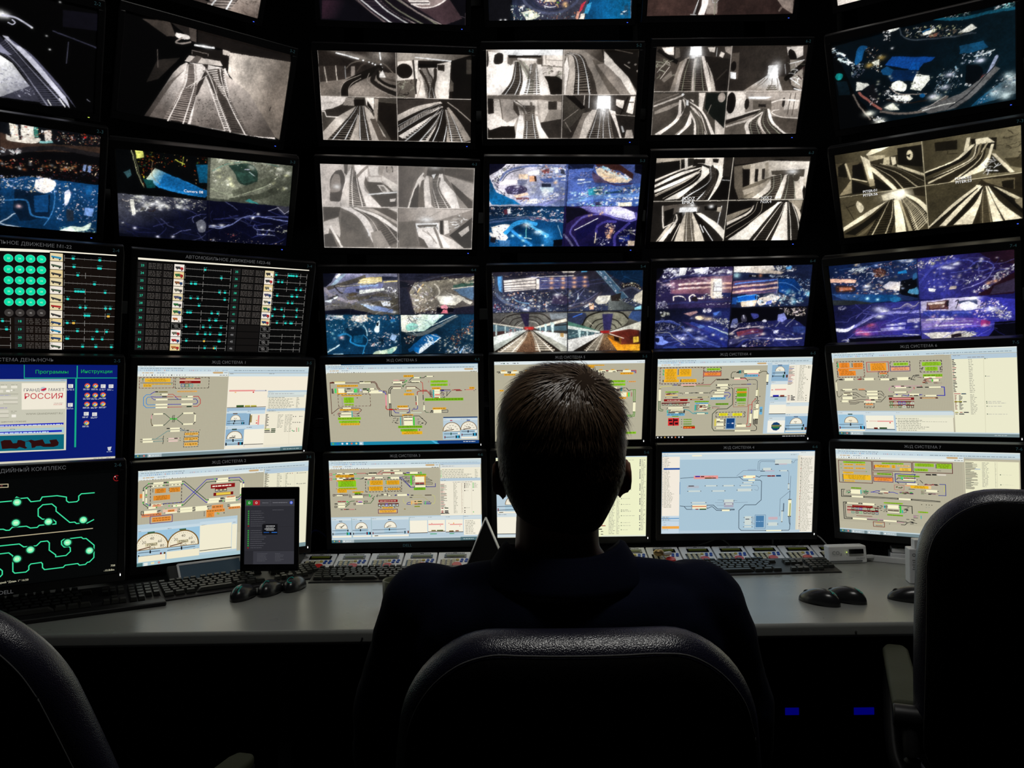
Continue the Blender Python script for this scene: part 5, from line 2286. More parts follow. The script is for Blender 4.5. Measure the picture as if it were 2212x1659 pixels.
P 4a423b 807,75 885,67 896,331 816,330
E 0f0c0a 30 50 836,202
P fff 808,257 869,266 876,331 815,321
P 2b2521 1169,202 1397,191 1416,329 1196,335
P fff 1204,202 1307,194 1322,300 1213,307
G fff .8 50 60 1300,217
G fff .7 60 100 1264,317
PG fff 8f857b 1253,308 1213,465 1206,298 1322,300 1455,459 960,452
LS 8c8279 8 1215,326 1153,390 1031,453
LS 665e56 8 1265,327 1264,391 1222,456
LS 776e66 8 1316,327 1334,392 1343,458
LS 8c8279 12 1185,326 1104,398 1010,448
T - 4a423b 665 .5 1245,400 1232,456 | 1295,401 1313,457
P 4a423b 1323,309 1414,310 1516,460 1394,458
P e9dfd6 1377,18 1550,11 1563,101 1489,137 1404,100
O 0f0c0a 1415,37 1468,64 1499,137 1429,136 1400,73
P 998f85 1430,145 1570,147 1606,452 1476,394
L 110e0b 50 1416,329 1586,184
W 20 80 9 .5 fff/211/776 1431,155 1572,156 1604,443 1473,376
L fff 8 1435,182 1580,147
L fff 9 1456,329 1567,395
L bbb 8 1382,190 1400,282
L fff 10 1512,432 1596,452
Q 2
Z 3b3630
PG 5b534b 2b2622 42,541 266,828 7,467 304,471 289,639 17,862
L ddd3c9 16 17,597 316,490
L 8c8279 8 14,559 274,470
B 998f85 21,653 146,599 282,554 | 23,681 169,637 284,582
P d1c7bd 492,464 562,465 543,671 504,633
P 0f120f 572,465 792,468 803,837 659,720 568,624
E 9a8f86 40 50 742,514
L 8c8279 6 604,681 635,588
B e9dfd6 285,536 257,733 39,891 | 310,536 298,733 110,892
LS 8f857b 12 272,895 365,811 425,697
B ddd3c9 319,527 347,621 287,724 | 339,527 355,593 324,696
B 4a423b 287,724 373,678 313,791 | 393,678 394,688 283,800
B fff5ec 413,678 365,811 282,900 | 431,707 424,793 312,901
B ece2d8 415,697 461,765 475,904 | 409,641 481,765 500,904
B d8cec4 406,603 562,766 597,906 | 415,594 535,690 627,907
B e9dfd6 338,518 551,652 709,908 | 317,508 543,671 668,907
LS 4a423b 8 381,546 513,680 617,906
T - 5b534b 887 .7 419,641 503,775 525,905 | 439,641 543,776 576,906
P c5bbb1 691,740 803,837 801,910 709,908
E fff 16 12 320,480
P eee 360,537 385,537 390,593 365,593
P e0d6cc 399,528 440,538 442,566
Q 3
Z 8c8279
P e2d8ce 805,455 1002,462 1010,698 813,742
E 0f0c0a 52 110 849,572
E 1a1613 26 55 1022,584
P a89e95 973,471 1588,470 1589,546 1041,533
P fff 1028,509 1290,513 1223,535 1041,533
P 5b534b 1083,547 1285,550 1298,645 1095,642
P 1d1916 1148,586 1229,587 1234,620 1152,614
P c9bfb5 1425,534 1589,546 1583,640 1431,647
L 3b342e 8 1488,478 1478,696
L 3b342e 8 1539,479 1531,706
E 1d1916 16 50 1420,571
B eae0d7 1289,579 1397,552 1592,564 | 1287,565 1395,538 1589,546
P 5b534b 816,771 1045,736 1045,900 809,895
P 4a423b 1297,712 1598,745 1611,900 1475,888 1316,779
B 1d1916 809,751 1059,679 1186,643 | 813,790 1062,708 1199,663
B ddd3c9 806,732 1056,660 1175,634 | 807,742 1058,675 1181,641
B c5bbb1 815,809 1085,727 1199,663 | 817,828 1097,747 1209,668
T 5b534b 2b2622 998 .6 1195,634 1091,775 1117,901 | 1215,634 1152,776 1199,903
B e2d8ce 1199,663 1031,784 1055,900 | 1210,672 1072,785 1096,901
B ddd3c9 1218,653 1162,777 1271,904 | 1238,654 1203,777 1312,905
T 4a423b 2b2622 887 .6 1231,635 1224,778 1322,905 | 1251,635 1285,779 1436,907
B f3eae2 1251,635 1304,769 1477,908 | 1271,635 1347,780 1497,898
LS e2d8ce 10 1617,736 1421,723 1313,683 1320,655 1380,646
Q -
L d8cec4 6 799,4 804,900
L d8cec4 6 5,448 1601,457
L d8cec4 6 -3,5 4,895
N .06 7
@63
Q 0
Z 14110e
P a89d8f -3,-2 699,-7 691,71 388,16 2,54
P 0d0b09 2,54 249,31 300,15 313,137 5,239
P 1f1c18 248,23 387,7 398,111 337,119
P f9f0e4 293,6 325,6 339,137 309,141
L d0c5b5 10 251,23 261,119
P e6dccf 386,-2 709,2 699,133 587,79 427,60
P 14110e 401,16 510,17 511,65 418,59
P 14110e 584,18 650,19 646,62 593,53
B f9f0e4 0,283 262,154 467,104 | 3,309 265,189 485,108
B 15120f -3,238 218,153 431,99 | 0,274 236,162 450,108
B d0c5b5 -3,238 242,136 413,90 | -2,252 243,145 422,94
LS f6ecdf 14 -4,234 217,144 378,89
P 15120f 3,309 321,216 388,190 360,252 10,390
T - 0d0b09 a89d8f .3 494,113 324,251 20,399 | 512,117 395,252 102,427
B f9f0e4 5,336 201,250 437,147 | 7,363 230,277 473,156
B fff7ea 113,445 447,244 483,86 | 271,429 523,210 584,131
LS d0c5b5 10 18,385 357,225 486,113
T 5b534b 0d0b09 ddd .4 571,96 572,254 374,394 284,465 | 612,105 616,255 484,423 453,467
B fff7ea 498,69 666,159 576,451 505,454 | 427,60 695,106 689,273 594,446
B 2b2621 579,87 618,193 517,396 461,454 | 596,79 644,193 582,343 505,454
LS 332d27 14 637,167 630,299 523,450
P 221e1a 700,2 788,3 778,204 706,194
P 0b0908 707,203 792,248 790,449 603,447 684,309
L bbb 8 711,234 787,244
Q 1
Z 0f0c0a
P 2a2520 797,3 1600,0 1603,74 1298,27 824,82
PG f3e9dc 8c8272 1395,89 991,348 904,91 1169,42 1596,56 1607,152 1569,355 1592,445 904,437 843,302 835,169
P 5b5348 817,99 904,87 967,438 904,437 843,302
P 0f0c0a 907,118 985,110 1001,295 935,330
P c9beae 981,79 1034,80 1052,278 1009,286
P 15120f 1041,128 1076,128 1085,261 1050,260
P c9beae 1075,120 1110,120 1119,252 1084,252
P 2b2621 1111,129 1145,121 1152,235 1126,235
P a89d8d 1136,59 1172,60 1193,209 1159,217
P 8c8272 913,92 991,84 988,127 917,127
P 4a433a 1210,148 1560,134 1564,213 1225,192
P 6b6254 925,321 1219,209 1194,280 949,437 948,366
B a89d8d 937,348 1115,288 1228,209 | 962,402 1147,323 1237,209
P efe4d5 1237,209 1321,184 1290,334 1270,441 1038,438 1151,350
T 5b5348 2b2621 998 .5 1246,210 1255,334 1164,449 | 1323,193 1331,308 1307,451
P f3e9dc 1358,193 1392,185 1413,443 1288,442
T 5b5348 2b2621 998 .4 1402,194 1406,336 1397,452 | 1446,194 1486,337 1504,453
P d8cdbd 1452,177 1498,186 1592,445 1511,444
E 4a433a 34 40 1486,221
G fff .9 60 25 1432,159
P d8cdbd 1552,249 1598,205 1601,338
Q 2
Z 1b1815
P 2b2723 739,471 784,471 788,801 677,707 501,577 493,504
P 5b534b 101,508 383,475 504,522 483,576 259,574 134,673
P 0d0b09 123,554 227,519 226,610 148,737
L f3e9dc 14 105,508 119,663 134,746
L f3e9dc 10 134,742 242,683
P 5b534b 118,508 224,491 227,528 123,563
P fff 290,524 477,522 474,576 286,574
G fff .8 80 50 391,557
P c9beae 158,747 241,665 250,573 233,683 172,793 81,894 63,894
B f3e9dc 252,592 251,674 90,895 | 270,601 269,683 145,895
B 0f0c0a 278,592 304,666 172,896 | 321,574 315,684 254,897
L e9dfd0 9 263,711 209,803
L e9dfd0 8 307,702 235,887
B c9beae 357,575 316,702 263,897 | 384,575 371,703 372,898
B ded3c2 411,575 452,704 481,900 | 438,576 517,723 591,901
T 8c8272 2b2621 f3e9dc .42 375,575 380,703 391,903 | 411,575 425,704 464,904
B 0f0c0a 429,576 496,696 600,901 | 464,567 569,706 700,902
L fff 9 525,714 570,798
L fff 8 563,733 681,893
B fff7ea 466,585 684,763 808,894 | 520,586 703,698 815,801
L ddd 10 736,516 711,726
P 0d0b09 548,514 681,506 696,561 562,559
P b5aa9a 692,524 737,525 734,580 688,570
G fff .9 26 18 421,498 624,517
Q 3
Z 14110e
P 8c8272 801,617 1084,511 1019,565 810,690
P 0b0908 792,462 1070,475 1059,529 809,608
B efe4d5 810,690 1022,583 1097,475 | 819,764 1062,620 1116,485
T 15120f 0b0908 a89d8d .4 1114,475 1069,602 819,764 | 1169,485 1134,621 822,857
B e9dfd0 1152,621 1041,730 925,887 | 1314,496 1178,677 1044,888
B fff7ea 1329,478 1204,604 843,886 | 1383,479 1319,532 1107,889
T 2b2621 14110e f3e9dc .36 1383,479 1296,623 1127,899 | 1402,488 1377,624 1263,900
B f3e9dc 1410,479 1384,670 1318,901 | 1445,480 1474,671 1500,903
T 2b2621 14110e fff7ea .38 1445,480 1492,671 1537,904 | 1482,489 1575,682 1628,905
B c9beae 1482,489 1540,571 1596,700 | 1551,526 1576,572 1602,627
P 8c8272 1434,461 1594,459 1585,572 1533,526
Q -
L f3eada 7 800,-1 795,899
L f3eada 7 -4,455 1597,452
N .05 6
t fff 50 PODZ 305,447
t fff 50 EMKA 306,485
t ddd 50 NSK2 1142,447
t ddd 50 NSK4 1143,487
@64
Q 0
Z 14122c
PG 1c1838 2a2248 159,44 521,416 -4,-4 791,-2 794,450 2,440
P 04040a -4,-4 106,2 34,122 0,139
K 110 34 16 -40 .6 fff/dde/99a/334 89,6 294,6 281,100 145,115 60,122
P fff 243,9 320,11 297,82 230,99
P eef 380,21 542,6 529,87 408,76
K 70 36 14 -10 .4 fff/445/889/ccd 328,11 782,2 788,92 332,92
G fff .9 30 14 665,58 761,63
LS 3a3a68 16 78,150 298,91 590,93 789,101
PG 5a3c58 7a5468 250,181 772,237 146,142 419,112 789,101 793,302 152,288
P e8c0b8 233,176 568,165 569,187 234,198
P e8c0b8 235,221 571,213 572,233 236,239
P 5a3848 234,198 786,188 787,210 235,217
P 7a5060 167,242 598,234 601,279 169,279
G fff .7 20 9 251,185 319,182 384,179 440,180 508,177 253,231 321,230 386,229 442,226
P d8a898 690,172 785,169 786,192 691,195
P d8a898 693,222 788,220 790,242 694,243
PG fff3ea e8c8b0 641,235 555,233 566,133 679,135 700,346 578,343
G ffe 1 60 90 641,225
P fff 607,170 681,167 684,217 610,220
P fff 606,229 684,226 687,272 609,270
L 3a2a48 5 599,170 600,270 687,272
L 3a2a48 5 602,222 684,220
P 14183c 692,286 788,284 786,330 690,327
P 22285c 697,289 784,288 784,325 695,323
K 70 16 12 0 .7 fff/fda/445 359,301 688,291 778,329 675,355 379,348
LS fff3e8 12 189,362 196,316 282,318 310,355
P 1c1c38 196,325 300,328 310,365 207,367
LS fff3e8 14 363,375 352,329 394,302 431,340 483,341
O 1a1418 370,338 421,321 441,368 389,376
K 110 22 6 30 .6 eee/889/ccd/445 4,357 112,369 132,443 11,450
K 40 12 5 0 .2 fff/dcd 434,409 791,394 792,413 452,419
LS 2a2c58 18 130,397 346,384 781,375
G ecc .8 50 14 139,187
K 40 20 8 0 .5 dcd/88a 1,148 181,161 151,269 5,284
D 40 11 .7 fff/fed 9,130 591,115 559,160 15,312
Q 1
Z 141c38
PG eee8e0 c8b8a8 844,12 1194,64 795,2 1128,0 1158,46 1317,76 1284,98 800,65
P d8d0c8 999,15 1188,-3 1227,47 1158,55
K 60 34 14 20 .4 fff/776/445/ddd 1189,1 1434,15 1421,69 1282,75
P 5aa8e8 1330,22 1390,14 1384,50 1341,49
G cff .8 34 26 832,102
P 0c0a10 957,96 1049,98 1051,129 959,123
G fff .9 9 7 998,110 1019,111
P 0c1020 1092,94 1162,95 1164,127 1094,121
G f95 .7 18 18 1076,107
K 60 22 9 0 .6 9ab/445/fff/235 1162,100 1461,124 1419,142 1165,132
PG 6a4a68 3a3868 943,195 1205,201 802,165 1257,143 1271,304 798,302
L 5a90f0 12 821,193 1254,156
L e8b8a8 20 802,229 1257,193
L e8b8a8 20 805,284 1261,244
L 2a2450 9 803,252 1259,222
L 2a2450 9 805,215 1256,179
L 8a6478 8 951,315 1264,276
G fed .7 12 9 841,225 901,222 962,217 1023,212 1092,206 1161,200 1231,197 844,280 905,277 966,269 1027,266 1096,258 1166,253 1235,248
PG 0a3a80 061c4a 1381,205 1481,345 1262,148 1420,151 1526,254 1570,347 1522,402 1282,285
LS 6aa0e8 5 1275,193 1345,195 1427,233 1494,290
L 9ab 5 1257,138 1266,304
P 0f5ac0 856,331 1039,317 1043,372 869,387
LS 5ab0ff 8 860,387 865,336 1039,317 1058,336 1043,372 869,387
P 1c4a98 805,339 857,340 853,414 801,413
PG f6d8b0 c8987a 976,408 1130,356 895,387 1061,373 1048,442 908,443
P f8e8d8 1086,355 1214,312 1305,341 1265,396 1092,438 1062,391
G fff .8 60 30 985,417 1216,339
P 5a70d0 1168,394 1219,376 1214,423 1153,431
K 120 22 12 20 .7 fff/fdb/8ac/345/234 1066,327 1436,326 1513,402 1446,447 1084,443
K 80 20 10 40 .7 fff/9cf/346 1446,151 1588,163 1611,404 1510,272
G 8df .8 26 22 1379,288 1442,400 1584,311
D 60 12 .8 fff/cff/fed 1272,267 1590,274 1593,404 1313,434
Q 2
Z 10122e
PG 0c0e20 1c2258 177,481 365,787 -2,458 794,450 797,904 0,900
P 3c3050 299,503 438,478 439,516 371,542
P b89090 304,508 438,478 452,497 371,537
K 40 24 14 -20 .3 fff/ddc/443 56,488 160,490 153,537 57,534
P 2a3a70 605,501 691,480 703,532 616,553
P 4a70c8 609,506 683,484 667,512 633,539
K 60 22 12 0 .8 eee/99a/556/dcd 506,452 594,464 578,501 508,489
O fff3e0 423,543 475,535 512,564 478,582 433,567
K 130 14 12 0 .8 fff/ccb/556/443 582,566 785,571 783,684 673,625
G fda .8 50 22 476,554 565,575
PG 3a2c58 2a3078 356,598 625,699 286,596 783,684 779,894 449,694
B 2c3a88 357,616 582,717 791,808 | 391,599 606,670 796,751
B 1c246a 396,693 586,783 779,894 | 376,655 610,746 793,837
L cdd 9 569,650 787,751
L bcc 6 641,680 787,741
P 5a78b8 446,647 498,639 535,659 483,676
LS 3a4a98 22 8,598 138,592 271,642 399,759 508,819 707,892
LS 6a78c8 9 7,589 164,583 306,653
G eef .9 50 20 361,692 480,790 295,785
G ffe .9 16 12 628,751 719,796
W 36 260 6 .2 3a489a/1a2258/5a68b0/0c1030 9,636 358,645 770,894 17,882
LS 888 8 12,720 151,715 206,773 333,862
O 7a90e8 13,758 83,760 102,798 147,819 139,837 87,855 25,844
O 0a0c20 5,777 49,778 50,825 6,815
O 2a3a80 105,875 228,869 238,897 106,894
K 110 22 10 0 .8 334/99a/556/223 8,607 287,624 274,708 11,701
D 30 12 .7 fff/ccf 21,496 776,571 777,875 34,863
Q 3
Z 07070f
PG 14143a 1c2054 976,661 1435,816 788,628 1468,588 1602,687 1600,898 792,899
P 04040a 804,459 1298,471 1291,603 805,609
K 130 22 11 40 .7 fed/dcc/665/211 1316,472 1590,460 1572,553 1465,551 1374,530
P 7a80c0 1295,537 1355,520 1388,586 1346,623 1292,612
P 5a6298 820,581 864,568 884,611 842,648 807,647
P b8b8d8 807,647 877,639 879,668 809,675
O 3a3f88 1010,521 1072,522 1093,560 1041,578
O 3a3848 914,537 950,538 972,604 919,603
E dde 24 16 1158,606
L ccd 9 932,537 943,575
L 8a8c98 9 1467,579 1386,672
L 6a6c78 8 1319,613 1279,669
LS c8b8c0 12 796,751 872,696 977,675 1109,664
PG 7a3848 3a1c40 936,726 1159,732 874,724 1066,682 1157,703 1144,770 897,801
B 3a3a68 800,808 983,756 1142,741 | 800,875 900,849 1074,787
G fed .9 26 14 822,742 887,787 1137,674 1152,751
G eef .9 9 9 820,847 1500,646 1466,759
LS 2a3078 26 886,897 987,813 1164,799 1391,824
LS e8e0e0 14 1290,803 1390,815 1569,810
LS 7a7890 9 899,830 1030,795 1290,807
P dde 1265,716 1318,708 1312,746 1267,745
P 2a3a78 1458,673 1593,677 1591,753 1473,740
L eee 9 1300,812 1479,808
P dde 938,874 973,870 993,895 948,894
K 70 20 9 -20 .6 fda/b88/99c/334 943,822 1220,820 1190,896 992,890
W 18 220 6 .3 3a4290/14183c/5a5a80 802,704 1586,705 1595,898 814,885
K 70 14 7 0 .8 fff/bbc/667 798,637 866,611 1285,640 1280,678 818,685
D 30 11 .8 fff/fed 799,656 1577,610 1586,888 813,876
Q -
L 06060c 5 793,-2 793,904
N .1 8
@65
gb
hd 1000 1179,93
gr -8,89 1229,856
r b8ccd8 1144,62 1665,858
f 3a2a26 6 18 28,101 483,280
f b07868 3 18 33,106 479,274
y f0b020 7 75,113 203,201
y f0b020 5 228,116 355,195
r f0b020 204,184 355,200
y f0b020 2 81,202 206,228
y f0b020 3 70,230 228,261
y f0b020 3 252,229 412,264
k 10 10 12 2a5 53,117 74,186
k 10 10 6 432 214,122 227,184
k 10 10 4 432 57,234 64,258
k 10 10 4 432 243,233 250,261
f 3a2a26 6 18 484,104 664,146
y 90c828 1 515,113 655,137
f a83a2a 8 600 484,156 664,198
y f08a3a 2 493,162 658,192
l 3a3a2a 6 817,156 784,159 771,181 773,221 796,227
r 3a9a9a 849,141 872,174
k 18 8 14 222 820,143 905,175
strip 902,138 1066,159
strip 904,156 1053,174
train 2a3a1a 905,175 938,184
r e8a0a0 938,174 1058,185
y 6ab0d8 1 906,188 1051,213
o b35 9 1057,200
l 3a3a2a 6 1057,178 1097,154 1130,155 1146,171 1147,188
strip 1139,188 1161,272
k 14 10 6 222 1142,278 1165,303
train 543 622,231 751,240
l 5a2222 5 621,231 563,292 409,293
l 222 6 623,244 752,244
strip 804,221 867,236
r e8a8a0 805,234 921,245
l 222 6 866,222 916,223 947,250
l b33 5 875,231 921,232 938,244
o 222 7 796,218 945,256 959,244 730,233
l 555 6 959,244 1025,244 1046,261 1052,371
train 22a 174,288 212,296
train 5a2222 216,290 250,299
r e8b0a8 254,286 409,302
train 6a6a1a 275,304 393,313
l a44 6 409,293 559,293
l 7a8a3a 6 409,307 560,309
l 222 5 158,293 174,294
strip 632,289 743,313
o 222 6 621,295 622,306 750,295 767,297 759,309 784,306 1007,295 1024,296
l 555 5 784,296 875,296
train 5a2222 879,292 941,299
train 22a 941,291 987,299
l d8d070 5 29,344 40,309 158,304
strip 20,340 43,470
l 2a5a2a 6 21,470 24,574 48,583 70,581
l 2a5a2a 6 37,470 39,556 73,572
train 222 619,326 665,334
strip 665,325 744,339
strip 630,351 717,365
strip 606,376 707,392
strip 588,412 708,433
l 334 6 563,379 587,356 629,357
l 334 6 716,358 745,353 769,338 744,330
l 33a 6 709,383 755,384 775,404 770,429 754,442
l 33a 6 707,420 749,419
l 33a 5 700,436 733,432
l 2a3a2a 7 781,331 796,345 803,519 749,567 648,568 596,624 600,783 622,818 839,821
y 8ac030 1 88,363 228,376
k 40 8 10 222/a42/543 85,377 220,406
r e8c070 89,401 220,412
l 444 5 228,382 270,383
strip 295,378 337,387
train 887 341,378 379,388
l 444 5 362,382 404,382
strip 446,378 488,390
train 776 496,379 547,389
train 222 404,378 434,387
l c8c080 5 90,431 549,432
train 554 166,427 226,436
train 554 431,430 482,440
o 222 6 96,432 553,382 559,391 545,432 253,384 272,393
y 6ab0d8 1 566,437 726,462
r 8a1414 77,449 328,475
w fed 1 112,457 290,470
train 7a1414 352,450 492,462
r d8a878 373,452 458,459
r 7a1414 52,488 350,502
box 333 59,496 82,518
box 333 96,496 119,518
box 2a6a6a 133,497 157,519
box 333 171,498 195,520
box 2a4a2a 208,498 232,520
box 7a2a2a 247,499 271,521
box 333 284,499 308,522
box c8d8c8 323,500 347,522
strip 123,541 281,557
strip 154,567 288,587
strip 134,603 287,610
train 444 159,581 286,588
train 222 134,598 202,609
train 2a3a1a 236,602 287,612
train 444 280,541 348,547
l 555 4 103,566 124,548
r 3ab0a0 112,573 126,607
k 18 8 12 222 129,571 151,608
k 18 8 8 222 287,574 308,610
y 6ab0d8 1 113,612 301,639
y 78a828 1 167,639 239,650
l 3a9aa0 7 289,566 345,579 389,616 545,618 547,609 397,605
strip 431,612 514,624
y 78b020 1 401,474 552,489
y 6ab0d8 1 409,493 548,507
strip 452,513 545,528
k 34 9 16 222/a42/543 452,520 543,582
strip 454,554 538,567
r 3ab0a0 403,517 419,583
k 16 8 12 222 418,517 448,581
k 16 8 10 222/4a4 549,519 581,578
l 444 4 588,538 668,545
l b66 4 588,551 664,557
o 222 6 595,556
y 68a020 1 624,502 759,522
f a06a5a 5 600 812,332 961,546
y 78b818 3 838,341 942,369
r d88a20 840,372 943,392
y 68b020 4 841,392 943,433
y 68b020 3 842,449 940,485
y 90b850 1 854,500 940,512
y b8b070 1 855,524 938,537
k 10 10 10 332 825,367 843,537
strip 1040,358 1057,429
l c8c890 5 1061,336 1067,425
o 222 7 1045,433 1059,447 1036,458 1048,478 1037,491 1073,480 1084,431
l 222 6 1056,429 1063,514
strip 1037,567 1081,685
strip 1048,516 1077,568
strip 1030,585 1050,694
l b33 6 1043,456 1008,495 1005,522 972,526 970,738
l b33 6 1009,522 1007,576 994,585
train 22a 1005,580 1015,626
strip 991,625 1011,734
r 987 1004,739 1011,766
l b33 6 1007,743 1000,771 958,770
l 222 8 1034,685 1036,744
l 222 8 1048,685 1050,744
l 222 8 1059,685 1062,744
l 222 8 1071,685 1074,744
l 222 6 1036,744 1072,776 1074,804 1058,820 1008,819
y 6ab0d8 1 1090,548 1120,636
strip 842,810 1008,827
f 3a2a26 6 18 633,604 940,658
y e8e020 2 665,614 757,646
y e8e020 2 808,616 909,648
o 222 6 924,620 933,629 659,629 761,631
r 8aa8c0 742,670 844,801
r 12407a 750,676 833,789
w 8ab 1 757,726 817,738
r dde 804,725 825,738
strip 641,677 718,707
strip 643,729 721,758
train 322 646,703 681,712
r d8c858 621,679 639,761
k 12 8 14 222 717,680 741,762
strip 642,778 723,790
train 554 679,679 717,686
train 554 863,737 915,747
strip 855,746 958,775
l b33 6 957,747 970,738
r d83030 127,664 243,751
r 301018 133,679 171,699
r 301018 192,677 231,698
r 301018 142,715 177,738
r 301018 201,714 236,737
r 301018 180,667 192,750
y 8ab050 1 289,674 379,689
y 8ab050 1 290,701 380,713
y 6a9a38 1 291,727 378,739
y 6a9020 1 292,752 413,762
r c82010 291,762 417,787
w fd4 1 301,770 404,781
o 444 7 271,681 272,707 273,732 272,769
r d0dce0 1188,60 1354,88
r d0dce0 1360,62 1596,91
w 345 1 1213,66 1263,74
w 345 1 1376,66 1450,74
r 8fb2cc 1189,85 1363,262
gauge 50 0 f3eedc 1273,151
r 1c3c6a 1246,84 1290,92
l 345 6 1198,174 1328,172
l 345 6 1201,208 1302,209
l 111 12 1321,165 1322,185
r 1a4a3a 1305,193 1322,225
r 5a2a1a 1339,194 1356,225
l 111 8 1200,200 1201,217
r d0dce0 1193,264 1362,299
w 345 1 1195,268 1262,278
r f3eedc 1189,299 1369,439
r e89a94 1234,350 1352,364
r c55 1197,356 1217,363
train 22a 1218,417 1283,436
train 8a3a2a 1293,418 1340,435
l 222 6 1195,438 1363,437
r 2a9a5a 1238,459 1274,466
r d0dce0 1193,491 1363,528
w 345 1 1199,494 1262,504
r f5efdc 1190,527 1364,626
l 222 7 1192,629 1363,630
r d0dce0 1195,669 1362,706
w 345 1 1199,674 1250,683
r f3f0e4 1185,705 1371,844
o 123c6a 66 1273,772
r 7a7a4a 1226,756 1332,775
r 2a7a3a 1240,777 1308,793
r f0ead8 1362,88 1626,505
k 60 12 26 222/322/22a/a55/c88 1363,104 1432,307
w 776 25 1472,90 1550,486
o 554 7 1563,108 1564,122 1561,250 1563,426 1564,455 1565,482
w 776 2 1570,101 1589,129
train a33 1372,423 1397,430
train 222 1405,422 1426,431
train a33 1373,439 1397,446
train 112 1406,438 1452,447
train a33 1374,455 1398,462
train 112 1407,453 1441,462
train a33 1374,470 1397,477
train 112 1407,468 1452,478
l d8d0bc 3 1435,90 1460,494
r d0dce0 1366,508 1625,545
w 345 1 1370,512 1421,522
r f0ead8 1364,544 1604,630
r d0dce0 1370,634 1602,662
w 345 1 1376,637 1431,647
r 8fb2cc 1367,658 1614,848
gauge 66 0 f3eedc 1484,741
r 1c3c6a 1455,659 1499,667
l 345 6 1378,767 1565,765
l 345 6 1380,803 1547,801
l 111 12 1563,754 1564,776
l 111 8 1379,792 1381,814
r 1a4a3a 1546,785 1564,815
r 5a2a1a 1579,784 1599,815
r f0ead8 1378,822 1596,837
tb 2
@66
r a9c4d4 0,0 1627,937
r 1c4c78 0,-3 1601,53
r dfe6e4 2,13 1600,75
r c6d8e0 2,33 1437,89
w 234 1 15,23 79,31
w 234 1 11,46 75,55
w 234 1 1351,43 1428,53
w 234 1 1456,21 1508,29
r f2ecd4 318,39 420,55
r f3eadc 4,56 189,707
r e8dcc8 4,56 12,703
w 887 24 26,63 93,437
w 776 12 24,440 136,615
k 9 9 30 567/a98 9,62 13,607
r 1a4aa0 20,178 190,196
r c8d8e4 3,703 189,904
r 6a9cc8 3,726 189,737
w 345 3 12,709 98,755
l 8ab 4 3,758 189,760
w 345 1 24,772 57,780
w 345 1 24,799 57,808
r f0a848 7,817 191,846
w 742 1 22,825 74,834
w 345 1 11,851 104,860
r 4a80b8 191,331 196,466
r dcd8c4 1425,57 1472,897
r f0eadc 1451,62 1615,896
w 887 50 1466,81 1601,886
l 987 4 1462,76 1461,878
o a43 6 1461,200 1460,442 1460,502 1459,529 1461,628 1462,657 1462,728 1461,757
o 354 6 1462,87 1462,129 1462,159 1461,245 1461,285 1461,330 1461,359 1461,402 1460,471 1464,801 1463,828
r b8ccd8 191,868 1471,920
l 345 5 198,291 344,281
l 345 5 597,287 789,288 857,277
l 345 5 815,279 858,318 914,319
r e89a94 340,264 594,300
train 22a 353,267 408,280
train 5a2222 413,269 451,281
train 6a4a1a 455,285 533,298
train 322 532,287 575,297
w 922 1 494,270 558,280
r fff6c8 859,268 986,298
r c43 859,270 887,276
r c43 960,287 986,293
strip 913,312 982,327
l 345 6 990,319 1037,320 1053,334 1055,536 999,589 883,589 823,649 826,845 852,872 1116,875
l 345 6 990,274 1028,288 1045,272 1114,274
train 822 1113,269 1195,283
train 144a7a 1203,267 1257,283
strip0 1187,98 1359,146
train 445 1188,145 1230,155
r c8b8c0 1230,143 1315,154
l 678 4 1010,207 1013,118 1042,103 1187,107
l 678 4 1025,212 1030,128 1047,117 1187,121
l 789 4 1359,136 1383,136 1399,106 1425,103
strip0 1065,186 1147,220
train 456 1036,217 1087,225
r b8b0c0 1087,214 1185,226
r 9ab0c4 903,199 993,216
strip0 1246,213 1317,227
l 789 4 789,273 857,214 1036,217
l 789 4 1317,219 1336,233 1337,358
l 678 4 1357,278 1356,440 1255,528 1251,718
strip0 862,340 959,355
strip0 835,369 946,385
strip0 803,410 947,441
strip0 653,369 760,385
strip0 466,369 578,383
strip0 284,425 409,441
strip0 538,426 664,441
r b0b8c4 269,373 394,399
train 544 284,371 344,381
l 789 3 946,376 1004,376 1026,405 1014,432 979,422
strip0 663,527 762,561
r a8a8b8 663,559 763,614
strip0 676,570 750,586
l 789 3 594,532 663,533
l 789 3 569,561 663,563
l 789 3 586,589 663,591
l 789 3 762,536 801,544
l 789 3 762,563 913,560
strip0 323,551 465,568
strip 327,583 478,600
r d88a68 327,595 478,609
strip 327,608 478,625
train a33 362,626 396,636
train 2a5a2a 405,625 478,638
l 345 6 198,593 241,599 267,631 327,633
l 345 5 241,599 327,599
l 345 6 483,589 551,588 595,630 772,634 772,643 724,644
l 345 6 483,627 526,606 543,606 586,646 642,649
strip 642,636 724,656
strip 1340,539 1373,716
r 98a060 1355,575 1367,716
strip0 1331,367 1345,417
l 345 5 1356,440 1354,539
l 345 6 1350,720 1356,784 1367,812 1364,862 1353,874 1280,874
l 345 5 1363,721 1369,812
train 567 1287,574 1301,665
strip0 1271,664 1286,774
strip0 885,714 954,743
strip0 885,751 955,812
train 445 894,742 937,751
strip0 882,824 960,839
box 6a8aa8 994,701 1105,852
r 4a7ca8 1003,710 1089,838
w ace 1 1006,767 1088,780
w 678 10 962,716 994,808
r c8b0b8 1135,724 1233,754
strip0 1136,784 1231,823
strip 1116,869 1276,883
@71
Z e6dcd2
P 221a17 315,651 1582,745 1573,1335 337,1023
@72
Z 010203
PG 020a10 04141c 700,389 1105,660 21,51 638,12 1601,8 1619,911 843,909 401,913 183,564
K 60 30 16 30 .4 fff/dee/234 11,58 104,126 209,272 163,271 11,143
O 0f4a7a 230,136 269,98 338,119 298,170 274,239 210,262
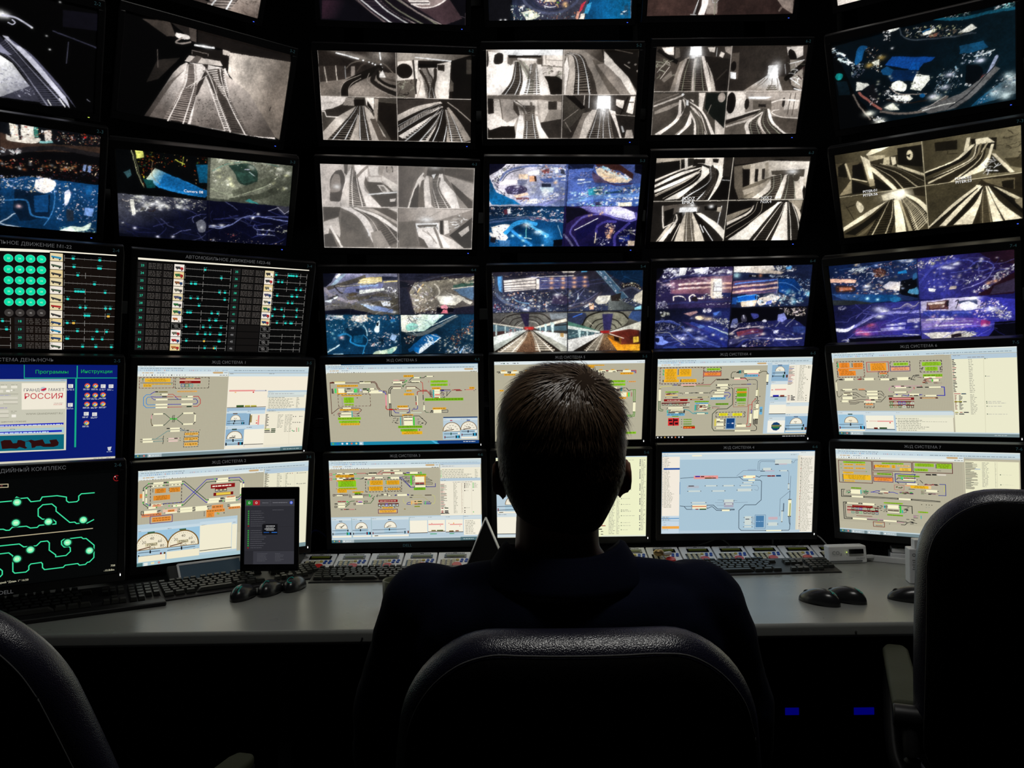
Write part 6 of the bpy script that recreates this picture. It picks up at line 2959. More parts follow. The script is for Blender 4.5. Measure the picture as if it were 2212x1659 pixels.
K 60 18 12 20 .8 fff/cdc/345/667 183,257 290,271 281,373 159,423
K 90 14 9 10 .8 fff/ddc/a86/322 320,119 406,139 469,236 439,407 321,325
G ca5 .8 34 22 459,252 341,301
P d8d8c8 360,277 440,267 428,320 384,310
P 0b3f88 553,264 937,350 902,378 827,389 773,442 479,331
P 0a52a8 727,358 794,368 782,443 690,419
P 041c3c 485,379 773,442 726,534 520,500
P 0c3a60 441,370 496,344 562,396 524,444 455,420
K 60 14 10 0 .9 fff/ddd/222 486,-6 554,1 547,107 488,94
P f0f2ea 521,-7 623,-5 638,12 604,22 552,28
P e8eae0 833,103 940,88 947,121 840,131
P 0f4a7a 825,92 908,72 916,83 833,103
P 8a5a48 881,140 963,133 953,166 896,162
K 130 22 10 -10 .6 fff/dda/765/443 645,40 804,34 1125,93 1303,162 1200,198 961,177 798,148 675,101
P f6f6ea 1130,173 1218,133 1250,115 1295,168 1232,188
LS 333c44 12 638,12 651,78 731,141 960,185 1279,208
K 60 26 14 -10 .5 eee/9aa/566/243 944,-2 1113,-30 1277,-15 1236,35 1173,62
K 40 30 14 -10 .5 eee/8cc/355 1421,21 1512,2 1593,6 1586,70 1436,58
LS 0e4a60 26 937,-8 1048,27 1205,53 1398,49 1593,64
P 0f4060 1142,298 1339,291 1384,362 1235,381 1139,368
K 70 22 12 -30 .5 fff/ccd/9ab/345 1163,382 1430,390 1399,435 1272,478 1152,469
LS c0c8c8 10 1265,423 1368,411 1430,390
LS 8890a8 30 1445,463 1396,559 1347,647
G e54 .8 34 22 1340,636
O 02060a 1192,487 1295,510 1333,581 1267,675 1187,658
K 30 12 8 0 .5 fff 1179,657 1235,678 1226,694 1178,675
P f2f4e8 755,474 871,518 877,556 788,650 695,612
K 60 16 9 40 .5 222/fff/887 746,482 871,518 797,642 695,612
O f6f6ea 527,520 606,513 664,567 643,620 565,604 524,567
P f6f6ea 501,639 683,671 716,711 680,733 551,697
LS 998d84 10 507,554 564,623 666,663 837,688
LS 1a1410 12 473,672 550,711 679,747 834,754
P eeeee4 203,442 309,474 325,497 250,529 195,528
LS 9a5a50 22 221,553 328,682 413,757
P 0a0c10 260,522 361,495 418,690 346,685
K 40 14 9 -40 .4 fff/dcc/433 299,588 401,667 363,698 318,699
LS 6a6058 16 165,561 217,699 306,845
LS 5f5650 22 410,786 585,840 846,852 1019,754
P c8c8ba 440,753 522,720 588,801 500,789
G ffe .9 50 28 502,755 919,743 394,882 302,785
K 50 22 12 30 .6 fff/ddd/665 318,808 406,845 455,914 356,910
B 5a5a5a 779,819 1018,772 1185,722 1428,548 | 844,890 1098,873 1265,766 1474,576
LS b8b0a8 8 760,845 891,803 1011,743
LS d8d8d0 10 794,851 932,831 1083,823
LS 14181c 10 1032,860 1183,778 1348,620 1467,503
LS 14181c 8 1081,888 1265,776 1427,637
PG 0f3f5c 5a6a70 1344,801 1502,833 1345,783 1620,643 1611,837 1262,886 1221,888
G cdd .9 50 34 1543,662 1589,725 1518,846 1424,799
G eef .8 40 22 1052,547 1006,658 894,728 1312,469
K 150 20 10 -40 .6 fff/9bc/456/234 946,516 1160,471 1154,652 1003,741 885,755
K 100 22 10 -30 .6 ddd/678/234 1262,886 1612,765 1620,643 1466,645
K 80 20 9 0 .7 fff/ccc/444 426,575 565,604 679,752 473,672
D 40 10 .8 fff/ffd 195,431 1161,453 1086,748 466,768
E 0f5a94 24 20 802,700
E 0f7a78 34 34 46,351
P 06141c 14,393 114,414 138,555 27,543
G fff .9 12 10 559,185
N .12 10
@73
Q 0
Z 2d281c
PG 6b624a 2d281c 434,9 72,91 2,3 796,1 792,208 598,97 329,126 8,89
P fff3d0 356,4 520,1 432,37 307,63 291,51
P b5a98a 307,63 463,82 461,110 320,124
P 0f0d09 577,35 794,38 789,255 574,198
E d8ccaa 28 50 681,121
P 0f0d09 648,115 690,113 679,149
P 4a4230 -2,98 233,109 151,214 128,271 4,220
P 110f0a 22,132 90,94 102,256 13,231
P 0d0b08 158,136 248,132 277,325 146,274
L b5a98a 20 97,115 128,271
L c9bc9a 12 146,274 277,325
P 8c8064 2,434 137,277 123,422
PG f3e7c6 8c8064 271,76 316,382 242,52 321,115 352,378 299,379 258,123
P f9eccb 272,67 321,115 340,306 305,300
P 0f0d09 342,286 457,384 528,485 350,407
P 0f0d09 136,282 299,379 348,427 132,434
B f6e9c8 334,166 477,348 573,462 | 321,213 410,317 513,453
B c9bc9a 335,156 544,261 785,457 | 332,186 541,300 718,456
T 2b2619 14110b b5a98a .34 334,166 498,302 600,447 | 352,160 568,285 727,447
T 2b2619 14110b b5a98a .34 413,160 588,249 789,399 | 481,182 630,256 796,352
P c9bc9a 452,109 504,108 498,185 438,175
P e6daba 512,110 554,118 558,186 523,199
B d8ccaa 566,197 672,254 793,323 | 564,216 670,283 792,342
Q 1
Z 5a523c
PG 776e54 3b3525 1544,81 843,179 804,-7 1604,1 1602,446 794,444
P 14110b 899,39 1090,48 1086,139 903,124
P f3e7c6 1168,44 1199,41 1179,147 1139,167
P 14110b 1198,59 1410,82 1399,197 1362,181 1204,115
P fff3d0 1237,67 1336,67 1394,124 1242,122
B fff3d0 1235,112 1129,230 801,324 | 1204,115 1041,242 802,310
B 0f0d09 1227,128 1136,250 799,362 | 1235,121 1081,240 801,329
B f9eccb 1242,122 1175,257 801,401 | 1273,128 1190,278 803,431
T 14110b 221d13 d8ccaa .35 1273,128 1198,270 829,425 | 1318,127 1252,280 1024,447
B fff3d0 1364,136 1298,288 1056,443 | 1386,140 1352,252 1294,379
LS 8c8064 16 1281,120 1263,190 1230,248
LS 5b523c 12 1326,120 1309,171 1269,218
L c9bc9a 12 1334,121 1286,194
P 1a170f 1360,235 1389,277 1506,429 1309,410 1343,305
W 22 80 8 .3 fff/110 1336,285 1404,297 1386,395 1309,391
P f6e9c8 1361,226 1391,231 1543,431 1505,434
P 3b3525 1464,290 1605,297 1603,405 1507,370
W 14 90 6 .8 221d13 1486,26 1581,27 1590,312 1480,275
L 221d13 7 1006,143 1005,170 1084,175
Q 2
Z 3b3424
P 4f4733 9,456 398,475 410,547 260,637 134,713 8,770
P d8ccaa 397,485 608,448 612,528 410,547
G fff6dd 1 120 60 535,506
G fff6dd .9 60 60 569,521
O efe3c2 170,511 212,558 221,611 186,642 159,592 154,540
L 221d13 8 56,556 124,722
L 221d13 8 54,572 140,548
B f3e7c6 3,822 255,688 445,553 | 7,780 260,637 427,560
B 110f0a 9,855 253,719 471,546 | 110,879 324,729 497,550
B 5b523c 118,890 245,812 381,696 | 183,888 282,806 361,724
T 14110b 2b2619 c9bc9a .4 471,546 379,716 274,899 | 498,540 477,709 400,905
B fff3d0 506,552 503,713 498,907 | 549,558 581,724 595,909
B a89c7c 549,558 590,725 621,912 | 574,572 607,727 656,907
T 14110b b5a98a d8ccaa .34 584,553 644,682 707,913 | 611,538 729,695 788,833
B fff3d0 612,518 717,613 798,734 | 613,498 720,564 799,655
P 221d13 684,460 794,458 796,556 697,531
Q 3
Z 221d13
P 3b3525 802,450 1276,460 1210,544 893,768 811,886 801,755
P 5b523c 1276,460 1542,486 1539,596 1427,559 1306,493
P 14110b 1436,505 1534,503 1532,595 1442,562
P f3e7c6 1227,509 1266,515 1257,542 1219,536
B e6daba 1258,523 1061,674 807,886 | 1227,518 1021,668 799,875
B 14110b 1274,525 1077,696 836,885 | 1266,524 1061,674 815,887
B f6e9c8 1281,527 1141,686 953,885 | 1266,524 1093,679 895,882
B 14110b 1297,529 1189,693 1019,884 | 1285,527 1149,687 957,886
B f9eccb 1305,530 1252,702 1181,896 | 1293,529 1205,695 1019,884
T 221d13 4a4230 8c8064 .3 1293,529 1275,706 1268,907 | 1305,530 1322,713 1339,903
B efe3c2 1312,532 1376,721 1440,902 | 1305,530 1329,714 1355,900
B fff3d0 1328,534 1422,709 1593,894 | 1320,533 1376,702 1456,894
B 0f0d09 1328,525 1454,667 1601,848 | 1328,520 1492,654 1602,801
P d8ccaa 1366,540 1456,592 1597,698 1574,713 1492,654
P 8c8064 1537,698 1604,689 1602,801 1551,737
N .1 12
Q -
L ded2ae 6 794,-4 799,897
L ded2ae 6 3,450 1602,448
N .05 6
t fff 38 PITER:01 227,438
t fff 38 PITER:S6 225,477
t fff 38 PITER:02 1055,435
t fff 38 PITER:S3 1057,470
@74
Q 0
Z 0a1028
PG 0a1838 1a2850 224,13 368,388 3,2 805,1 792,441 -14,445
P 23282c -8,381 234,409 415,454 4,446
PG 2a4a80 0c3a68 106,336 455,395 -2,317 611,375 607,427 433,445 101,389
K 260 24 11 -15 .5 fff/ccd/c99/667/335/a65 2,148 220,64 567,26 798,59 786,117 521,194 628,367 284,340 66,280
K 40 50 9 -15 .2 fff/dee 211,63 361,37 338,106 216,105
P e0b098 2,148 245,180 233,210 -3,190
P 6a3a28 43,236 213,240 207,302 64,301
O 2a1a1a 42,246 71,228 221,251 216,303 55,300
P 9a5a40 78,249 202,260 195,290 74,291
P 14203c 338,106 409,92 423,134 334,157
LS ccd 7 352,148 355,118 406,122 404,153
O 3a2220 409,92 478,78 526,123 489,171 420,165
K 40 12 7 0 .8 e8a890/c87a60/fff 418,83 527,113 505,182 420,175
PG fff3ea c8c8d8 590,302 553,227 481,272 553,222 645,235 639,337 513,306
P 1c2a48 483,242 556,187 606,201 636,245 544,226
P 04060c 655,226 794,198 789,420 628,367
O 4a90b8 724,323 766,316 791,308 796,380 729,369 705,352
O 2a5a88 759,165 792,158 793,208 755,224
O 1a5a88 541,401 626,397 632,439 555,444
P 1a78b8 627,132 703,119 710,150 626,152
G cff .9 16 14 427,413 333,391
G fff .9 34 14 343,261 677,12 734,28
D 60 12 .8 fff/cdf/fda 46,17 801,10 779,378 58,364
W 16 160 6 .3 2a4a80/1a2a50 9,24 312,12 801,10 794,118
Q 1
Z 14144a
PG 2a2c78 1c1038 970,184 1518,91 804,20 1602,-4 1598,443 800,441
PG 14081c 22101c 1294,-27 1594,24 1294,-27 1602,-4 1603,146 1442,121 1368,47
P 1c0a14 1294,434 1602,222 1598,443 1356,443
P 2c2438 1436,352 1600,289 1598,423 1395,437
K 90 22 12 0 .8 fff/fed/776/445 802,49 1058,16 1137,15 976,66 809,149
LS 3a3f9a 22 801,289 933,121 1055,74 1151,54
LS 4a50a8 12 994,196 1006,108 1119,71 1244,73 1288,145 1209,176 1090,185
LS 4a50a8 9 1241,150 1305,89 1412,118 1426,167 1333,188 1241,160
LS 3a3f90 12 940,291 954,192 1012,148
LS 6a68a8 12 1170,369 1361,287 1441,169
LS 4a4888 9 1110,275 1159,260 1197,283 1156,319 1117,305
O 14153f 1289,107 1336,101 1326,168 1256,171
G eef .9 40 14 1118,100 1077,135 1037,121
G fff .9 16 14 1337,73 921,354 1142,92
P fff 889,326 954,342 944,371 896,357
K 160 22 12 -30 .7 fff/eee/caa/778/334 1240,395 1399,310 1478,201 1599,155 1598,212 1437,332 1318,421
G fb8 .9 20 16 1391,319 1445,304
K 70 16 9 10 .8 fff/99a/445 1174,261 1348,208 1331,265 1204,323
D 70 10 .8 fff/ccf/fed 819,120 1137,24 1593,61 1437,313 878,386
P c8b8a8 1076,322 1125,316 1123,356 1067,361
W 22 200 7 .3 3a3f98/22257a/5a5aa0 821,81 1444,46 1438,294 837,383
Q 2
Z 10102e
PG 14163c 2c2c78 93,474 605,721 -6,456 800,441 795,838 -3,897
G ddf .9 60 30 437,519
G fff 1 40 20 478,548 431,598
O 55507a 645,502 690,464 755,500 808,452 799,472 744,540 687,505 634,533
LS 9a94a8 9 557,528 618,521 689,474 746,509 799,467
LS 7a78c0 30 4,730 115,725 257,657 441,572 793,570
LS a8a8d8 7 256,668 441,578 792,580
O e8e8f4 6,708 107,719 183,674 162,717 94,757 12,747
PG 4a2c78 2a2a80 249,755 605,721 198,719 436,647 789,648 796,817 181,806
G d67 .7 40 26 343,695 221,764 291,790
P 8a88c8 485,692 667,682 666,708 483,714
P 8a88c8 429,732 656,729 654,756 427,759
G fff .9 18 12 541,698 615,695 534,743 612,740 758,735 761,686
P b8b0d8 682,651 797,643 795,679 680,688
L c8c0e8 6 193,773 602,758
L 5a50a0 7 355,771 790,763
K 22 30 14 0 .4 fff/dde/99a 49,843 114,835 99,901 44,893
P 06060e 114,835 795,838 796,896 127,897
L 667 5 134,825 787,827
L fff 7 634,808 778,826
W 26 300 7 .2 3a3c88/1a1c50/5a5aa8 16,512 450,457 791,461 795,690 62,800
K 30 22 9 -30 .4 ccd/88a 47,471 122,455 109,497 43,514
Q 3
Z 14144a
PG 3a3888 2a2a88 1032,591 1269,708 803,462 1278,437 1601,501 1598,910 792,891
P 06060e 1427,728 1601,719 1598,900 1359,898 1425,799
P b8b0d0 816,463 1278,447 1323,501 1313,580 809,586
P 3a1a20 865,477 1054,470 1050,562 860,559
P d8c8c0 873,483 1029,479 1019,509 880,509
P 6a4a40 884,504 1020,503 1014,544 890,545
P 14101a 1037,479 1057,476 1055,531 1034,535
P 2c3458 1126,486 1293,478 1298,549 1163,559
P e8e8f8 1149,508 1229,494 1306,539 1274,577 1194,592 1147,558
LS 14121c 9 1110,485 1134,476 1115,556
P 2c3890 827,567 1241,595 1240,646 824,619
P 4a58b8 1081,594 1249,601 1240,620 1080,615
K 200 22 12 0 .8 fff/ece/dcb/8a88a8/334 1257,596 1339,502 1433,469 1568,637 1551,706 1412,667 1255,657
G fff .9 60 26 1415,587 1152,418 1262,456 1056,420
K 130 10 8 0 .8 fff/eee/998 1461,610 1568,617 1566,707 1466,690
PG 8a78c0 4a2a80 862,683 1387,736 805,649 1271,668 1396,716 1386,766 807,775
P e8e0f0 847,651 1094,657 1093,682 846,677
L d8d0e8 12 926,734 1236,737
L b8b0d8 6 811,691 1254,702
L 6a68c0 8 807,764 1426,748
K 40 14 5 0 .1 fff/ddd 927,724 1236,732 1236,747 926,745
PG f6efe6 c8c0b8 938,824 1184,858 813,807 1186,806 1280,853 1199,880 1018,902 894,875
P 1a1014 1062,836 1152,830 1151,867 1060,873
K 60 24 12 -10 .4 fff/998/443 1153,815 1282,812 1296,864 1167,878
P 8a2a6a 1317,691 1396,716 1386,766 1315,762
W 20 300 6 .1 4a48a8/1c1c60/6a68c0 817,587 1414,627 1409,798 805,796
D 40 12 .8 fff/fee/fcc 832,464 1431,568 1426,769 814,796
Q -
L 0a0a18 4 805,1 797,897
N .12 8
@75
gb
hd 1000 1064,108
gr 11,62 1062,647
r b8ccd8 -1,637 1060,860
f 3a2a26 6 16 39,101 295,269
f b07868 3 16 43,105 292,265
y f08a2a 4 62,112 161,166
y f08a2a 4 195,116 287,167
r f08a2a 51,170 284,185
y f08a2a 2 46,178 151,202
y f08a2a 3 53,200 214,251
k 9 9 12 2a5 45,109 49,162
k 9 9 5 432 182,120 186,160
k 9 9 6 432 37,204 42,252
f b83a3a 6 600 322,115 523,216
y f09a2a 6 356,125 501,205
k 9 9 8 887 338,134 344,199
f 3a2a26 6 16 538,117 714,168
y 98d030 1 568,128 699,157
f 6a3a6a 6 600 537,170 712,216
y f0a078 2 545,175 705,208
f 3a2a26 6 16 801,116 988,231
y 90c828 3 819,129 983,168
y 90c828 3 844,178 953,220
k 9 9 8 333 808,181 830,215
k 9 9 5 333 971,183 979,216
f 3a2a26 6 16 424,220 511,274
y e88a48 1 436,226 503,243
o 4b4 6 460,250 468,253
o 332 6 447,259 459,262 472,262 486,262 498,246
strip 102,277 186,305
strip 290,279 379,306
strip 440,289 520,308
strip 593,279 692,311
y 88c028 1 822,253 990,281
strip 831,277 930,295
r f0c0a8 930,283 985,294
strip 909,304 956,329
k 30 9 14 222/a42/a66 810,286 903,351
k 30 9 10 222/a66 912,333 986,354
r 4ad030 895,303 904,332
k 34 8 8 222/322 42,278 101,301
k 34 8 8 222/a33 220,278 289,300
k 34 8 8 222 521,286 589,313
k 20 8 8 222 692,282 764,314
l 222 5 715,302 738,263 791,263
l b88 4 790,288 810,291
l 444 5 734,269 806,286
train 222 755,257 791,266
l 332 5 41,291 22,300 16,320
strip 14,320 23,417
l 332 5 17,417 21,474 34,484 59,464
l c8a 4 508,414 523,380 553,371 801,373
l c8a 4 510,394 520,429 549,435
l c8a 4 670,437 695,436 739,385
train 322 537,367 561,376
strip 570,381 669,394
r e8b0c0 570,368 653,380
strip 558,429 667,443
train 432 621,368 653,378
train 222 686,381 714,390
o b55 7 737,388 738,400 801,374
train 222 760,381 816,392
strip 869,381 972,394
train 222 833,383 865,392
l 33a 8 972,385 1000,388 1000,475 932,474
strip 832,468 928,482
strip 690,453 779,469
strip 547,470 618,481
l 33a 6 631,466 680,477 689,462
l 33a 6 779,469 804,462
train 22a 569,457 589,465
train 222 496,471 542,480
train 5a2222 693,469 721,477
train 222 730,468 771,478
r 7a1414 503,491 731,519
r e8a098 532,498 703,511
train 5a2222 782,492 943,505
r e8b878 802,495 919,503
r 7a1414 505,531 730,544
r 7a1414 502,568 728,580
box 3a8a4a 513,538 533,561
box c8a8a8 553,538 571,562
box 33a 589,539 610,564
box 33a 626,540 648,565
box 2a5a2a 664,540 685,563
box c8d8c8 703,541 723,564
box 3a8a4a 510,575 532,598
box 9a8a5a 550,575 571,598
box 2a5a2a 589,576 609,599
box c8d8c8 628,576 648,599
box 222 664,577 685,600
box 432 701,577 721,600
strip 75,393 166,411
strip 77,442 166,461
strip 66,480 163,507
strip 54,517 124,539
k 20 8 12 222/433 55,398 62,557
y f0a070 1 227,392 287,406
strip 304,417 405,433
strip 300,444 404,466
strip 319,479 404,506
r e8a8a0 286,509 338,525
strip 267,529 378,546
train 322 334,508 373,519
l 222 5 171,401 207,396 215,407
l 222 5 232,407 285,410 303,424
l 222 5 168,436 204,437 262,483 288,484
l 222 5 167,456 193,457 227,483
l 222 5 164,492 200,489
l 433 5 116,527 179,523 234,508 317,510
l 433 5 124,542 178,543 214,536 267,537
l 222 5 132,558 186,558 222,544
l 222 5 405,421 440,422 463,462
l 222 5 405,451 429,452 462,477
l 222 5 405,486 435,487
l 222 5 404,511 433,517
l 222 5 380,536 428,537 479,478
f 3a2a26 6 16 273,549 361,599
y f09858 1 283,555 352,571
o 332 5 294,585 307,585 320,585 333,586
train 332 68,408 98,416
train 543 84,434 150,444
train 322 113,455 162,464
l d0dce0 3 6,659 1066,652
r d0dce0 7,644 1069,681
w 345 1 11,651 70,660
w 345 1 276,649 328,657
w 345 1 561,648 602,656
r 9cc4dc 9,675 253,836
r 1a3a2a 104,666 148,676
gauge 68 0 f0e8d0 129,761
l 345 5 9,787 239,784
l 345 5 16,821 206,817
l 111 12 122,774 120,797
l 711 10 15,811 14,832
r 112 212,801 225,834
r 2aa0d0 228,801 243,836
r 112 245,803 257,836
r f3ead0 5,842 256,856
r f3efdc 272,684 534,829
r e89a94 379,741 527,753
r e8c8b8 304,741 375,751
r c22 492,757 504,769
o 333 7 282,748
train 7a2a22 343,815 381,831
train 2a4a1a 395,814 468,830
l 222 6 269,833 539,836
r dfe0cc 550,678 1068,705
r ebe8d0 553,703 1061,855
w 776 8 570,708 856,852
w 776 1 567,743 1038,753
o 343 6 557,715 557,771 558,802
r ebe9cc 1075,90 1600,865
r b4c8d6 1072,62 1599,107
w 345 1 1085,67 1162,79
w 556 1 1207,85 1386,101
k 60 16 21 223/112/322/544/a66 1077,108 1111,447
w 776 20 1212,106 1260,451
w 776 14 1213,459 1270,672
w 998 36 1304,110 1305,673
k 36 13 13 7a2a2a 1082,473 1107,623
k 56 13 13 223 1119,474 1155,624
train 1c3c5a 1141,453 1183,463
train c66 1079,453 1137,461
train a8a030 1079,534 1145,544
train 223 1153,535 1184,543
train a8a030 1080,645 1109,653
train a33 1120,645 1146,652
train 223 1154,643 1198,653
train 433 1081,662 1104,668
train 223 1113,661 1159,670
o 565 7 1348,110 1347,283 1347,538 1348,553 1349,585 1349,665
w 667 1 1359,106 1374,115
w 667 1 1357,281 1397,290
w 667 1 1359,534 1481,543
w 667 1 1358,549 1530,559
w 667 1 1359,582 1516,591
w 667 1 1358,662 1528,670
l d0ccb0 3 1337,103 1328,863
r dfe4dc 1068,860 1599,868
tb 4
@76
gb
hd 1000 1146,93
gr 6,117 1133,784
r eceac8 1154,93 1591,900
r b4c8d6 1153,65 1600,70
w 345 1 1162,72 1238,77
w 556 1 1283,87 1476,88
k 70 16 32 223/112/322/544 1157,106 1264,376
w 776 18 1294,102 1352,349
w 998 18 1399,99 1408,346
l d0ccb0 3 1417,85 1415,346
o 565 7 1442,220 1444,318
w 667 1 1455,218 1583,221
w 667 1 1453,315 1567,318
r b8c8d0 1235,167 1281,177
f 5a2222 6 600 21,125 334,359
f 5a2222 6 600 346,125 696,221
f 5a2222 6 600 708,123 1049,224
f 7a3a3a 5 600 345,237 522,276
f 6a2a5a 6 600 346,289 525,337
f 22308a 7 600 546,249 721,332
y 88c020 2 67,133 276,153
y f0b020 1 72,162 162,176
y f0b020 1 183,159 275,172
y f0b020 1 69,199 162,213
y f0b020 1 181,198 273,211
r b87820 55,234 284,237
o 3a3 6 283,237 45,167 45,205
y f0b820 2 60,245 161,264
y f0b820 4 61,273 321,326
y f0b820 1 68,337 169,349
k 9 9 10 332 52,273 55,352
y 88c020 1 428,135 626,151
y f0b020 2 364,160 502,188
r b85a20 355,201 549,204
y f0b020 1 372,212 549,213
y f0b020 2 518,159 552,191
y f0c070 1 568,158 679,171
y f0c040 3 590,185 691,215
k 9 9 8 a33 355,165 364,203
y 90c020 3 726,132 892,165
y 90c020 3 914,129 1043,179
y 90c020 2 722,185 839,212
k 9 9 5 333 906,137 910,179
o 444 5 924,201 936,201 947,201
o 4b4 7 721,190 722,204
y 78b020 1 380,246 515,264
y f08a38 3 352,292 520,329
y 78b020 1 570,260 764,275
r e8c870 598,237 696,243
l 22308a 7 546,249 729,248
r 3ad080 596,278 615,303
k 30 10 10 222/a42/432 616,284 743,293
strip 616,298 734,308
y 88b030 1 615,313 726,317
l 222 6 557,306 570,291 595,292
l 222 6 560,330 576,348
l 222 6 767,306 790,333
train 433 818,238 868,252
train 222 873,236 914,250
r d8d0c0 918,234 993,250
strip 647,340 741,355
f b87868 5 600 535,364 621,413
k 14 12 8 442 545,376 615,399
y f0b820 2 679,362 841,390
r e8a878 634,360 678,372
k 36 9 20 222/a42/5a2222/c88 798,338 934,355
r e8c890 838,359 861,391
l 22308a 6 935,339 986,338 986,451 922,452
l c8c850 5 978,348 975,414
train 222 661,399 718,404
strip 816,398 914,422
k 36 9 20 a66/222/4a4 771,405 818,450
k 36 9 10 222/a88 819,431 923,449
y 78b020 1 128,408 226,423
strip 126,433 215,478
r 3ab0b0 217,433 226,477
k 20 8 20 222/2a6 230,433 302,478
k 16 8 10 222/2a6 75,440 122,478
l 222 7 67,436 35,437 33,512 129,509
l 222 5 61,451 51,452 49,501 129,502
l 33a 6 316,453 369,435 403,434
l 33a 5 316,448 393,458
strip 399,434 479,444
train a33 436,449 477,457
train 433 385,459 427,466
l 33a 6 479,444 521,442 563,454
k 30 10 30 222/a66/4a4/339 572,430 704,456
train 433 417,412 451,416
strip 130,499 241,515
l 222 6 242,499 569,502
l 222 5 242,511 568,512
strip 569,500 678,517
l 222 6 678,504 936,510
l 222 5 678,515 936,519
strip 81,575 191,585
strip 231,571 343,591
train 222 192,573 231,579
l 222 7 81,572 47,574 48,752 128,749
l 222 6 80,585 62,586 64,736 129,737
r 8a1414 131,599 326,616
w fda 1 143,606 316,607
r 7a1414 82,625 381,615
r 7a1414 80,660 379,648
box d88 86,629 108,648
box 333 127,629 148,647
box 2a5a7a 165,626 185,647
box 22a 202,626 223,647
box 998 239,624 261,644
box 222 276,623 297,644
box 9c9 314,623 336,643
box 222 352,622 373,645
box d98 86,667 106,686
box 3a8a7a 124,667 147,685
box 222 164,666 185,685
box 4b7 200,664 221,684
box 222 239,663 262,684
box 222 277,663 299,683
box 222 315,662 337,685
box 2a5a7a 352,662 373,686
r 7a1414 166,709 318,714
r d8b080 188,711 294,711
y 88b820 2 431,549 604,563
strip 466,576 565,614
train 654 466,627 567,638
strip 462,647 570,655
r 2ab0b0 431,583 442,615
r 3ac840 574,579 589,656
r 2ab0a0 593,622 604,655
k 14 9 16 222 445,582 462,655
k 22 8 14 222 345,583 452,655
k 22 8 12 222 607,587 670,655
l 222 7 570,575 686,577 687,654
y 78b020 2 457,674 602,689
strip 129,735 265,752
l 222 6 270,745 421,746
l b8a 6 270,735 418,738
o 4c4 9 374,744
strip 420,738 542,753
l 222 6 545,742 625,746
l a68 5 544,755 608,754
f 7a3a2a 6 600 324,765 427,815
y f0b048 1 347,776 407,781
o 332 6 351,803 364,803 377,803 390,802 403,803 475,777 773,553 814,553 838,554 862,554
o 9a9a88 7 813,579 837,578
k 22 8 12 222 618,712 723,773
l 222 6 581,778 615,778 637,755 625,743
l 222 5 654,744 724,753
y 88b820 2 738,625 827,640
k 26 10 12 b4a/b8a/222 695,668 751,703
r 3ab0a0 759,669 767,702
tb 5
"""
# ================================================================= the place
S = bpy.context.scene; COL = S.collection
def link(o, parent=None):
    COL.objects.link(o)
    if parent: o.parent = parent
    return o
def mat(name, col, rough=.5, spec=.5, metal=0, emit=None, es=1., bump=None, trans=0, coat=0):
    m = bpy.data.materials.new(name); m.use_nodes = True; n = m.node_tree.nodes; L = m.node_tree.links; b = n['Principled BSDF']
    b.inputs['Base Color'].default_value = (*col, 1); b.inputs['Roughness'].default_value = rough; b.inputs['Specular IOR Level'].default_value = spec
    b.inputs['Metallic'].default_value = metal; b.inputs['Coat Weight'].default_value = coat
    if emit: b.inputs['Emission Color'].default_value = (*emit, 1); b.inputs['Emission Strength'].default_value = es
    if bump:
        kind, sc, st, dist = bump; tc = n.new('ShaderNodeTexCoord'); bp = n.new('ShaderNodeBump')
        t = n.new('ShaderNodeTexVoronoi' if kind == 'cells' else 'ShaderNodeTexNoise'); t.inputs['Scale'].default_value = sc
        if kind == 'cells': t.feature = 'SMOOTH_F1'; t.inputs['Smoothness'].default_value = .4
        else: t.inputs['Detail'].default_value = 4
        L.new(tc.outputs['Object'], t.inputs['Vector']); L.new(t.outputs[0], bp.inputs['Height']); bp.inputs['Strength'].default_value = st; bp.inputs['Distance'].default_value = dist
        if kind == 'cells': bp.invert = True
        L.new(bp.outputs['Normal'], b.inputs['Normal'])
        r = n.new('ShaderNodeMapRange'); r.inputs['To Min'].default_value = rough*.85; r.inputs['To Max'].default_value = min(1, rough*1.2)
        t2 = n.new('ShaderNodeTexNoise'); t2.inputs['Scale'].default_value = 9; L.new(tc.outputs['Object'], t2.inputs['Vector']); L.new(t2.outputs[0], r.inputs['Value']); L.new(r.outputs[0], b.inputs['Roughness'])
    return m
def picmat(name, k=1.):
    m = mat(name, (.012, .012, .014), .42, .25); n = m.node_tree.nodes; a = n.new('ShaderNodeAttribute'); a.attribute_name = 'picture'
    b = n['Principled BSDF']; m.node_tree.links.new(a.outputs['Color'], b.inputs['Emission Color']); b.inputs['Emission Strength'].default_value = k; m.cycles.emission_sampling = 'NONE'; return m
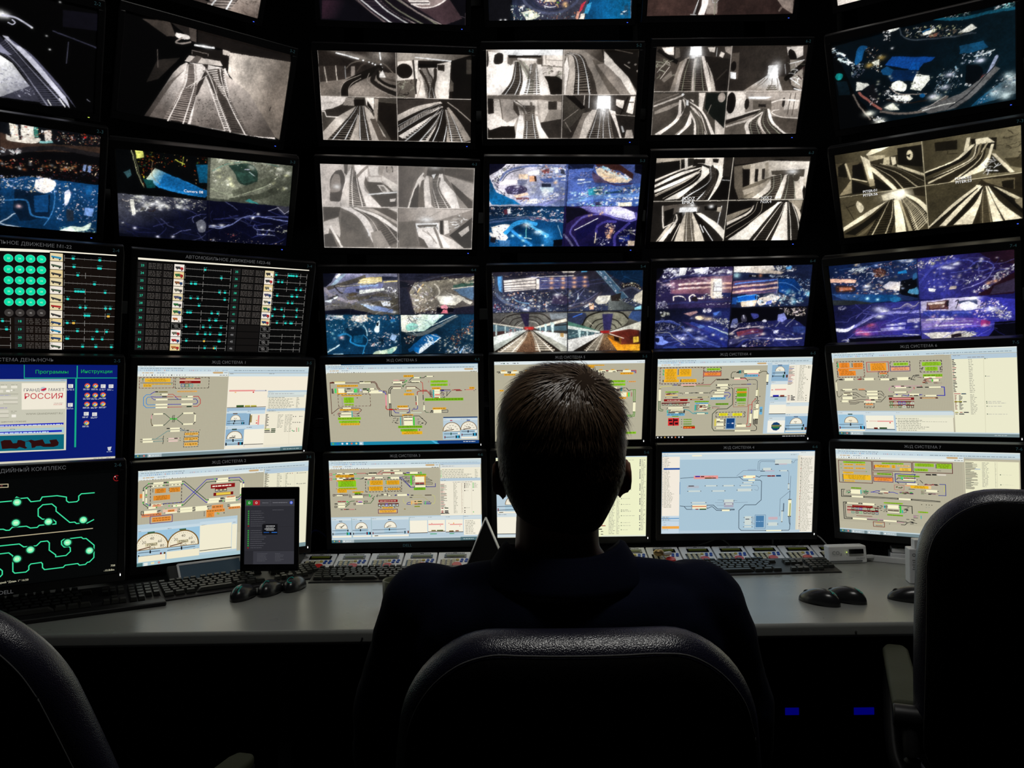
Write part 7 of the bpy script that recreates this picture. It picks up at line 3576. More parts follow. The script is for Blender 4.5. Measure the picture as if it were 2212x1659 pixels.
M = dict(
    case=mat('black monitor plastic', (.006, .006, .007), .38, .4), case2=mat('dark shell plastic', (.02, .02, .022), .6, .3),
    wall=mat('dark painted wall', (.010, .011, .012), .9, .1, bump=('noise', 40, .2, .002)), floor=mat('dark carpet', (.008, .008, .009), .95, .1, bump=('noise', 300, .5, .003)),
    rack=mat('dark grey powder coated steel', (.012, .014, .014), .6, .3), rackl=mat('grey cable box', (.16, .17, .18), .6, .3),
    desk=mat('grey laminate worktop', (.28, .29, .275), .28, .45, bump=('noise', 500, .04, .0004)), deskd=mat('black desk panel', (.01, .01, .011), .6, .2),
    leather=mat('black leather', (.013, .013, .030), .30, 1., bump=('cells', 620, .55, .0007)), chairb=mat('black chair shell', (.004, .004, .004), .8, .1),
    pad=mat('olive grey armrest pad', (.045, .05, .028), .7, .3, bump=('noise', 200, .3, .001)), chrome=mat('polished metal', (.55, .55, .58), .25, .5, 1),
    thread=mat('grey seam piping', (.10, .10, .10), .6, .3), white=mat('white plastic', (.80, .81, .83), .42, .4), lcd=mat('olive lcd', (.05, .06, .006), .3, .4, emit=(.05, .06, .004), es=.25),
    mouse=mat('glossy dark plastic', (.018, .019, .021), .24, .5), black=mat('black plastic', (.012, .012, .013), .45, .35), keyc=mat('key plastic', (.034, .036, .032), .42, .45), keyw=mat('cream key', (.62, .58, .42), .5, .3),
    red=mat('red plastic', (.55, .02, .02), .35, .5), blue=mat('blue button', (.01, .08, .45), .4, .5), yel=mat('yellow button', (.55, .45, .10), .45, .4),
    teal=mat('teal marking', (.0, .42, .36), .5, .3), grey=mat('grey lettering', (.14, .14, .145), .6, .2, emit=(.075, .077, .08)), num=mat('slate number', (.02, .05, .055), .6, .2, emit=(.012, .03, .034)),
    ink=mat('dark print', (.03, .03, .035), .7, .2), shirt=mat('navy polo cloth', (.0015, .0035, .016), .9, .12, bump=('noise', 420, .4, .001)), skin=mat('skin', (.42, .20, .13), .5, .4, bump=('noise', 160, .15, .0006)),
    hair=mat('brown hair', (.155, .097, .055), .36, .6), cloth=mat('dark trousers', (.01, .01, .014), .9, .2), eye=mat('eye', (.8, .8, .8), .2, .5), iris=mat('iris', (.05, .08, .1), .2, .5), shoe=mat('black shoe', (.01, .01, .01), .4, .4),
    ledb=mat('blue light', (0, 0, .1), .4, .3, emit=(.05, .12, 1), es=1.6), ledw=mat('white light', (.2, .2, .2), .4, .3, emit=(1, 1, .98), es=1.2), ledg=mat('yellow green light', (0, 0, 0), .4, .3, emit=(.6, .8, .1), es=1.3),
    strip=mat('blue display strip', (0, 0, .05), .5, .2, emit=(0, 0, .125), es=1), mug=mat('olive glazed mug', (.12, .13, .08), .35, .5), brass=mat('worn brass', (.35, .24, .10), .35, .5, .8),
    pic=picmat('lit display'), slab=mat('dark glass', (.004, .004, .005), .15, .5), console=mat('slate display', (.02, .035, .045), .25, .5, emit=(.006, .012, .018)), silver=mat('silver plastic', (.62, .63, .66), .35, .5), cable=mat('white cable', (.55, .56, .56), .5, .4), bcable=mat('blue cable', (.02, .04, .25), .5, .4),
)
def mesh(name, bm, m, parent=None, smooth=False, bev=0, seg=3):
    me = bpy.data.meshes.new(name); bmesh.ops.recalc_face_normals(bm, faces=bm.faces[:]); bm.to_mesh(me); bm.free(); me.materials.append(m)
    o = bpy.data.objects.new(name, me); link(o, parent)
    if smooth: me.shade_smooth()
    if bev:
        b = o.modifiers.new('Bevel', 'BEVEL'); b.width = bev; b.segments = seg; b.limit_method = 'ANGLE'; b.angle_limit = math.radians(40)
        me.shade_smooth(); w = o.modifiers.new('WN', 'WEIGHTED_NORMAL'); w.keep_sharp = True
    return o
def thing(name, label, cat, loc=(0, 0, 0), rz=0, group=None):
    o = bpy.data.objects.new(name, None); o.empty_display_size = .05; link(o); o.location = loc; o.rotation_euler = (0, 0, rz)
    return tag(o, label, cat, group)
def tag(o, label, cat, group=None, kind=None):
    o['label'] = label; o['category'] = cat
    if group: o['group'] = group
    if kind: o['kind'] = kind
    return o
def bx(bm, c, s, rot=None, taper=1.):
    r = bmesh.ops.create_cube(bm, size=1); V = r['verts']
    for v in V:
        k = taper if v.co.z > 0 else 1
        v.co = Vector((v.co.x*s[0]*k, v.co.y*s[1]*k, v.co.z*s[2]))
        if rot: v.co.rotate(rot)
        v.co += Vector(c)
    return V
def cyl(bm, a, b, r0, r1=None, n=16):
    a, b = Vector(a), Vector(b); d = b-a; q = Vector((0, 0, 1)).rotation_difference(d)
    r = bmesh.ops.create_cone(bm, cap_ends=True, segments=n, radius1=r0, radius2=r0 if r1 is None else r1, depth=d.length)
    for v in r['verts']: v.co.rotate(q); v.co += (a+b)/2
    return r['verts']
def ball(bm, c, s, u=20, v=14, rot=None):
    r = bmesh.ops.create_uvsphere(bm, u_segments=u, v_segments=v, radius=1)
    for w in r['verts']:
        w.co = Vector((w.co.x*s[0], w.co.y*s[1], w.co.z*s[2]))
        if rot: w.co.rotate(rot)
        w.co += Vector(c)
    return r['verts']
def prism(bm, pts, z0, z1):
    a = [bm.verts.new((x, y, z0)) for x, y in pts]; b = [bm.verts.new((x, y, z1)) for x, y in pts]; n = len(pts)
    bm.faces.new(a[::-1]); bm.faces.new(b)
    for i in range(n): bm.faces.new((a[i], a[(i+1) % n], b[(i+1) % n], b[i]))
def tube(name, pts, r, m, parent=None, n=8):
    P = [Vector(p) for p in pts]; Q = []
    if len(P) > 2:
        E = [2*P[0]-P[1]]+P+[2*P[-1]-P[-2]]
        for i in range(1, len(E)-2):
            for k in range(8):
                t = k/8; a, b, c, d = E[i-1:i+3]; Q.append(.5*(2*b+(c-a)*t+(2*a-5*b+4*c-d)*t*t+(3*b-a-3*c+d)*t**3))
        Q.append(P[-1])
    else: Q = P
    bm = bmesh.new(); prev = None; up = Vector((0, 0, 1))
    for i, p in enumerate(Q):
        d = (Q[min(i+1, len(Q)-1)]-Q[max(i-1, 0)]).normalized(); s = d.cross(up)
        if s.length < .05: s = d.cross(Vector((0, 1, 0)))
        s.normalize(); t = s.cross(d); ring = [bm.verts.new(p+(s*math.cos(a)+t*math.sin(a))*r) for a in [2*math.pi*k/n for k in range(n)]]
        if prev:
            for k in range(n): bm.faces.new((prev[k], prev[(k+1) % n], ring[(k+1) % n], ring[k]))
        else: bm.faces.new(ring[::-1])
        prev = ring
    bm.faces.new(prev); return mesh(name, bm, m, parent, True)
def lettering(name, txt, size, m, parent, M4, centre=True):
    v, f, w = glyphs(txt); me = bpy.data.meshes.new(name); ox = -w/2 if centre else 0
    me.from_pydata([((x+ox)*size, y*size, 0) for x, y in v], [], f); me.materials.append(m); me.transform(M4)
    return link(bpy.data.objects.new(name, me), parent)
RX = Matrix.Rotation(math.radians(90), 4, 'X')
def structure(name, bm, m, **k): o = mesh(name, bm, m, **k); o['kind'] = 'structure'; return o
# ---- the room
for nm, c, s, m in (('floor', (0, .9, -.05), (6.4, 5.6, .1), 'floor'), ('ceiling', (0, .9, 3.35), (6.4, 5.6, .1), 'wall'), ('wall_back', (0, 3.65, 1.65), (6.4, .1, 3.3), 'wall'),
                    ('wall_front', (0, -1.85, 1.65), (6.4, .1, 3.3), 'wall'), ('wall_left', (-3.15, .9, 1.65), (.1, 5.6, 3.3), 'wall'), ('wall_right', (3.15, .9, 1.65), (.1, 5.6, 3.3), 'wall')):
    bm = bmesh.new(); bx(bm, c, s); structure(nm, bm, M[m])
# ---- the desk
dk = thing('desk', 'long grey laminate desk running below the bottom row of monitors', 'desk', (0, 2.2, 0))
def local(o, pts): return [(x-o.location.x, y-o.location.y) for x, y in pts]
bm = bmesh.new(); prism(bm, local(dk, [(-1.8, 1.80), (1.8, 1.80), (1.8, 2.06), (1.02, 2.60), (.93, 2.74), (-.66, 2.74), (-.95, 2.45), (-1.8, 1.90)]), .687, .72)
mesh('worktop', bm, M['desk'], dk, bev=.009, seg=4)
bm = bmesh.new(); prism(bm, local(dk, [(-1.6, 2.03), (-.93, 2.44), (-.66, 2.70), (.92, 2.70), (1.02, 2.55), (1.6, 2.17), (1.6, 2.14), (1.0, 2.52), (.90, 2.67), (-.66, 2.67), (-.92, 2.41), (-1.6, 2.0)]), .0, .687)
mesh('modesty_panel', bm, M['deskd'], dk)
for x in (-1.45, -.55, .5, 1.45):
    bm = bmesh.new(); bx(bm, (x, -.04 if abs(x) < 1 else -.24, .343), (.03, .55 if abs(x) < 1 else .25, .687)); mesh('leg', bm, M['deskd'], dk)
for x, y in ((.766, 1.797), (-.30, 1.797), (-.345, 1.797)):
    bm = bmesh.new(); cyl(bm, (x, -.4035, .702), (x, -.397, .702), .0022, n=10); mesh('screw_cap', bm, M['ink' if x < 0 else 'chrome'], dk)
# ---- the rack that carries the monitors
def rack(label, ends, cols):
    (x0, y0), (x1, y1) = ends; a = math.atan2(y1-y0, x1-x0); L = math.hypot(x1-x0, y1-y0)
    t = thing('monitor_rack', label, 'monitor rack', ((x0+x1)/2, (y0+y1)/2, 0), a, 'steel racks behind the monitors')
    for x in cols:
        bm = bmesh.new(); bx(bm, (x, 0, 1.45), (.06, .05, 2.9)); mesh('post', bm, M['rack'], t, bev=.004)
        bm = bmesh.new(); bx(bm, (x, .01, .006), (.12, .07, .012)); mesh('foot', bm, M['rack'], t)
    for z in (.95, 1.22, 1.52, 1.85, 2.2, 2.6):
        bm = bmesh.new(); bx(bm, (0, -.036, z), (L, .022, .04)); mesh('rail', bm, M['rack'], t, bev=.003)
    return t
rack('dark steel rack of posts and rails behind the three centre columns of monitors', ((-.66, 2.77), (.99, 2.77)), (-.70, -.17, .26, .70))
r_ = rack('dark steel rack of posts and rails behind the left monitor wing', ((-1.75, 2.03), (-.86, 2.62)), (-.5, .0, .5))
rack('dark steel rack of posts and rails behind the right monitor wing', ((1.12, 2.66), (1.76, 2.25)), (-.36, .36))
bm = bmesh.new(); bx(bm, (0, 0, .03), (.09, .10, .06)); bx(bm, (0, 0, .078), (.09, .10, .028))
# ---- monitors
POSES = {
 '21':(-1.280,2.040,2.560,33.0,30.0),
 '22':(-1.305,2.000,2.155,33.9,24.5),
 '23':(-1.305,2.007,1.822,32.7,29.0),
 '24':(-1.259,1.998,1.502,31.8,21.7),
 '25':(-1.271,2.025,1.211,32.9,15.7),
 '26':(-1.195,1.876,0.941,33.5,7.6),
 '31':(-0.934,2.310,2.563,38.7,30.2),
 '32':(-0.887,2.351,2.184,39.1,23.5),
 '33':(-0.899,2.361,1.835,23.6,37.1),
 '34':(-0.838,2.332,1.508,32.8,20.4),
 '35':(-0.839,2.329,1.211,32.9,16.8),
 '36':(-0.828,2.305,0.921,34.8,7.9),
 '41':(-0.368,2.566,2.601,6.6,30.3),
 '42':(-0.356,2.534,2.197,6.1,26.5),
 '43':(-0.353,2.533,1.844,8.6,28.6),
 '44':(-0.358,2.573,1.509,5.7,19.8),
 '45':(-0.346,2.535,1.218,2.0,15.8),
 '46':(-0.340,2.526,0.914,2.5,8.6),
 '51':(0.178,2.591,2.615,-0.3,30.5),
 '52':(0.171,2.522,2.194,1.6,26.5),
 '53':(0.174,2.527,1.841,3.5,30.3),
 '54':(0.180,2.549,1.506,-0.3,21.4),
 '55':(0.182,2.547,1.221,1.7,16.6),
 '56':(0.184,2.541,0.915,-0.8,11.0),
 '61':(0.696,2.527,2.593,-0.3,30.1),
 '62':(0.706,2.548,2.209,0.5,26.1),
 '63':(0.693,2.514,1.850,0.4,29.0),
 '64':(0.698,2.520,1.510,-3.7,22.8),
 '65':(0.696,2.517,1.223,-2.7,18.6),
 '66':(0.706,2.518,0.926,-1.4,9.2),
 '71':(1.213,2.322,2.575,-32.2,30.0),
 '72':(1.229,2.359,2.192,-31.3,31.7),
 '73':(1.224,2.335,1.841,-32.7,30.4),
 '74':(1.202,2.342,1.505,-31.8,29.2),
 '75':(1.196,2.327,1.232,-33.8,19.7),
 '76':(1.203,2.336,0.935,-32.0,11.6),
}
TITLES = {'24': 'АВТОМОБИЛЬНОЕ ДВИЖЕНИЕ М1-22', '34': 'АВТОМОБИЛЬНОЕ ДВИЖЕНИЕ М23-46', '25': 'СИСТЕМА ДЕНЬ/НОЧЬ', '26': 'МУЛЬТИМЕДИЙНЫЙ КОМПЛЕКС', '35': 'Ж/Д СИСТЕМА 1', '36': 'Ж/Д СИСТЕМА 2',
          '45': 'Ж/Д СИСТЕМА 5', '46': 'Ж/Д СИСТЕМА 3', '55': 'Ж/Д СИСТЕМА 5', '65': 'Ж/Д СИСТЕМА 4', '66': 'Ж/Д СИСТЕМА 4', '75': 'Ж/Д СИСТЕМА 6', '76': 'Ж/Д СИСТЕМА 7'}
ROWN = {1: 'top row, cut by the picture edge', 2: 'second row from top', 3: 'third row from top', 4: 'fourth row from top', 5: 'fifth row from top', 6: 'bottom row'}
SHOW = {
 '22': 'grey railway track curving beside gravel, far left in the second row', '23': 'red and blue night city view, far left in the third row',
 '24': 'rows of green discs and timelines, far left in the fourth row', '25': 'blue desktop with a red logo window', '26': 'green route outline on black, far left at the bottom',
 '31': 'a sliver of brick and rails, above the railway points picture', '32': 'grey railway points forking toward the viewer', '33': 'four dark views with a blue roof and an oval stadium',
 '34': 'numbered route table 23 to 46 with small vehicles', '35': 'beige track plan with red and blue ovals, labelled 3-5', '36': 'beige plan with a crossed figure-eight track and two speedometers',
 '41': 'dark curved track and round mirror, top edge above the second column', '42': 'four grey tunnel views, one with a curved ceiling lamp', '43': 'four pale washed-out grey track views',
 '44': 'four aerial views, blue pool bottom left and white lots', '45': 'beige track plan with blue taskbar, labelled 4-5', '46': 'beige track plan with three small gauges, labelled 4-6',
 '51': 'aerial view of a round plaza and blue water, top edge', '52': 'four bright grey track views, centre of second row', '53': 'four blue aerial town views with a harbour, centre of third row',
 '54': 'two station hall views below two night views', '55': 'beige track plan, half hidden behind the head', '56': 'pale yellow table, mostly hidden behind the neck',
 '61': 'brown picture with a white vertical beam, top edge', '62': 'four grey views with a glowing tunnel door', '63': 'four grey track views captioned PODZ and NSK',
 '64': 'four violet and blue night yard views with lit roofs', '65': 'beige track plan with a black taskbar, labelled 6-5', '66': 'light blue track plan with grey boxes, labelled 6-6',
 '71': 'a pale sliver of picture, top right edge', '72': 'dark fisheye night town with a ring road', '73': 'four sepia track views captioned PITER', '74': 'purple night city views split by dark lines, far right',
 '75': 'beige track plan with a list on its right, labelled 7-5', '76': 'beige track plan partly covered by the right chair'}
DATA = {}
for blk in PICTURES.split('@')[1:]:
    h, b = blk.split('\n', 1); DATA[h.strip()] = b
def bezel():
    w, h = SW/2, SH/2; bm = bmesh.new(); l, t, b = .017, .024, .022
    for x0, x1, z0, z1 in ((-w-l, w+l, SH, SH+t), (-w-l, w+l, -b, 0), (-w-l, -w, 0, SH), (w, w+l, 0, SH)):
        bx(bm, ((x0+x1)/2, .008, (z0+z1)/2), (x1-x0, .026, z1-z0))
    bmesh.ops.remove_doubles(bm, verts=bm.verts[:], dist=1e-5); me = bpy.data.meshes.new('bezel'); bm.to_mesh(me); bm.free(); me.materials.append(M['case']); return me
def shell():
    bm = bmesh.new(); bx(bm, (0, .028, SH/2), (SW+.03, .018, SH+.04)); V = bx(bm, (0, .048, SH/2+.005), (SW*.72, .026, SH*.66))
    bx(bm, (0, .068, SH/2), (.11, .018, .11)); me = bpy.data.meshes.new('rear_shell'); bm.to_mesh(me); bm.free(); me.materials.append(M['case2']); return me
BZ, SHL = bezel(), shell()
def raster_mesh(name, img):
    h, w = img.shape[:2]; X, Y = np.meshgrid(np.linspace(-SW/2, SW/2, w), np.linspace(SH, 0, h))
    co = np.stack([X, np.full_like(X, -2e-5), Y], -1).reshape(-1, 3).astype(np.float32); idx = np.arange(w*h).reshape(h, w)
    q = np.stack([idx[1:, :-1], idx[1:, 1:], idx[:-1, 1:], idx[:-1, :-1]], -1).reshape(-1, 4).astype(np.int32); n = len(q)
    me = bpy.data.meshes.new(name); me.vertices.add(w*h); me.vertices.foreach_set('co', co.ravel()); me.loops.add(n*4); me.loops.foreach_set('vertex_index', q.ravel())
    me.polygons.add(n); me.polygons.foreach_set('loop_start', np.arange(n, dtype=np.int32)*4); me.update(calc_edges=True)
    L = np.where(img <= .04045, img/12.92, ((img+.055)/1.055)**2.4); c = np.concatenate([L, np.ones((h, w, 1))], 2).astype(np.float32)
    me.color_attributes.new('picture', 'FLOAT_COLOR', 'POINT').data.foreach_set('color', c.ravel()); return me
for k, (x, y, z, yaw, tilt) in POSES.items():
    if k == '21': continue
    R = Matrix.Rotation(math.radians(yaw), 4, 'Z') @ Matrix.Rotation(math.radians(tilt), 4, 'X')
    o = thing('monitor', 'black monitor showing '+SHOW[k], 'monitor', group='wall of monitors'); o.matrix_world = Matrix.Translation((x, y, z)) @ R @ Matrix.Translation((0, 0, -SH/2))
    b = link(bpy.data.objects.new('bezel', BZ), o); bv = b.modifiers.new('Bevel', 'BEVEL'); bv.width = .0025; bv.segments = 2; bv.limit_method = 'ANGLE'
    link(bpy.data.objects.new('rear_shell', SHL), o)
    txt = DATA.get(k, ''); photo = any(l[:2] in ('Z ', 'Q ') for l in txt.split('\n'))
    if photo: me = raster_mesh('display', raster(txt, int(k)))
    p = Pic()
    if not photo: p.rect(hexc('020203'), 0, 0, 1600, 900)
    vector(txt, p)
    if photo:
        me.materials.append(M['pic']); link(bpy.data.objects.new('display', me), o)
        if p.v: me = p.mesh('caption'); me.materials.append(M['pic']); link(bpy.data.objects.new('caption', me), o)
    else: me = p.mesh('display'); me.materials.append(M['pic']); link(bpy.data.objects.new('display', me), o)
    c, r = int(k[0]), int(k[1])
    F = lambda X, Z: Matrix.Translation((X, -.0055, Z)) @ RX
    if k in TITLES:
        q = lettering('title_label', TITLES[k], .0118 if len(TITLES[k]) < 15 else .0125, M['grey'], b, F(0 if c != 2 else .02, SH+.0078))
    if r > 1: lettering('number_label', '%d-%d' % (c, r), .0125, M['num'], b, F(SW/2-.002, SH+.0075))
    if k in ('26', '46'): lettering('maker_mark', 'DELL', .013, M['grey' if k == '26' else 'num'], b, F(0, -.0165))
    bm = bmesh.new()
    if r > 4: bx(bm, (SW/2+.006, -.0055, -.004), (.0022, .002, .0055))
    else: bx(bm, (SW/2-.012, -.0055, -.012), (.004, .002, .0016))
    mesh('power_light', bm, M['ledw' if r > 4 else ('ledg' if k == '22' else 'ledb')], b)
# grey boxes seen in the gap left of the centre
b_ = thing('cable_box', 'grey box of two drawers fixed to the rack between the left wing and centre monitors', 'box', (-.632, 2.70, 1.07))
for z, h in ((.03, .075), (.088, .028)):
    bm2 = bmesh.new(); bx(bm2, (0, 0, z), (.07, .07, h)); mesh('drawer', bm2, M['rackl'], b_, bev=.002)
bm.free() if False else None
# ---- keyboards
def keyrows():
    K = []; u = .0187
    for j, (n, w) in enumerate(((12, 1.), (14, 1.), (13, 1.03), (12, 1.08), (11, 1.2), (7, 1.0))):
        x = 0
        for i in range(n):
            kw = w
            if j == 0 and i in (1, 5, 9): x += .4*u
            if j == 0: kw = .98
            if j == 1 and i == 13: kw = 1.6
            if j == 5: kw = 5.6 if i == 3 else 1.45
            K.append((x, j, kw*u)); x += kw*u
    for j in range(1, 3):
        for i in range(3): K.append((.292+i*u, j, u))
    for i in range(3): K.append((.292+i*u, 5, u)); 
    K.append((.292+u, 4, u))
    for j in range(1, 6):
        for i in range(4):
            if j == 5 and i > 1: continue
            K.append((.354+i*u, j, u))
    return K[:99]
KEYS = {}
def keyboard(label, loc, rz, rim=.0, L=.448):
    t = thing('keyboard', label, 'keyboard', loc, rz, 'black keyboards on the desk'); bm = bmesh.new()
    V = bx(bm, (0, 0, .011), (L, .155, .022))
    for v in V:
        if v.co.z > .01: v.co.z += .012*(v.co.y/.0775)-.004; v.co.x *= .985; v.co.y *= .97
    mesh('base', bm, M['black'], t, bev=.004)
    if rim: bm = bmesh.new(); V = bx(bm, (0, -.092, .006), (L*.99, .04, .012)); mesh('wrist_rest', bm, M['black'], t, bev=.004)
    for x, j, w in KEYS_:
        q = round(w, 4)
        if q not in KEYS:
            bm = bmesh.new(); V = bx(bm, (0, 0, .004), (w-.0024, .0165, .009), taper=.78); me = bpy.data.meshes.new('key'); bm.to_mesh(me); bm.free(); me.materials.append(M['keyc']); KEYS[q] = me
        o = bpy.data.objects.new('key', KEYS[q]); link(o, t); yy = .058-j*.0205-(.004 if j else -.003)
        o.location = (-.213+x+w/2, yy, .0195+yy*.15); o.rotation_euler = (.15, 0, 0)
    bm = bmesh.new()
    return t
KEYS_ = keyrows()
keyboard('black keyboard with a wrist rest, leftmost on the desk behind the left chair', (-1.135, 2.020, .72), math.radians(30), 1)
keyboard('black keyboard angled in front of the tablet, behind the three mice', (-.762, 2.236, .7205), math.radians(35)).scale = (1, .62, 1)
keyboard('black keyboard left of the seated man, in front of the white controllers', (-.362, 2.312, .72), math.radians(.5)).scale = (1, .74, .72)
keyboard('black keyboard right of the seated man, in front of the white controllers', (.715, 2.338, .72), math.radians(3)).scale = (1, .76, .75)
# ---- mice
def mouse(label, loc, rz, mark=None, sc=1.):
    t = thing('computer_mouse', label, 'computer mouse', loc, rz, 'computer mice on the desk'); bm = bmesh.new()
    V = ball(bm, (0, 0, 0), (.030, .055, .034), 32, 20)
    for v in V:
        y = v.co.y/.055; v.co.x *= 1-.10*y*y-.12*max(0, 1-abs(y+.1)*2.2)*.6; v.co.z = max(v.co.z, 0)*(1-.22*y) + (.002 if v.co.z > 0 else 0)
        if v.co.z < .012: v.co.x *= .97
    mesh('shell', bm, M['mouse'], t, True).scale = (sc,)*3
    bm = bmesh.new(); r = ball(bm, (0, 0, 0), (.0285, .0535, .006), 28, 8)
    for v in r: v.co.z = max(0, v.co.z)
    mesh('base', bm, M['deskd'], t, True)
    bm = bmesh.new(); cyl(bm, (-.003, .034, .0185), (.003, .034, .0185), .0085, n=18); mesh('scroll_wheel', bm, M['keyc'], t, bev=.001)
    if mark:
        v, f, w = glyphs(mark); bm = bmesh.new(); V = [bm.verts.new((a-w/2, b, 0)) for a, b in v]
        for q in f: bm.faces.new([V[i] for i in q])
        bmesh.ops.triangulate(bm, faces=bm.faces[:]); bmesh.ops.subdivide_edges(bm, edges=bm.edges[:], cuts=2, use_grid_fill=True)
        for q in bm.verts: X = q.co.x*.024; yy = -math.cos(math.radians(34+q.co.y*46)); Y = yy*.055; q.co = (X, Y, .034*math.sqrt(max(1-(X/.030)**2-yy*yy, 0))*(1-.22*yy)+.0032)
        mesh('marking', bm, M['teal'], t)
mouse('black mouse marked M, leftmost of the trio left of the man', (-.716, 2.108, .72), math.radians(-8), 'M')
mouse('black mouse with a teal mark, middle of the trio left of the man', (-.660, 2.155, .72), math.radians(-6), 'Г')
mouse('black mouse marked C, right one of the trio left of the man', (-.607, 2.200, .72), math.radians(-5), 'C')
mouse('black mouse marked 4 on the right part of the desk', (.752, 1.975, .72), math.radians(38), '4')
mouse('black mouse marked 6 beside the mouse marked 4', (.822, 1.992, .72), math.radians(42), '6')
mouse('black mouse half hidden by the right chair', (.985, 1.985, .72), math.radians(62))
# ---- hand controllers
def sloped(bm, w, d, z0, z1, lip=.0):
    V = bx(bm, (0, 0, .5), (w, d, 1))
    for v in V: v.co.z = 0 if v.co.z < .5 else (z1 if v.co.y > 0 else z0)
SL = math.atan2(.029, .118)
def controller(label, x, y, n):
    t = thing('train_controller', label, 'controller', (x, y, .72), 0, 'white train controllers in front of the monitors'); bm = bmesh.new()
    sloped(bm, .1, .118, .004, .033); mesh('body', bm, M['white'], t, bev=.003)
    def on(u, v, h=.0): return (u, v*math.cos(SL), .0186+v*math.sin(SL)+h)
    rot = Matrix.Rotation(SL, 3, 'X')
    def plate(nm, u, v, w, d, h, m, bev=0): bm = bmesh.new(); bx(bm, on(u, v, h/2), (w, d, h), rot); return mesh(nm, bm, M[m], t, bev=bev)
    plate('screen_frame', .004, .030, .068, .022, .002, 'slab'); plate('lcd_screen', .004, .031, .056, .011, .003, 'lcd')
    for i in range(3): plate('keypad_strip', -.037+i*.0155, -.016, .0062, .044, .0012, 'slab')
    for i in range(3):
        for j in range(4): plate('key', -.0295+i*.0155-.0005, .0005-j*.0115, .0088, .0085, .004, 'keyw')
    def dot(nm, u, v, r, h, m): bm = bmesh.new(); a = Vector(on(u, v)); b = a+Vector((0, -math.sin(SL), math.cos(SL)))*h; cyl(bm, a, b, r, r*.85, 20); mesh(nm, bm, M[m], t)
    dot('yellow_button', .012, .004, .0055, .003, 'yel')
    for u, v in ((.026, .005), (.040, .006), (.024, -.007), (.038, -.006)): dot('blue_button', u, v, .0048, .003, 'blue')
    dot('red_knob', .012, -.036, .016, .007, 'red')
    bm = bmesh.new()
    for i in range(11): bx(bm, on(-.026+i*.0055, .051, .0004), (.0042, .0035, .0006), rot)
    bx(bm, on(.002, .0535, .0004), (.011, .0022, .0006), rot); mesh('maker_mark', bm, M['ink'], t)
W_ = ('leftmost white controller, red knob by the angled keyboard', 'second white controller from the left', 'third white controller from the left', 'fourth white controller from the left, partly behind the shoulder',
      'fifth white controller from the left, next to the dark tent card', 'white controller just behind the dark tent card')
for i, s in enumerate(W_): controller(s, -.6045+i*.1045, 2.445, i)
W2 = ('white controller beside the man\'s collar on the right', 'white controller with brass keys lying on it', 'white controller right of the one with brass keys', 'white controller, middle of the right row', 'white controller, fifth in the right row',
      'white controller beside a white cable loop', 'rightmost white controller, half behind the white air meter')
for i, s in enumerate(W2): controller(s, .362+i*.1045, 2.478, i)
# ---- brass keys on a controller
t = thing('key_bunch', 'bunch of worn brass keys lying on a white controller', 'keys', (.452, 2.455, .742)); bm = bmesh.new(); ball(bm, (-.008, 0, .010), (.017, .010, .011)); mesh('key_fob', bm, M['brass'], t, True)
bm = bmesh.new(); bx(bm, (.018, -.003, .008), (.026, .012, .010), Matrix.Rotation(.5, 3, 'Z')); mesh('padlock', bm, M['silver'], t, bev=.002)
bm = bmesh.new(); bx(bm, (.004, -.008, .004), (.04, .008, .003), Matrix.Rotation(-.3, 3, 'Z')); mesh('key_blade', bm, M['brass'], t, bev=.0008)
# ---- white air meter
t = thing('air_meter', 'white air meter box with a dark readout, right end of the controllers', 'air meter', (1.008, 2.428, .72), math.radians(4)); bm = bmesh.new(); V = bx(bm, (0, 0, .026), (.118, .036, .052))
for v in V: v.co.y += .008*(v.co.z > .03)
mesh('body', bm, M['white'], t, bev=.005)
TA = Matrix.Rotation(math.radians(90-9), 4, 'X')
bm = bmesh.new(); bx(bm, (.024, -.0165, .036), (.044, .004, .014), Matrix.Rotation(-.15, 3, 'X')); mesh('readout', bm, M['slab'], t)
bm = bmesh.new(); bx(bm, (-.008, -.0185, .008), (.1, .003, .003)); mesh('groove', bm, M['rackl'], t)
bm = bmesh.new(); ball(bm, (-.006, -.0175, .0345), (.0016,)*3); mesh('indicator_light', bm, M['ledg'], t)
lettering('logo', 'CO₂', .016, M['rackl'], t, Matrix.Translation((-.036, -.0170, .027)) @ TA); lettering('maker_mark', 'ДАДЖЕТ', .0062, M['ink'], t, Matrix.Translation((.036, -.0196, .0135)) @ TA)
bm = bmesh.new(); bx(bm, (.072, .0, .016), (.028, .012, .010)); mesh('plug', bm, M['white'], t, bev=.002)
tag(tube('cable', [(1.092, 2.436, .736), (1.12, 2.45, .733), (1.135, 2.47, .728), (1.13, 2.50, .7225)], .0022, M['cable']), 'short white cable end behind the air meter', 'cable')
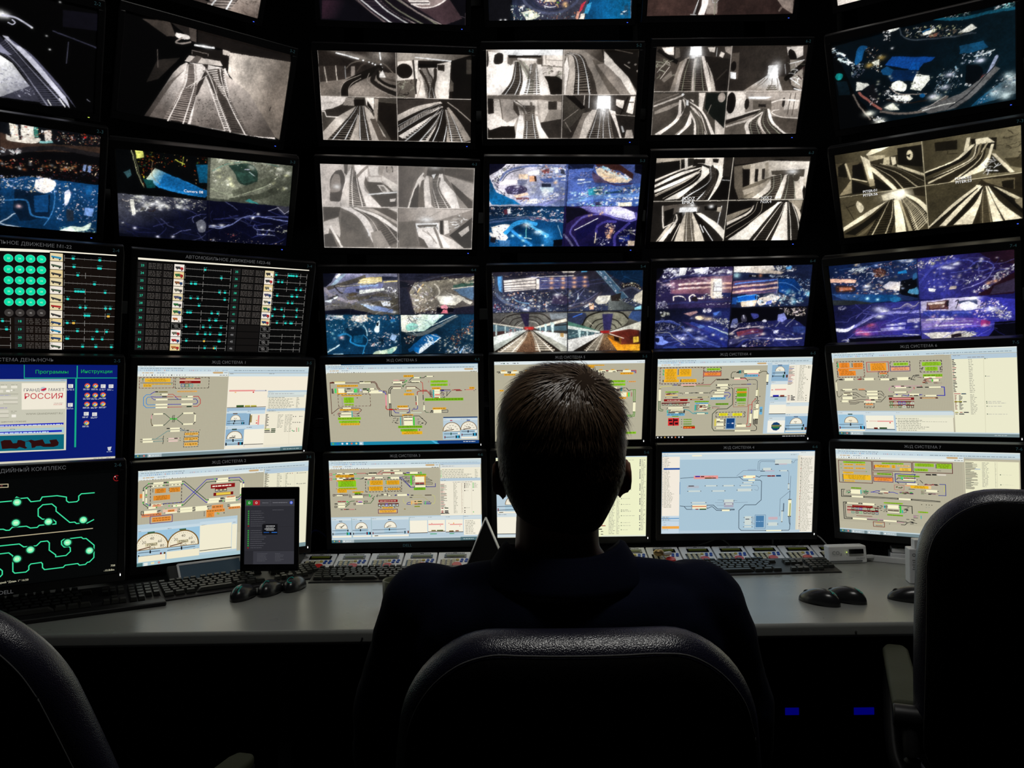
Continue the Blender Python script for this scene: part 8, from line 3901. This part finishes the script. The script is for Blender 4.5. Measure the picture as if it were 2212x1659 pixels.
# ---- cable channel, white boxes at right
t = mesh('cable_channel', (lambda b: (bx(b, (0, 0, .009), (.36, .016, .018)), b)[1])(bmesh.new()), M['white'], bev=.002); t.location = (1.232, 2.352, .72); t.rotation_euler = (0, 0, math.radians(-33)); tag(t, 'white cable channel along the back of the desk beside the air meter', 'cable channel')
t = thing('router', 'flat white box behind the cable channel below monitor 7-6', 'router', (1.215, 2.425, .72), math.radians(-20)); bm = bmesh.new(); bx(bm, (0, 0, .014), (.14, .07, .028)); mesh('body', bm, M['white'], t, bev=.003)
bm = bmesh.new(); bx(bm, (0, 0, .036), (.13, .06, .014)); mesh('lid', bm, M['white'], t, bev=.003); bm = bmesh.new(); bx(bm, (-.01, -.02, .0432), (.08, .008, .001)); mesh('slot', bm, M['ink'], t)
t = thing('carton', 'white printed carton standing behind the right chair edge', 'carton', (1.105, 2.165, .72), math.radians(-12)); bm = bmesh.new(); bx(bm, (0, 0, .047), (.075, .045, .094)); mesh('body', bm, M['white'], t, bev=.003)
bm = bmesh.new(); bx(bm, (.006, .0, .106), (.058, .035, .024)); mesh('flap', bm, M['white'], t, bev=.002); lettering('print', 'OK', .012, M['ink'], t, Matrix.Translation((-.022, -.0231, .074)) @ RX)
bm = bmesh.new(); [bx(bm, (-.022, -.0229, .064-i*.006), (.016-.002*(i % 2), .0008, .0015)) for i in range(5)]; mesh('small_print', bm, M['rackl'], t)
# ---- tablet on its stand, slanted console, tent card
t = thing('tablet', 'black tablet with a dark menu, upright before monitor 3-6', 'tablet', (-.693, 2.252, .72), math.radians(-2)); R = Matrix.Rotation(math.radians(-12), 4, 'X')
def tilted(o, ang=-12, z=0): o.rotation_euler = (math.radians(ang), 0, 0); o.location = (0, 0, z); return o
TW, TH = .168, .236
bm = bmesh.new(); bx(bm, (0, .004, TH/2), (TW, .008, TH)); tilted(mesh('casing', bm, M['slab'], t, bev=.0035), -4, .036)
p = Pic(W=.142, H=.182, nx=1000, ny=1280)
q = hexc; p.rect(q('26262b'), 0, 0, 1000, 1280)
for c, a in (('3a3a40', (0, 0, 1000, 140)), ('2b2b31', (0, 145, 1000, 540)), ('2b2b31', (0, 548, 1000, 1010)), ('35353c', (180, 1025, 1000, 1280)), ('1f7a28', (25, 20, 150, 118)), ('a01c24', (165, 20, 300, 118)), ('55555c', (510, 20, 514, 130))): p.rect(q(c), *a)
for x in (85, 230): p.disc(q('d8e8d8'), 22, (x, 70)); p.disc(q('1f7a28' if x < 100 else 'a01c24'), 15, (x, 70))
p.disc(q('2a4ac0'), 34, (935, 72)); p.disc(q('dde'), 18, (935, 72)); p.disc(q('2a4ac0'), 11, (935, 72)); p.words(q('77777e'), 1, 560, 55, 860, 85, 2); p.words(q('66666c'), 1, 350, 55, 470, 90, 2)
for i in range(8): p.disc(q('2f9a38' if i < 7 else '8a2020'), 15, (75, 235+i*42)); p.words(q('5c5c62'), 1, 120, 225+i*42, 330+(i*53) % 90, 245+i*42, 2)
for i in range(9): p.disc(q('2f9a38' if i < 8 else '8a2020'), 15, (75, 620+i*42)); p.words(q('5c5c62'), 1, 120, 610+i*42, 330+(i*71) % 110, 630+i*42, 2)
p.words(q('5c5c62'), 1, 560, 205, 780, 225, 2); p.words(q('4c4c52'), 6, 260, 1060, 480, 1230); p.words(q('4c4c52'), 6, 620, 1060, 800, 1230)
p.rect(q('101014'), 355, 490, 665, 700); p.words(q('f4f4f4'), 1, 430, 520, 610, 545, 2); p.words(q('c8c8c8'), 3, 375, 555, 645, 625, .8, True); p.rect(q('1a4a90'), 385, 650, 495, 665); p.rect(q('2a6ac0'), 545, 650, 655, 665)
me = p.mesh('display'); me.transform(Matrix.Translation((0, -.0002, .020))); me.materials.append(M['pic']); tilted(link(bpy.data.objects.new('display', me), t), -4, .036)
bm = bmesh.new(); bx(bm, (.03, .16, .004), (.10, .07, .008)); mesh('stand_foot', bm, M['black'], t, bev=.002); bm = bmesh.new(); cyl(bm, (0, .012, .08), (.03, .16, .006), .005); mesh('stand_strut', bm, M['black'], t)
t = thing('desk_console', 'slanted desk console with a slate display, left of the tablet', 'console', (-.862, 2.240, .72), math.radians(35)); bm = bmesh.new()
V = bx(bm, (0, 0, .5), (.205, .05, 1))
for v in V: v.co.z = 0 if v.co.z < .5 else (.066 if v.co.y > 0 else .012)
mesh('body', bm, M['rack'], t, bev=.004); an = math.atan2(.054, .05); Rr = Matrix.Rotation(an, 3, 'X')
bm = bmesh.new()
for c, s in (((.015, .0), None),):
    for u, v, w, d in ((.012, .0335, .172, .007), (.012, -.034, .172, .003), (-.074, 0, .006, .070), (.096, 0, .005, .070)):
        bx(bm, (u, v*math.cos(an), .0397+v*math.sin(an)), (w, d, .005), Rr)
mesh('frame', bm, M['silver'], t, bev=.001)
bm = bmesh.new(); bx(bm, (.012, 0, .0397), (.168, .066, .002), Rr); mesh('display', bm, M['console'], t)
t = thing('tent_card', 'dark tent card with pale edges poking up left of the man\'s neck', 'card', (-.086, 2.40, .72)); bm = bmesh.new()
def tri(bm, w, h, y0, y1, z0=0):
    a = [bm.verts.new((x, y0, z)) for x, z in ((-w, z0), (w, z0), (0, h))]; b = [bm.verts.new((x, y1, z)) for x, z in ((-w, z0), (w, z0), (0, h))]
    bm.faces.new(a); bm.faces.new(b[::-1])
    for i in range(3): bm.faces.new((a[i], b[i], b[(i+1) % 3], a[(i+1) % 3]))
tri(bm, .062, .148, -.004, .05); mesh('panel', bm, M['deskd'], t)
for s in (-1, 1):
    bm = bmesh.new(); L = math.hypot(.062, .148); bx(bm, (s*.0322, .022, .0755), (.0022, .056, L), Matrix.Rotation(-s*math.atan2(.062, .148), 3, 'Y')); mesh('edge_strip', bm, M['white'], t)
# ---- mug, cables
t = thing('mug', 'olive mug on the desk, peeping out left of the man\'s arm', 'mug', (-.275, 1.905, .72)); bm = bmesh.new()
prof = [(.034, 0), (.038, .004), (.040, .04), (.040, .088), (.0375, .090), (.036, .086), (.035, .01), (0, .008)]; n = 32; prev = None
for r_, z_ in prof:
    ring = [bm.verts.new((r_*math.cos(2*math.pi*i/n), r_*math.sin(2*math.pi*i/n), z_)) for i in range(n)]
    if prev: [bm.faces.new((prev[i], prev[(i+1) % n], ring[(i+1) % n], ring[i])) for i in range(n)]
    else: bm.faces.new(ring[::-1])
    prev = ring
bmesh.ops.remove_doubles(bm, verts=bm.verts[:], dist=1e-5); mesh('body', bm, M['mug'], t, True); tube('handle', [(.038, 0, .07), (.060, 0, .068), (.066, 0, .045), (.056, 0, .024), (.038, 0, .02)], .005, M['mug'], t)
tag(tube('cable', [(.842, 2.60, .722), (.835, 2.575, .775), (.846, 2.57, .802), (.868, 2.60, .80), (.885, 2.66, .74)], .0028, M['cable']), 'white cable looping up behind the right controllers', 'cable')
tag(tube('cable', [(.60, 2.68, .724), (.63, 2.62, .748), (.66, 2.575, .770), (.69, 2.565, .752), (.70, 2.60, .724)], .0022, M['cable']), 'thin white cable lying behind the middle of the right controllers', 'cable')
tag(tube('cable', [(.93, 2.64, .724), (.955, 2.60, .775), (.985, 2.575, .77), (1.02, 2.56, .724)], .0024, M['cable']), 'white cable dropping behind the rightmost controller', 'cable')
tag(tube('cable', [(-.70, 2.66, .724), (-.665, 2.62, .80), (-.63, 2.60, .805), (-.60, 2.60, .77), (-.62, 2.64, .724)], .003, M['bcable']), 'blue cable in the gap between tablet and monitor 4-6', 'cable')
# ---- computers under the desk
for i, (x, w, lab) in enumerate(((.748, .036, 'black computer tower with a short blue strip, under the desk beside the man'), (.93, .053, 'black computer tower with a wider blue strip, under the desk by the right chair'))):
    t = thing('computer_tower', lab, 'computer', (x-.03, 2.32, 0), 0, 'computers under the desk'); bm = bmesh.new(); bx(bm, (0, 0, .23), (.165, .38, .43)); mesh('casing', bm, M['chairb'], t, bev=.004)
    bm = bmesh.new(); bx(bm, (0, -.192, .24), (.15, .006, .40)); mesh('front_panel', bm, M['deskd'], t, bev=.002)
    for sx in (-.06, .06): bm = bmesh.new(); bx(bm, (sx, 0, .0075), (.02, .34, .015)); mesh('foot', bm, M['black'], t)
    bm = bmesh.new(); bx(bm, (.013 if i == 0 else .022, -.196, .394 if i == 0 else .392), (w, .003, .0185)); mesh('blue_strip', bm, M['strip'], t)
# ---- office chairs
def outline(hw, z0, z1, r, flare=.0, n=10):
    P = []
    for cx, cz, a0 in ((hw-r, z1-r, 0), (-hw+r, z1-r, 90), (-hw+r*.7, z0+r*.7, 180), (hw-r*.7, z0+r*.7, 270)):
        rr = r if a0 < 100 else r*.7
        for i in range(n+1): a = math.radians(a0+90*i/n); P.append((cx+rr*math.cos(a), cz+rr*math.sin(a)))
    Q = []; d = [0]
    P.append(P[0])
    for a, b in zip(P[:-1], P[1:]): d.append(d[-1]+math.hypot(b[0]-a[0], b[1]-a[1]))
    return [(float(np.interp(t, d, [p[0] for p in P])), float(np.interp(t, d, [p[1] for p in P]))) for t in np.linspace(0, d[-1], 121)[:-1]]
def chair(label, loc, rz, top, hw=.235, tophw=.19, rad=.10, lean=.10):
    t = thing('office_chair', label, 'chair', loc, rz, 'black leather office chairs')
    sh = top-1.08; z0, z1 = .53+sh, top
    def sec(hw_, y, e):
        out = []
        for X, Z in outline(hw_, z0, z1, rad):
            k = (Z-z0)/(z1-z0); X *= 1+(tophw/hw_-1)*max(0, (k-.35)/.65)**2
            cx, cz = 0, (z0+z1)/2; d = math.hypot(X, Z-cz); X *= (d-e)/d; Z = cz+(Z-cz)*(d-e)/d
            out.append((X, y-lean*(k-.9)+.022*(1-(X/hw_)**2)*-1, Z))
        return out
    bm = bmesh.new(); prev = None
    T = .075; steps = [(0, .0), ]
    rings = []
    for i in range(9):
        a = math.pi*(i/8); rings.append((-math.cos(a)*T/2, (1-math.sin(a))*.030))
    for y, e in rings:
        ring = [bm.verts.new(v) for v in sec(hw, y, e)]
        if prev: [bm.faces.new((prev[i], prev[(i+1) % len(ring)], ring[(i+1) % len(ring)], ring[i])) for i in range(len(ring))]
        else: bm.faces.new(ring)
        prev = ring
    bm.faces.new(prev[::-1]); mesh('backrest', bm, M['leather'], t, True)
    bm = bmesh.new(); a = [bm.verts.new((v[0], v[1]-.001, v[2])) for v in sec(hw, -T/2-.001, .019)]; b = [bm.verts.new(v) for v in sec(hw, -T/2-.007, .028)]; c = [bm.verts.new(v) for v in sec(hw, -T/2-.009, .06)]
    for P, Q in ((a, b), (b, c)): [bm.faces.new((P[i], P[(i+1) % len(P)], Q[(i+1) % len(P)], Q[i])) for i in range(len(P))]
    bm.faces.new(c[::-1]); mesh('back_panel', bm, M['chairb'], t, True)
    sp = sec(hw, -T/2-.001, .017); tube('seam_piping', sp[::3]+[sp[0]], .0013, M['thread'], t, 6)
    bm = bmesh.new(); V = bx(bm, (0, .27, .475+sh), (.5, .48, .09)); mesh('seat', bm, M['leather'], t, bev=.035, seg=6)
    for s in (-1, 1):
        bm = bmesh.new(); prism(bm, [(s*.252-.026, .07), (s*.252+.026, .07), (s*.252+.026, .40), (s*.252+.018, .425), (s*.252-.018, .425), (s*.252-.026, .40)], .655+sh, .68+sh); ar = mesh('armrest_pad', bm, M['pad'], t, bev=.009, seg=4)
        tube('armrest_support', [(s*.252, .42, .655+sh), (s*.262, .40, .60+sh), (s*.262, .30, .49+sh), (s*.24, .25, .45+sh)], .017, M['black'], t, 12)
        bm = bmesh.new(); cyl(bm, (s*.252-.027, .052, .660+sh), (s*.252+.027, .052, .660+sh), .0205, n=28); mesh('armrest_bracket', bm, M['black'], t, bev=.004)
        tube('armrest_rear_support', [(s*.252, .05, .65+sh), (s*.250, .035, .58+sh), (s*.246, .09, .48+sh), (s*.235, .16, .45+sh)], .014, M['black'], t, 12)
    bm = bmesh.new(); bx(bm, (0, .02, .49+sh), (.08, .05, .14)); bx(bm, (0, .13, .425+sh), (.08, .24, .02)); mesh('back_bracket', bm, M['black'], t)
    bm = bmesh.new(); cyl(bm, (0, .27, .10), (0, .27, .43+sh), .025); mesh('gas_column', bm, M['black'], t, True)
    for i in range(5):
        a = math.radians(90+72*i); bm = bmesh.new(); cyl(bm, (0, .27, .105), (.28*math.cos(a), .27+.28*math.sin(a), .075), .022, .015, 12); lg = mesh('base_arm', bm, M['black'], t, True)
        bm = bmesh.new(); cx, cy = .28*math.cos(a), .27+.28*math.sin(a); cyl(bm, (cx-.012*math.sin(a), cy+.012*math.cos(a), .0275), (cx+.012*math.sin(a), cy-.012*math.cos(a), .0275), .0275, n=20); cyl(bm, (cx, cy, .03), (cx, cy, .075), .008, n=10); mesh('caster', bm, M['black'], lg, True)
    return t
chair('black leather office chair the man sits in, centre front', (.071, .925, 0), 0, .984, .225, .187, .11)
chair('tall black leather office chair at the right edge, nobody in it', (.915, 1.285, 0), math.radians(-22), 1.082, .245, .235, .12)
chair('black leather office chair cut off by the left picture edge', (-.875, 1.20, 0), math.radians(-15), .965, .235, .20, .13, .22)
# ---- the man
man = thing('person', 'person with short brown hair in a navy polo shirt, seated with back to us', 'person', (.066, 1.10, 0))
def fused(name, shapes, m, parent, vox, sm=6):
    bm = bmesh.new()
    for s in shapes:
        if s[0] == 'b': ball(bm, s[1], s[2], 20, 14, s[3] if len(s) > 3 else None)
        else:
            _, a, b, r0, r1 = s; cyl(bm, a, b, r0, r1, 18); ball(bm, a, (r0,)*3, 18, 12); ball(bm, b, (r1,)*3, 18, 12)
    o = mesh(name, bm, m, parent, True); r = o.modifiers.new('Remesh', 'REMESH'); r.mode = 'VOXEL'; r.voxel_size = vox; r.use_smooth_shade = True
    k = o.modifiers.new('Smooth', 'SMOOTH'); k.factor = .5; k.iterations = sm; return o
SH_ = [('b', (0, .0, 1.175), (.074, .092, .104)), ('b', (0, .02, 1.125), (.066, .078, .085)), ('b', (0, .052, 1.075), (.045, .040, .038)), ('b', (0, .075, 1.062), (.022, .016, .014)),
      ('b', (0, .106, 1.128), (.011, .014, .020)), ('c', (0, .092, 1.165), (0, .113, 1.125), .007, .011), ('b', (0, .096, 1.093), (.022, .008, .005)), ('b', (0, .095, 1.085), (.019, .008, .005)),
      ('b', (-.034, .066, 1.122), (.030, .016, .034)), ('b', (.034, .066, 1.122), (.030, .016, .034)), ('b', (-.031, .074, 1.157), (.016, .0125, .0065)), ('b', (.031, .074, 1.157), (.016, .0125, .0065)), ('b', (-.031, .072, 1.141), (.015, .012, .005)), ('b', (.031, .072, 1.141), (.015, .012, .005)), ('c', (-.042, .078, 1.170), (.042, .078, 1.170), .009, .009),
      ('c', (-.006, -.012, 1.10), (-.010, -.03, 1.00), .056, .058), ('b', (0, -.03, 1.01), (.066, .058, .045)), ('b', (0, -.02, .95), (.17, .10, .075)), ('b', (0, -.01, .80), (.165, .105, .17)), ('b', (0, -.02, .60), (.16, .11, .15)), ('b', (0, -.01, .50), (.17, .13, .10))]
for s in (-1, 1):
    e = Matrix.Rotation(s*.45, 3, 'Z'); ex = s*.0825
    for i in range(9):
        a = math.radians(-70+i*24); a2 = math.radians(-70+(i+1)*24)
        f = lambda t: (ex+s*(.006+.004*math.cos(t)), -.004-.012*math.cos(t), 1.133+.022*math.sin(t))
        SH_.append(('c', f(a), f(a2), .0042, .0042))
    SH_ += [('b', (ex+s*.001, -.002, 1.132), (.006, .012, .020), e), ('b', (ex-s*.002, .0, 1.112), (.006, .008, .010))]
    sh, el, wr = Vector((s*.185, -.01, .955)), Vector((s*.245, .06, .72)), Vector((s*.13, .30, .655))
    SH_ += [('c', sh, el, .050, .040), ('c', el, wr, .040, .026), ('b', wr+Vector((-s*.02, .035, -.012)), (.036, .045, .016))]
    base = wr+Vector((-s*.03, .07, -.012))
    for i, (dx, L) in enumerate(((-.030, .062), (-.010, .072), (.010, .067), (.029, .052))):
        a = base+Vector((dx, 0, 0)); b = a+Vector((dx*.15, L*.5, .004)); c = b+Vector((0, L*.38, -.016)); SH_ += [('c', a, b, .0085, .0078), ('c', b, c, .0078, .0065)]
    a = wr+Vector((-s*.045, .02, -.006)); b = a+Vector((-s*.026, .022, .0)); SH_ += [('c', a, b, .011, .009), ('c', b, b+Vector((-s*.010, .026, -.004)), .009, .0075)]
    hp, kn, an_ = Vector((s*.09, .03, .50)), Vector((s*.14, .43, .50)), Vector((s*.13, .40, .09))
    SH_ += [('c', hp, kn, .082, .055), ('c', kn, an_, .055, .036)]
fused('body', SH_, M['skin'], man, .0045, 5)
for s in (-1, 1):
    bm = bmesh.new(); ball(bm, (s*.031, .0735, 1.150), (.0115,)*3); mesh('eye', bm, M['eye'], man, True)
    bm = bmesh.new(); ball(bm, (s*.031, .0838, 1.150), (.005, .0016, .005)); mesh('iris', bm, M['iris'], man, True)
SHI = [('b', (0, -.02, .952), (.182, .112, .072)), ('b', (0, -.015, .80), (.195, .122, .20)), ('b', (0, -.02, .62), (.185, .125, .17)), ('b', (0, -.035, .985), (.10, .075, .052)), ('b', (0, -.01, .52), (.182, .135, .07)),
       ('c', (-.16, -.02, .975), (-.06, -.035, 1.000), .040, .036), ('c', (.16, -.02, .975), (.06, -.035, 1.000), .040, .036), ('b', (-.12, -.06, .90), (.085, .055, .10)), ('b', (.12, -.06, .90), (.085, .055, .10))]
for s in (-1, 1):
    SHI += [('b', (s*.182, -.01, .958), (.066, .066, .062)), ('c', (s*.190, -.01, .94), (s*.238, .035, .80), .062, .062), ('c', (s*.238, .035, .80), (s*.246, .055, .735), .060, .058)]
o = fused('polo_shirt', SHI, M['shirt'], man, .006, 8)
tx = bpy.data.textures.new('folds', 'CLOUDS'); tx.noise_scale = .09; d = o.modifiers.new('Folds', 'DISPLACE'); d.texture = tx; d.strength = .012; d.mid_level = .5
# collar: a folded band round the neck
bm = bmesh.new(); n = 48; prof = [(.066, 1.008), (.070, 1.040), (.073, 1.046), (.079, 1.043), (.095, 1.008), (.098, .998), (.090, .992)]; prev = None; rings = []
for i in range(n+1):
    a = math.radians(110+320*i/n+0); ring = []
    for r, z in prof:
        fr = max(0, math.sin(a)); x, y = math.cos(a)*r*1.0, math.sin(a)*r*1.05
        wing = abs(math.cos(a))**3; k = 1+.17*wing*(1 if z < 1.03 else .25); ring.append(bm.verts.new((x*k, y-.026+.0*fr, z-.035*fr-.012*(a < 0)+.010*wing*(z > 1.03)-.004)))
    rings.append(ring)
for A, B in zip(rings[:-1], rings[1:]):
    for j in range(len(prof)-1): bm.faces.new((A[j], B[j], B[j+1], A[j+1]))
c_ = mesh('shirt_collar', bm, M['shirt'], man, True); c_.modifiers.new('Solid', 'SOLIDIFY').thickness = .003
fused('trousers', [('b', (0, -.0, .50), (.185, .145, .11))]+[x for s in (-1, 1) for x in (('c', (s*.09, .03, .50), (s*.14, .43, .50), .092, .066), ('c', (s*.14, .43, .50), (s*.13, .40, .11), .066, .052))], M['cloth'], man, .008, 6)
for s in (-1, 1):
    bm = bmesh.new(); V = ball(bm, (s*.13, .45, .045), (.045, .13, .045))
    for v in V: v.co.z = max(v.co.z, .0)
    mesh('shoe', bm, M['shoe'], man, True)
# ---- his hair: a close cap with thousands of short strands
def skull(th, ph):      # th 0 = crown .. pi = down, ph 0 = +x, 90 = front
    c, s = math.cos(th), math.sin(th); p = 2.35
    ax, ay, az = .0865, .100, (.117 if c > 0 else .16)
    dx, dy, dz = s*math.cos(ph), s*math.sin(ph), c
    r = ((abs(dx)/ax)**p+(abs(dy)/ay)**p+(abs(dz)/az)**p)**(-1/p); x, y, z = dx*r, dy*r, dz*r
    if z < -.03: k = max(0, (-.03-z)/.09); x *= 1-.34*min(k, 1)**1.25; y *= 1-.16*k
    return Vector((x, y-.002, z+1.173-.002))
def hairline(ph, z):
    f = math.sin(ph)
    lo = 1.068 if f < -.35 else (1.068+(f+.35)/.45*.075 if f < .1 else 1.145+(f-.1)*.10)
    return z > lo
bm = bmesh.new(); NT, NP = 44, 64; G = [[bm.verts.new(skull(math.radians(2+150*i/NT), 2*math.pi*j/NP)) for j in range(NP)] for i in range(NT)]
topv = bm.verts.new(skull(0.0001, 0))
for j in range(NP): bm.faces.new((topv, G[0][j], G[0][(j+1) % NP]))
for i in range(NT-1):
    for j in range(NP):
        q = (G[i][j], G[i+1][j], G[i+1][(j+1) % NP], G[i][(j+1) % NP]); ph = 2*math.pi*(j+.5)/NP
        if all(hairline(ph, v.co.z+.004) for v in q): bm.faces.new(q)
bmesh.ops.delete(bm, geom=[v for v in bm.verts if not v.link_faces], context='VERTS')
hr = mesh('hair', bm, mat('matted undercoat hair', (.05, .03, .018), .85, .15), man, True)
bm = bmesh.new(); rng = random.Random(11); crown = Vector((.028, -.055, 1.262))
for _ in range(17000):
    th = math.acos(1-rng.random()*1.62); ph = rng.random()*2*math.pi; p0 = skull(th, ph)
    if not hairline(ph, p0.z+rng.uniform(-.006, .012)): continue
    e = .01; N = (skull(th+e, ph)-p0).cross(skull(th, ph+e)-p0)
    if N.length < 1e-9: continue
    N.normalize(); 
    if N.dot(p0-Vector((0, 0, 1.17))) < 0: N = -N
    away = (p0-crown); away -= N*away.dot(N); dist = (p0-crown).length; away.normalize(); swirl = N.cross(away)
    up = min(1, max(0, (p0.z-1.17)/.09)); L = (.009+.034*up*rng.uniform(.6, 1.2))*(.6 if dist < .03 else 1)*(1.45 if p0.x > .035 and up > .6 else 1)
    d = away*(.75+.2*rng.random())+swirl*(.55*math.exp(-dist/.06)+rng.uniform(-.18, .18))+Vector((0, 0, -.45*(1-up))); d -= N*d.dot(N); d.normalize()
    lift = .12+.24*(1-up)+rng.uniform(0, .16); sd = d.cross(N)*(.00055+.00055*rng.random()*(1+up)); P = p0-N*.002; dirv = (d+N*lift).normalized(); pr = None
    for k in range(4):
        w = sd*(1-k/3.3); a, b = bm.verts.new(P-w), bm.verts.new(P+w)
        if pr: bm.faces.new((pr[0], pr[1], b, a))
        pr = (a, b); P = P+dirv*L/3; dirv = (dirv-N*.22*(1 if up > .3 else .4)).normalized()
me = bpy.data.meshes.new('hair_strands'); bm.to_mesh(me); bm.free(); me.materials.append(M['hair']); hs = bpy.data.objects.new('hair_strands', me); link(hs, hr); hs['kind'] = 'stuff'
# ---- the ceiling lamp over the desk
t = thing('ceiling_lamp', 'dim ceiling lamp above the seated person', 'ceiling lamp', (.42, 1.05, 3.30)); bm = bmesh.new(); bx(bm, (0, 0, -.03), (.9, .3, .06)); mesh('housing', bm, M['white'], t, bev=.006)
bm = bmesh.new(); bx(bm, (0, 0, -.066), (.84, .25, .012)); mesh('diffuser', bm, mat('lamp diffuser', (.8, .8, .8), .5, .3, emit=(1, .98, .93), es=17), t)
# ---- camera and light
cam = bpy.data.cameras.new('camera'); cam.sensor_width = 36; cam.lens = 36*1720.64/2212; cam.clip_start = .05; co = bpy.data.objects.new('camera', cam); link(co)
pt, rl = math.radians(.6297), math.radians(-.8088)
F = Vector((0, math.cos(pt), math.sin(pt))); U = Vector((0, -math.sin(pt), math.cos(pt))); Rt = Vector((1, 0, 0))
r2 = Rt*math.cos(rl)+U*math.sin(rl); u2 = -Rt*math.sin(rl)+U*math.cos(rl)
co.matrix_world = Matrix((( r2.x, u2.x, -F.x, 0), (r2.y, u2.y, -F.y, 0), (r2.z, u2.z, -F.z, 1.25), (0, 0, 0, 1)))
S.camera = co
w = bpy.data.worlds.new('world'); S.world = w; w.use_nodes = True; w.node_tree.nodes['Background'].inputs[0].default_value = (0, 0, 0, 1)
S.view_settings.view_transform = 'Standard'; S.view_settings.look = 'None'; S.view_settings.exposure = 0; S.view_settings.gamma = 1; S.view_settings.use_curve_mapping = False
S.cycles.adaptive_threshold = .025; S.cycles.max_bounces = 4; S.cycles.diffuse_bounces = 2; S.cycles.glossy_bounces = 2; S.cycles.use_light_tree = True
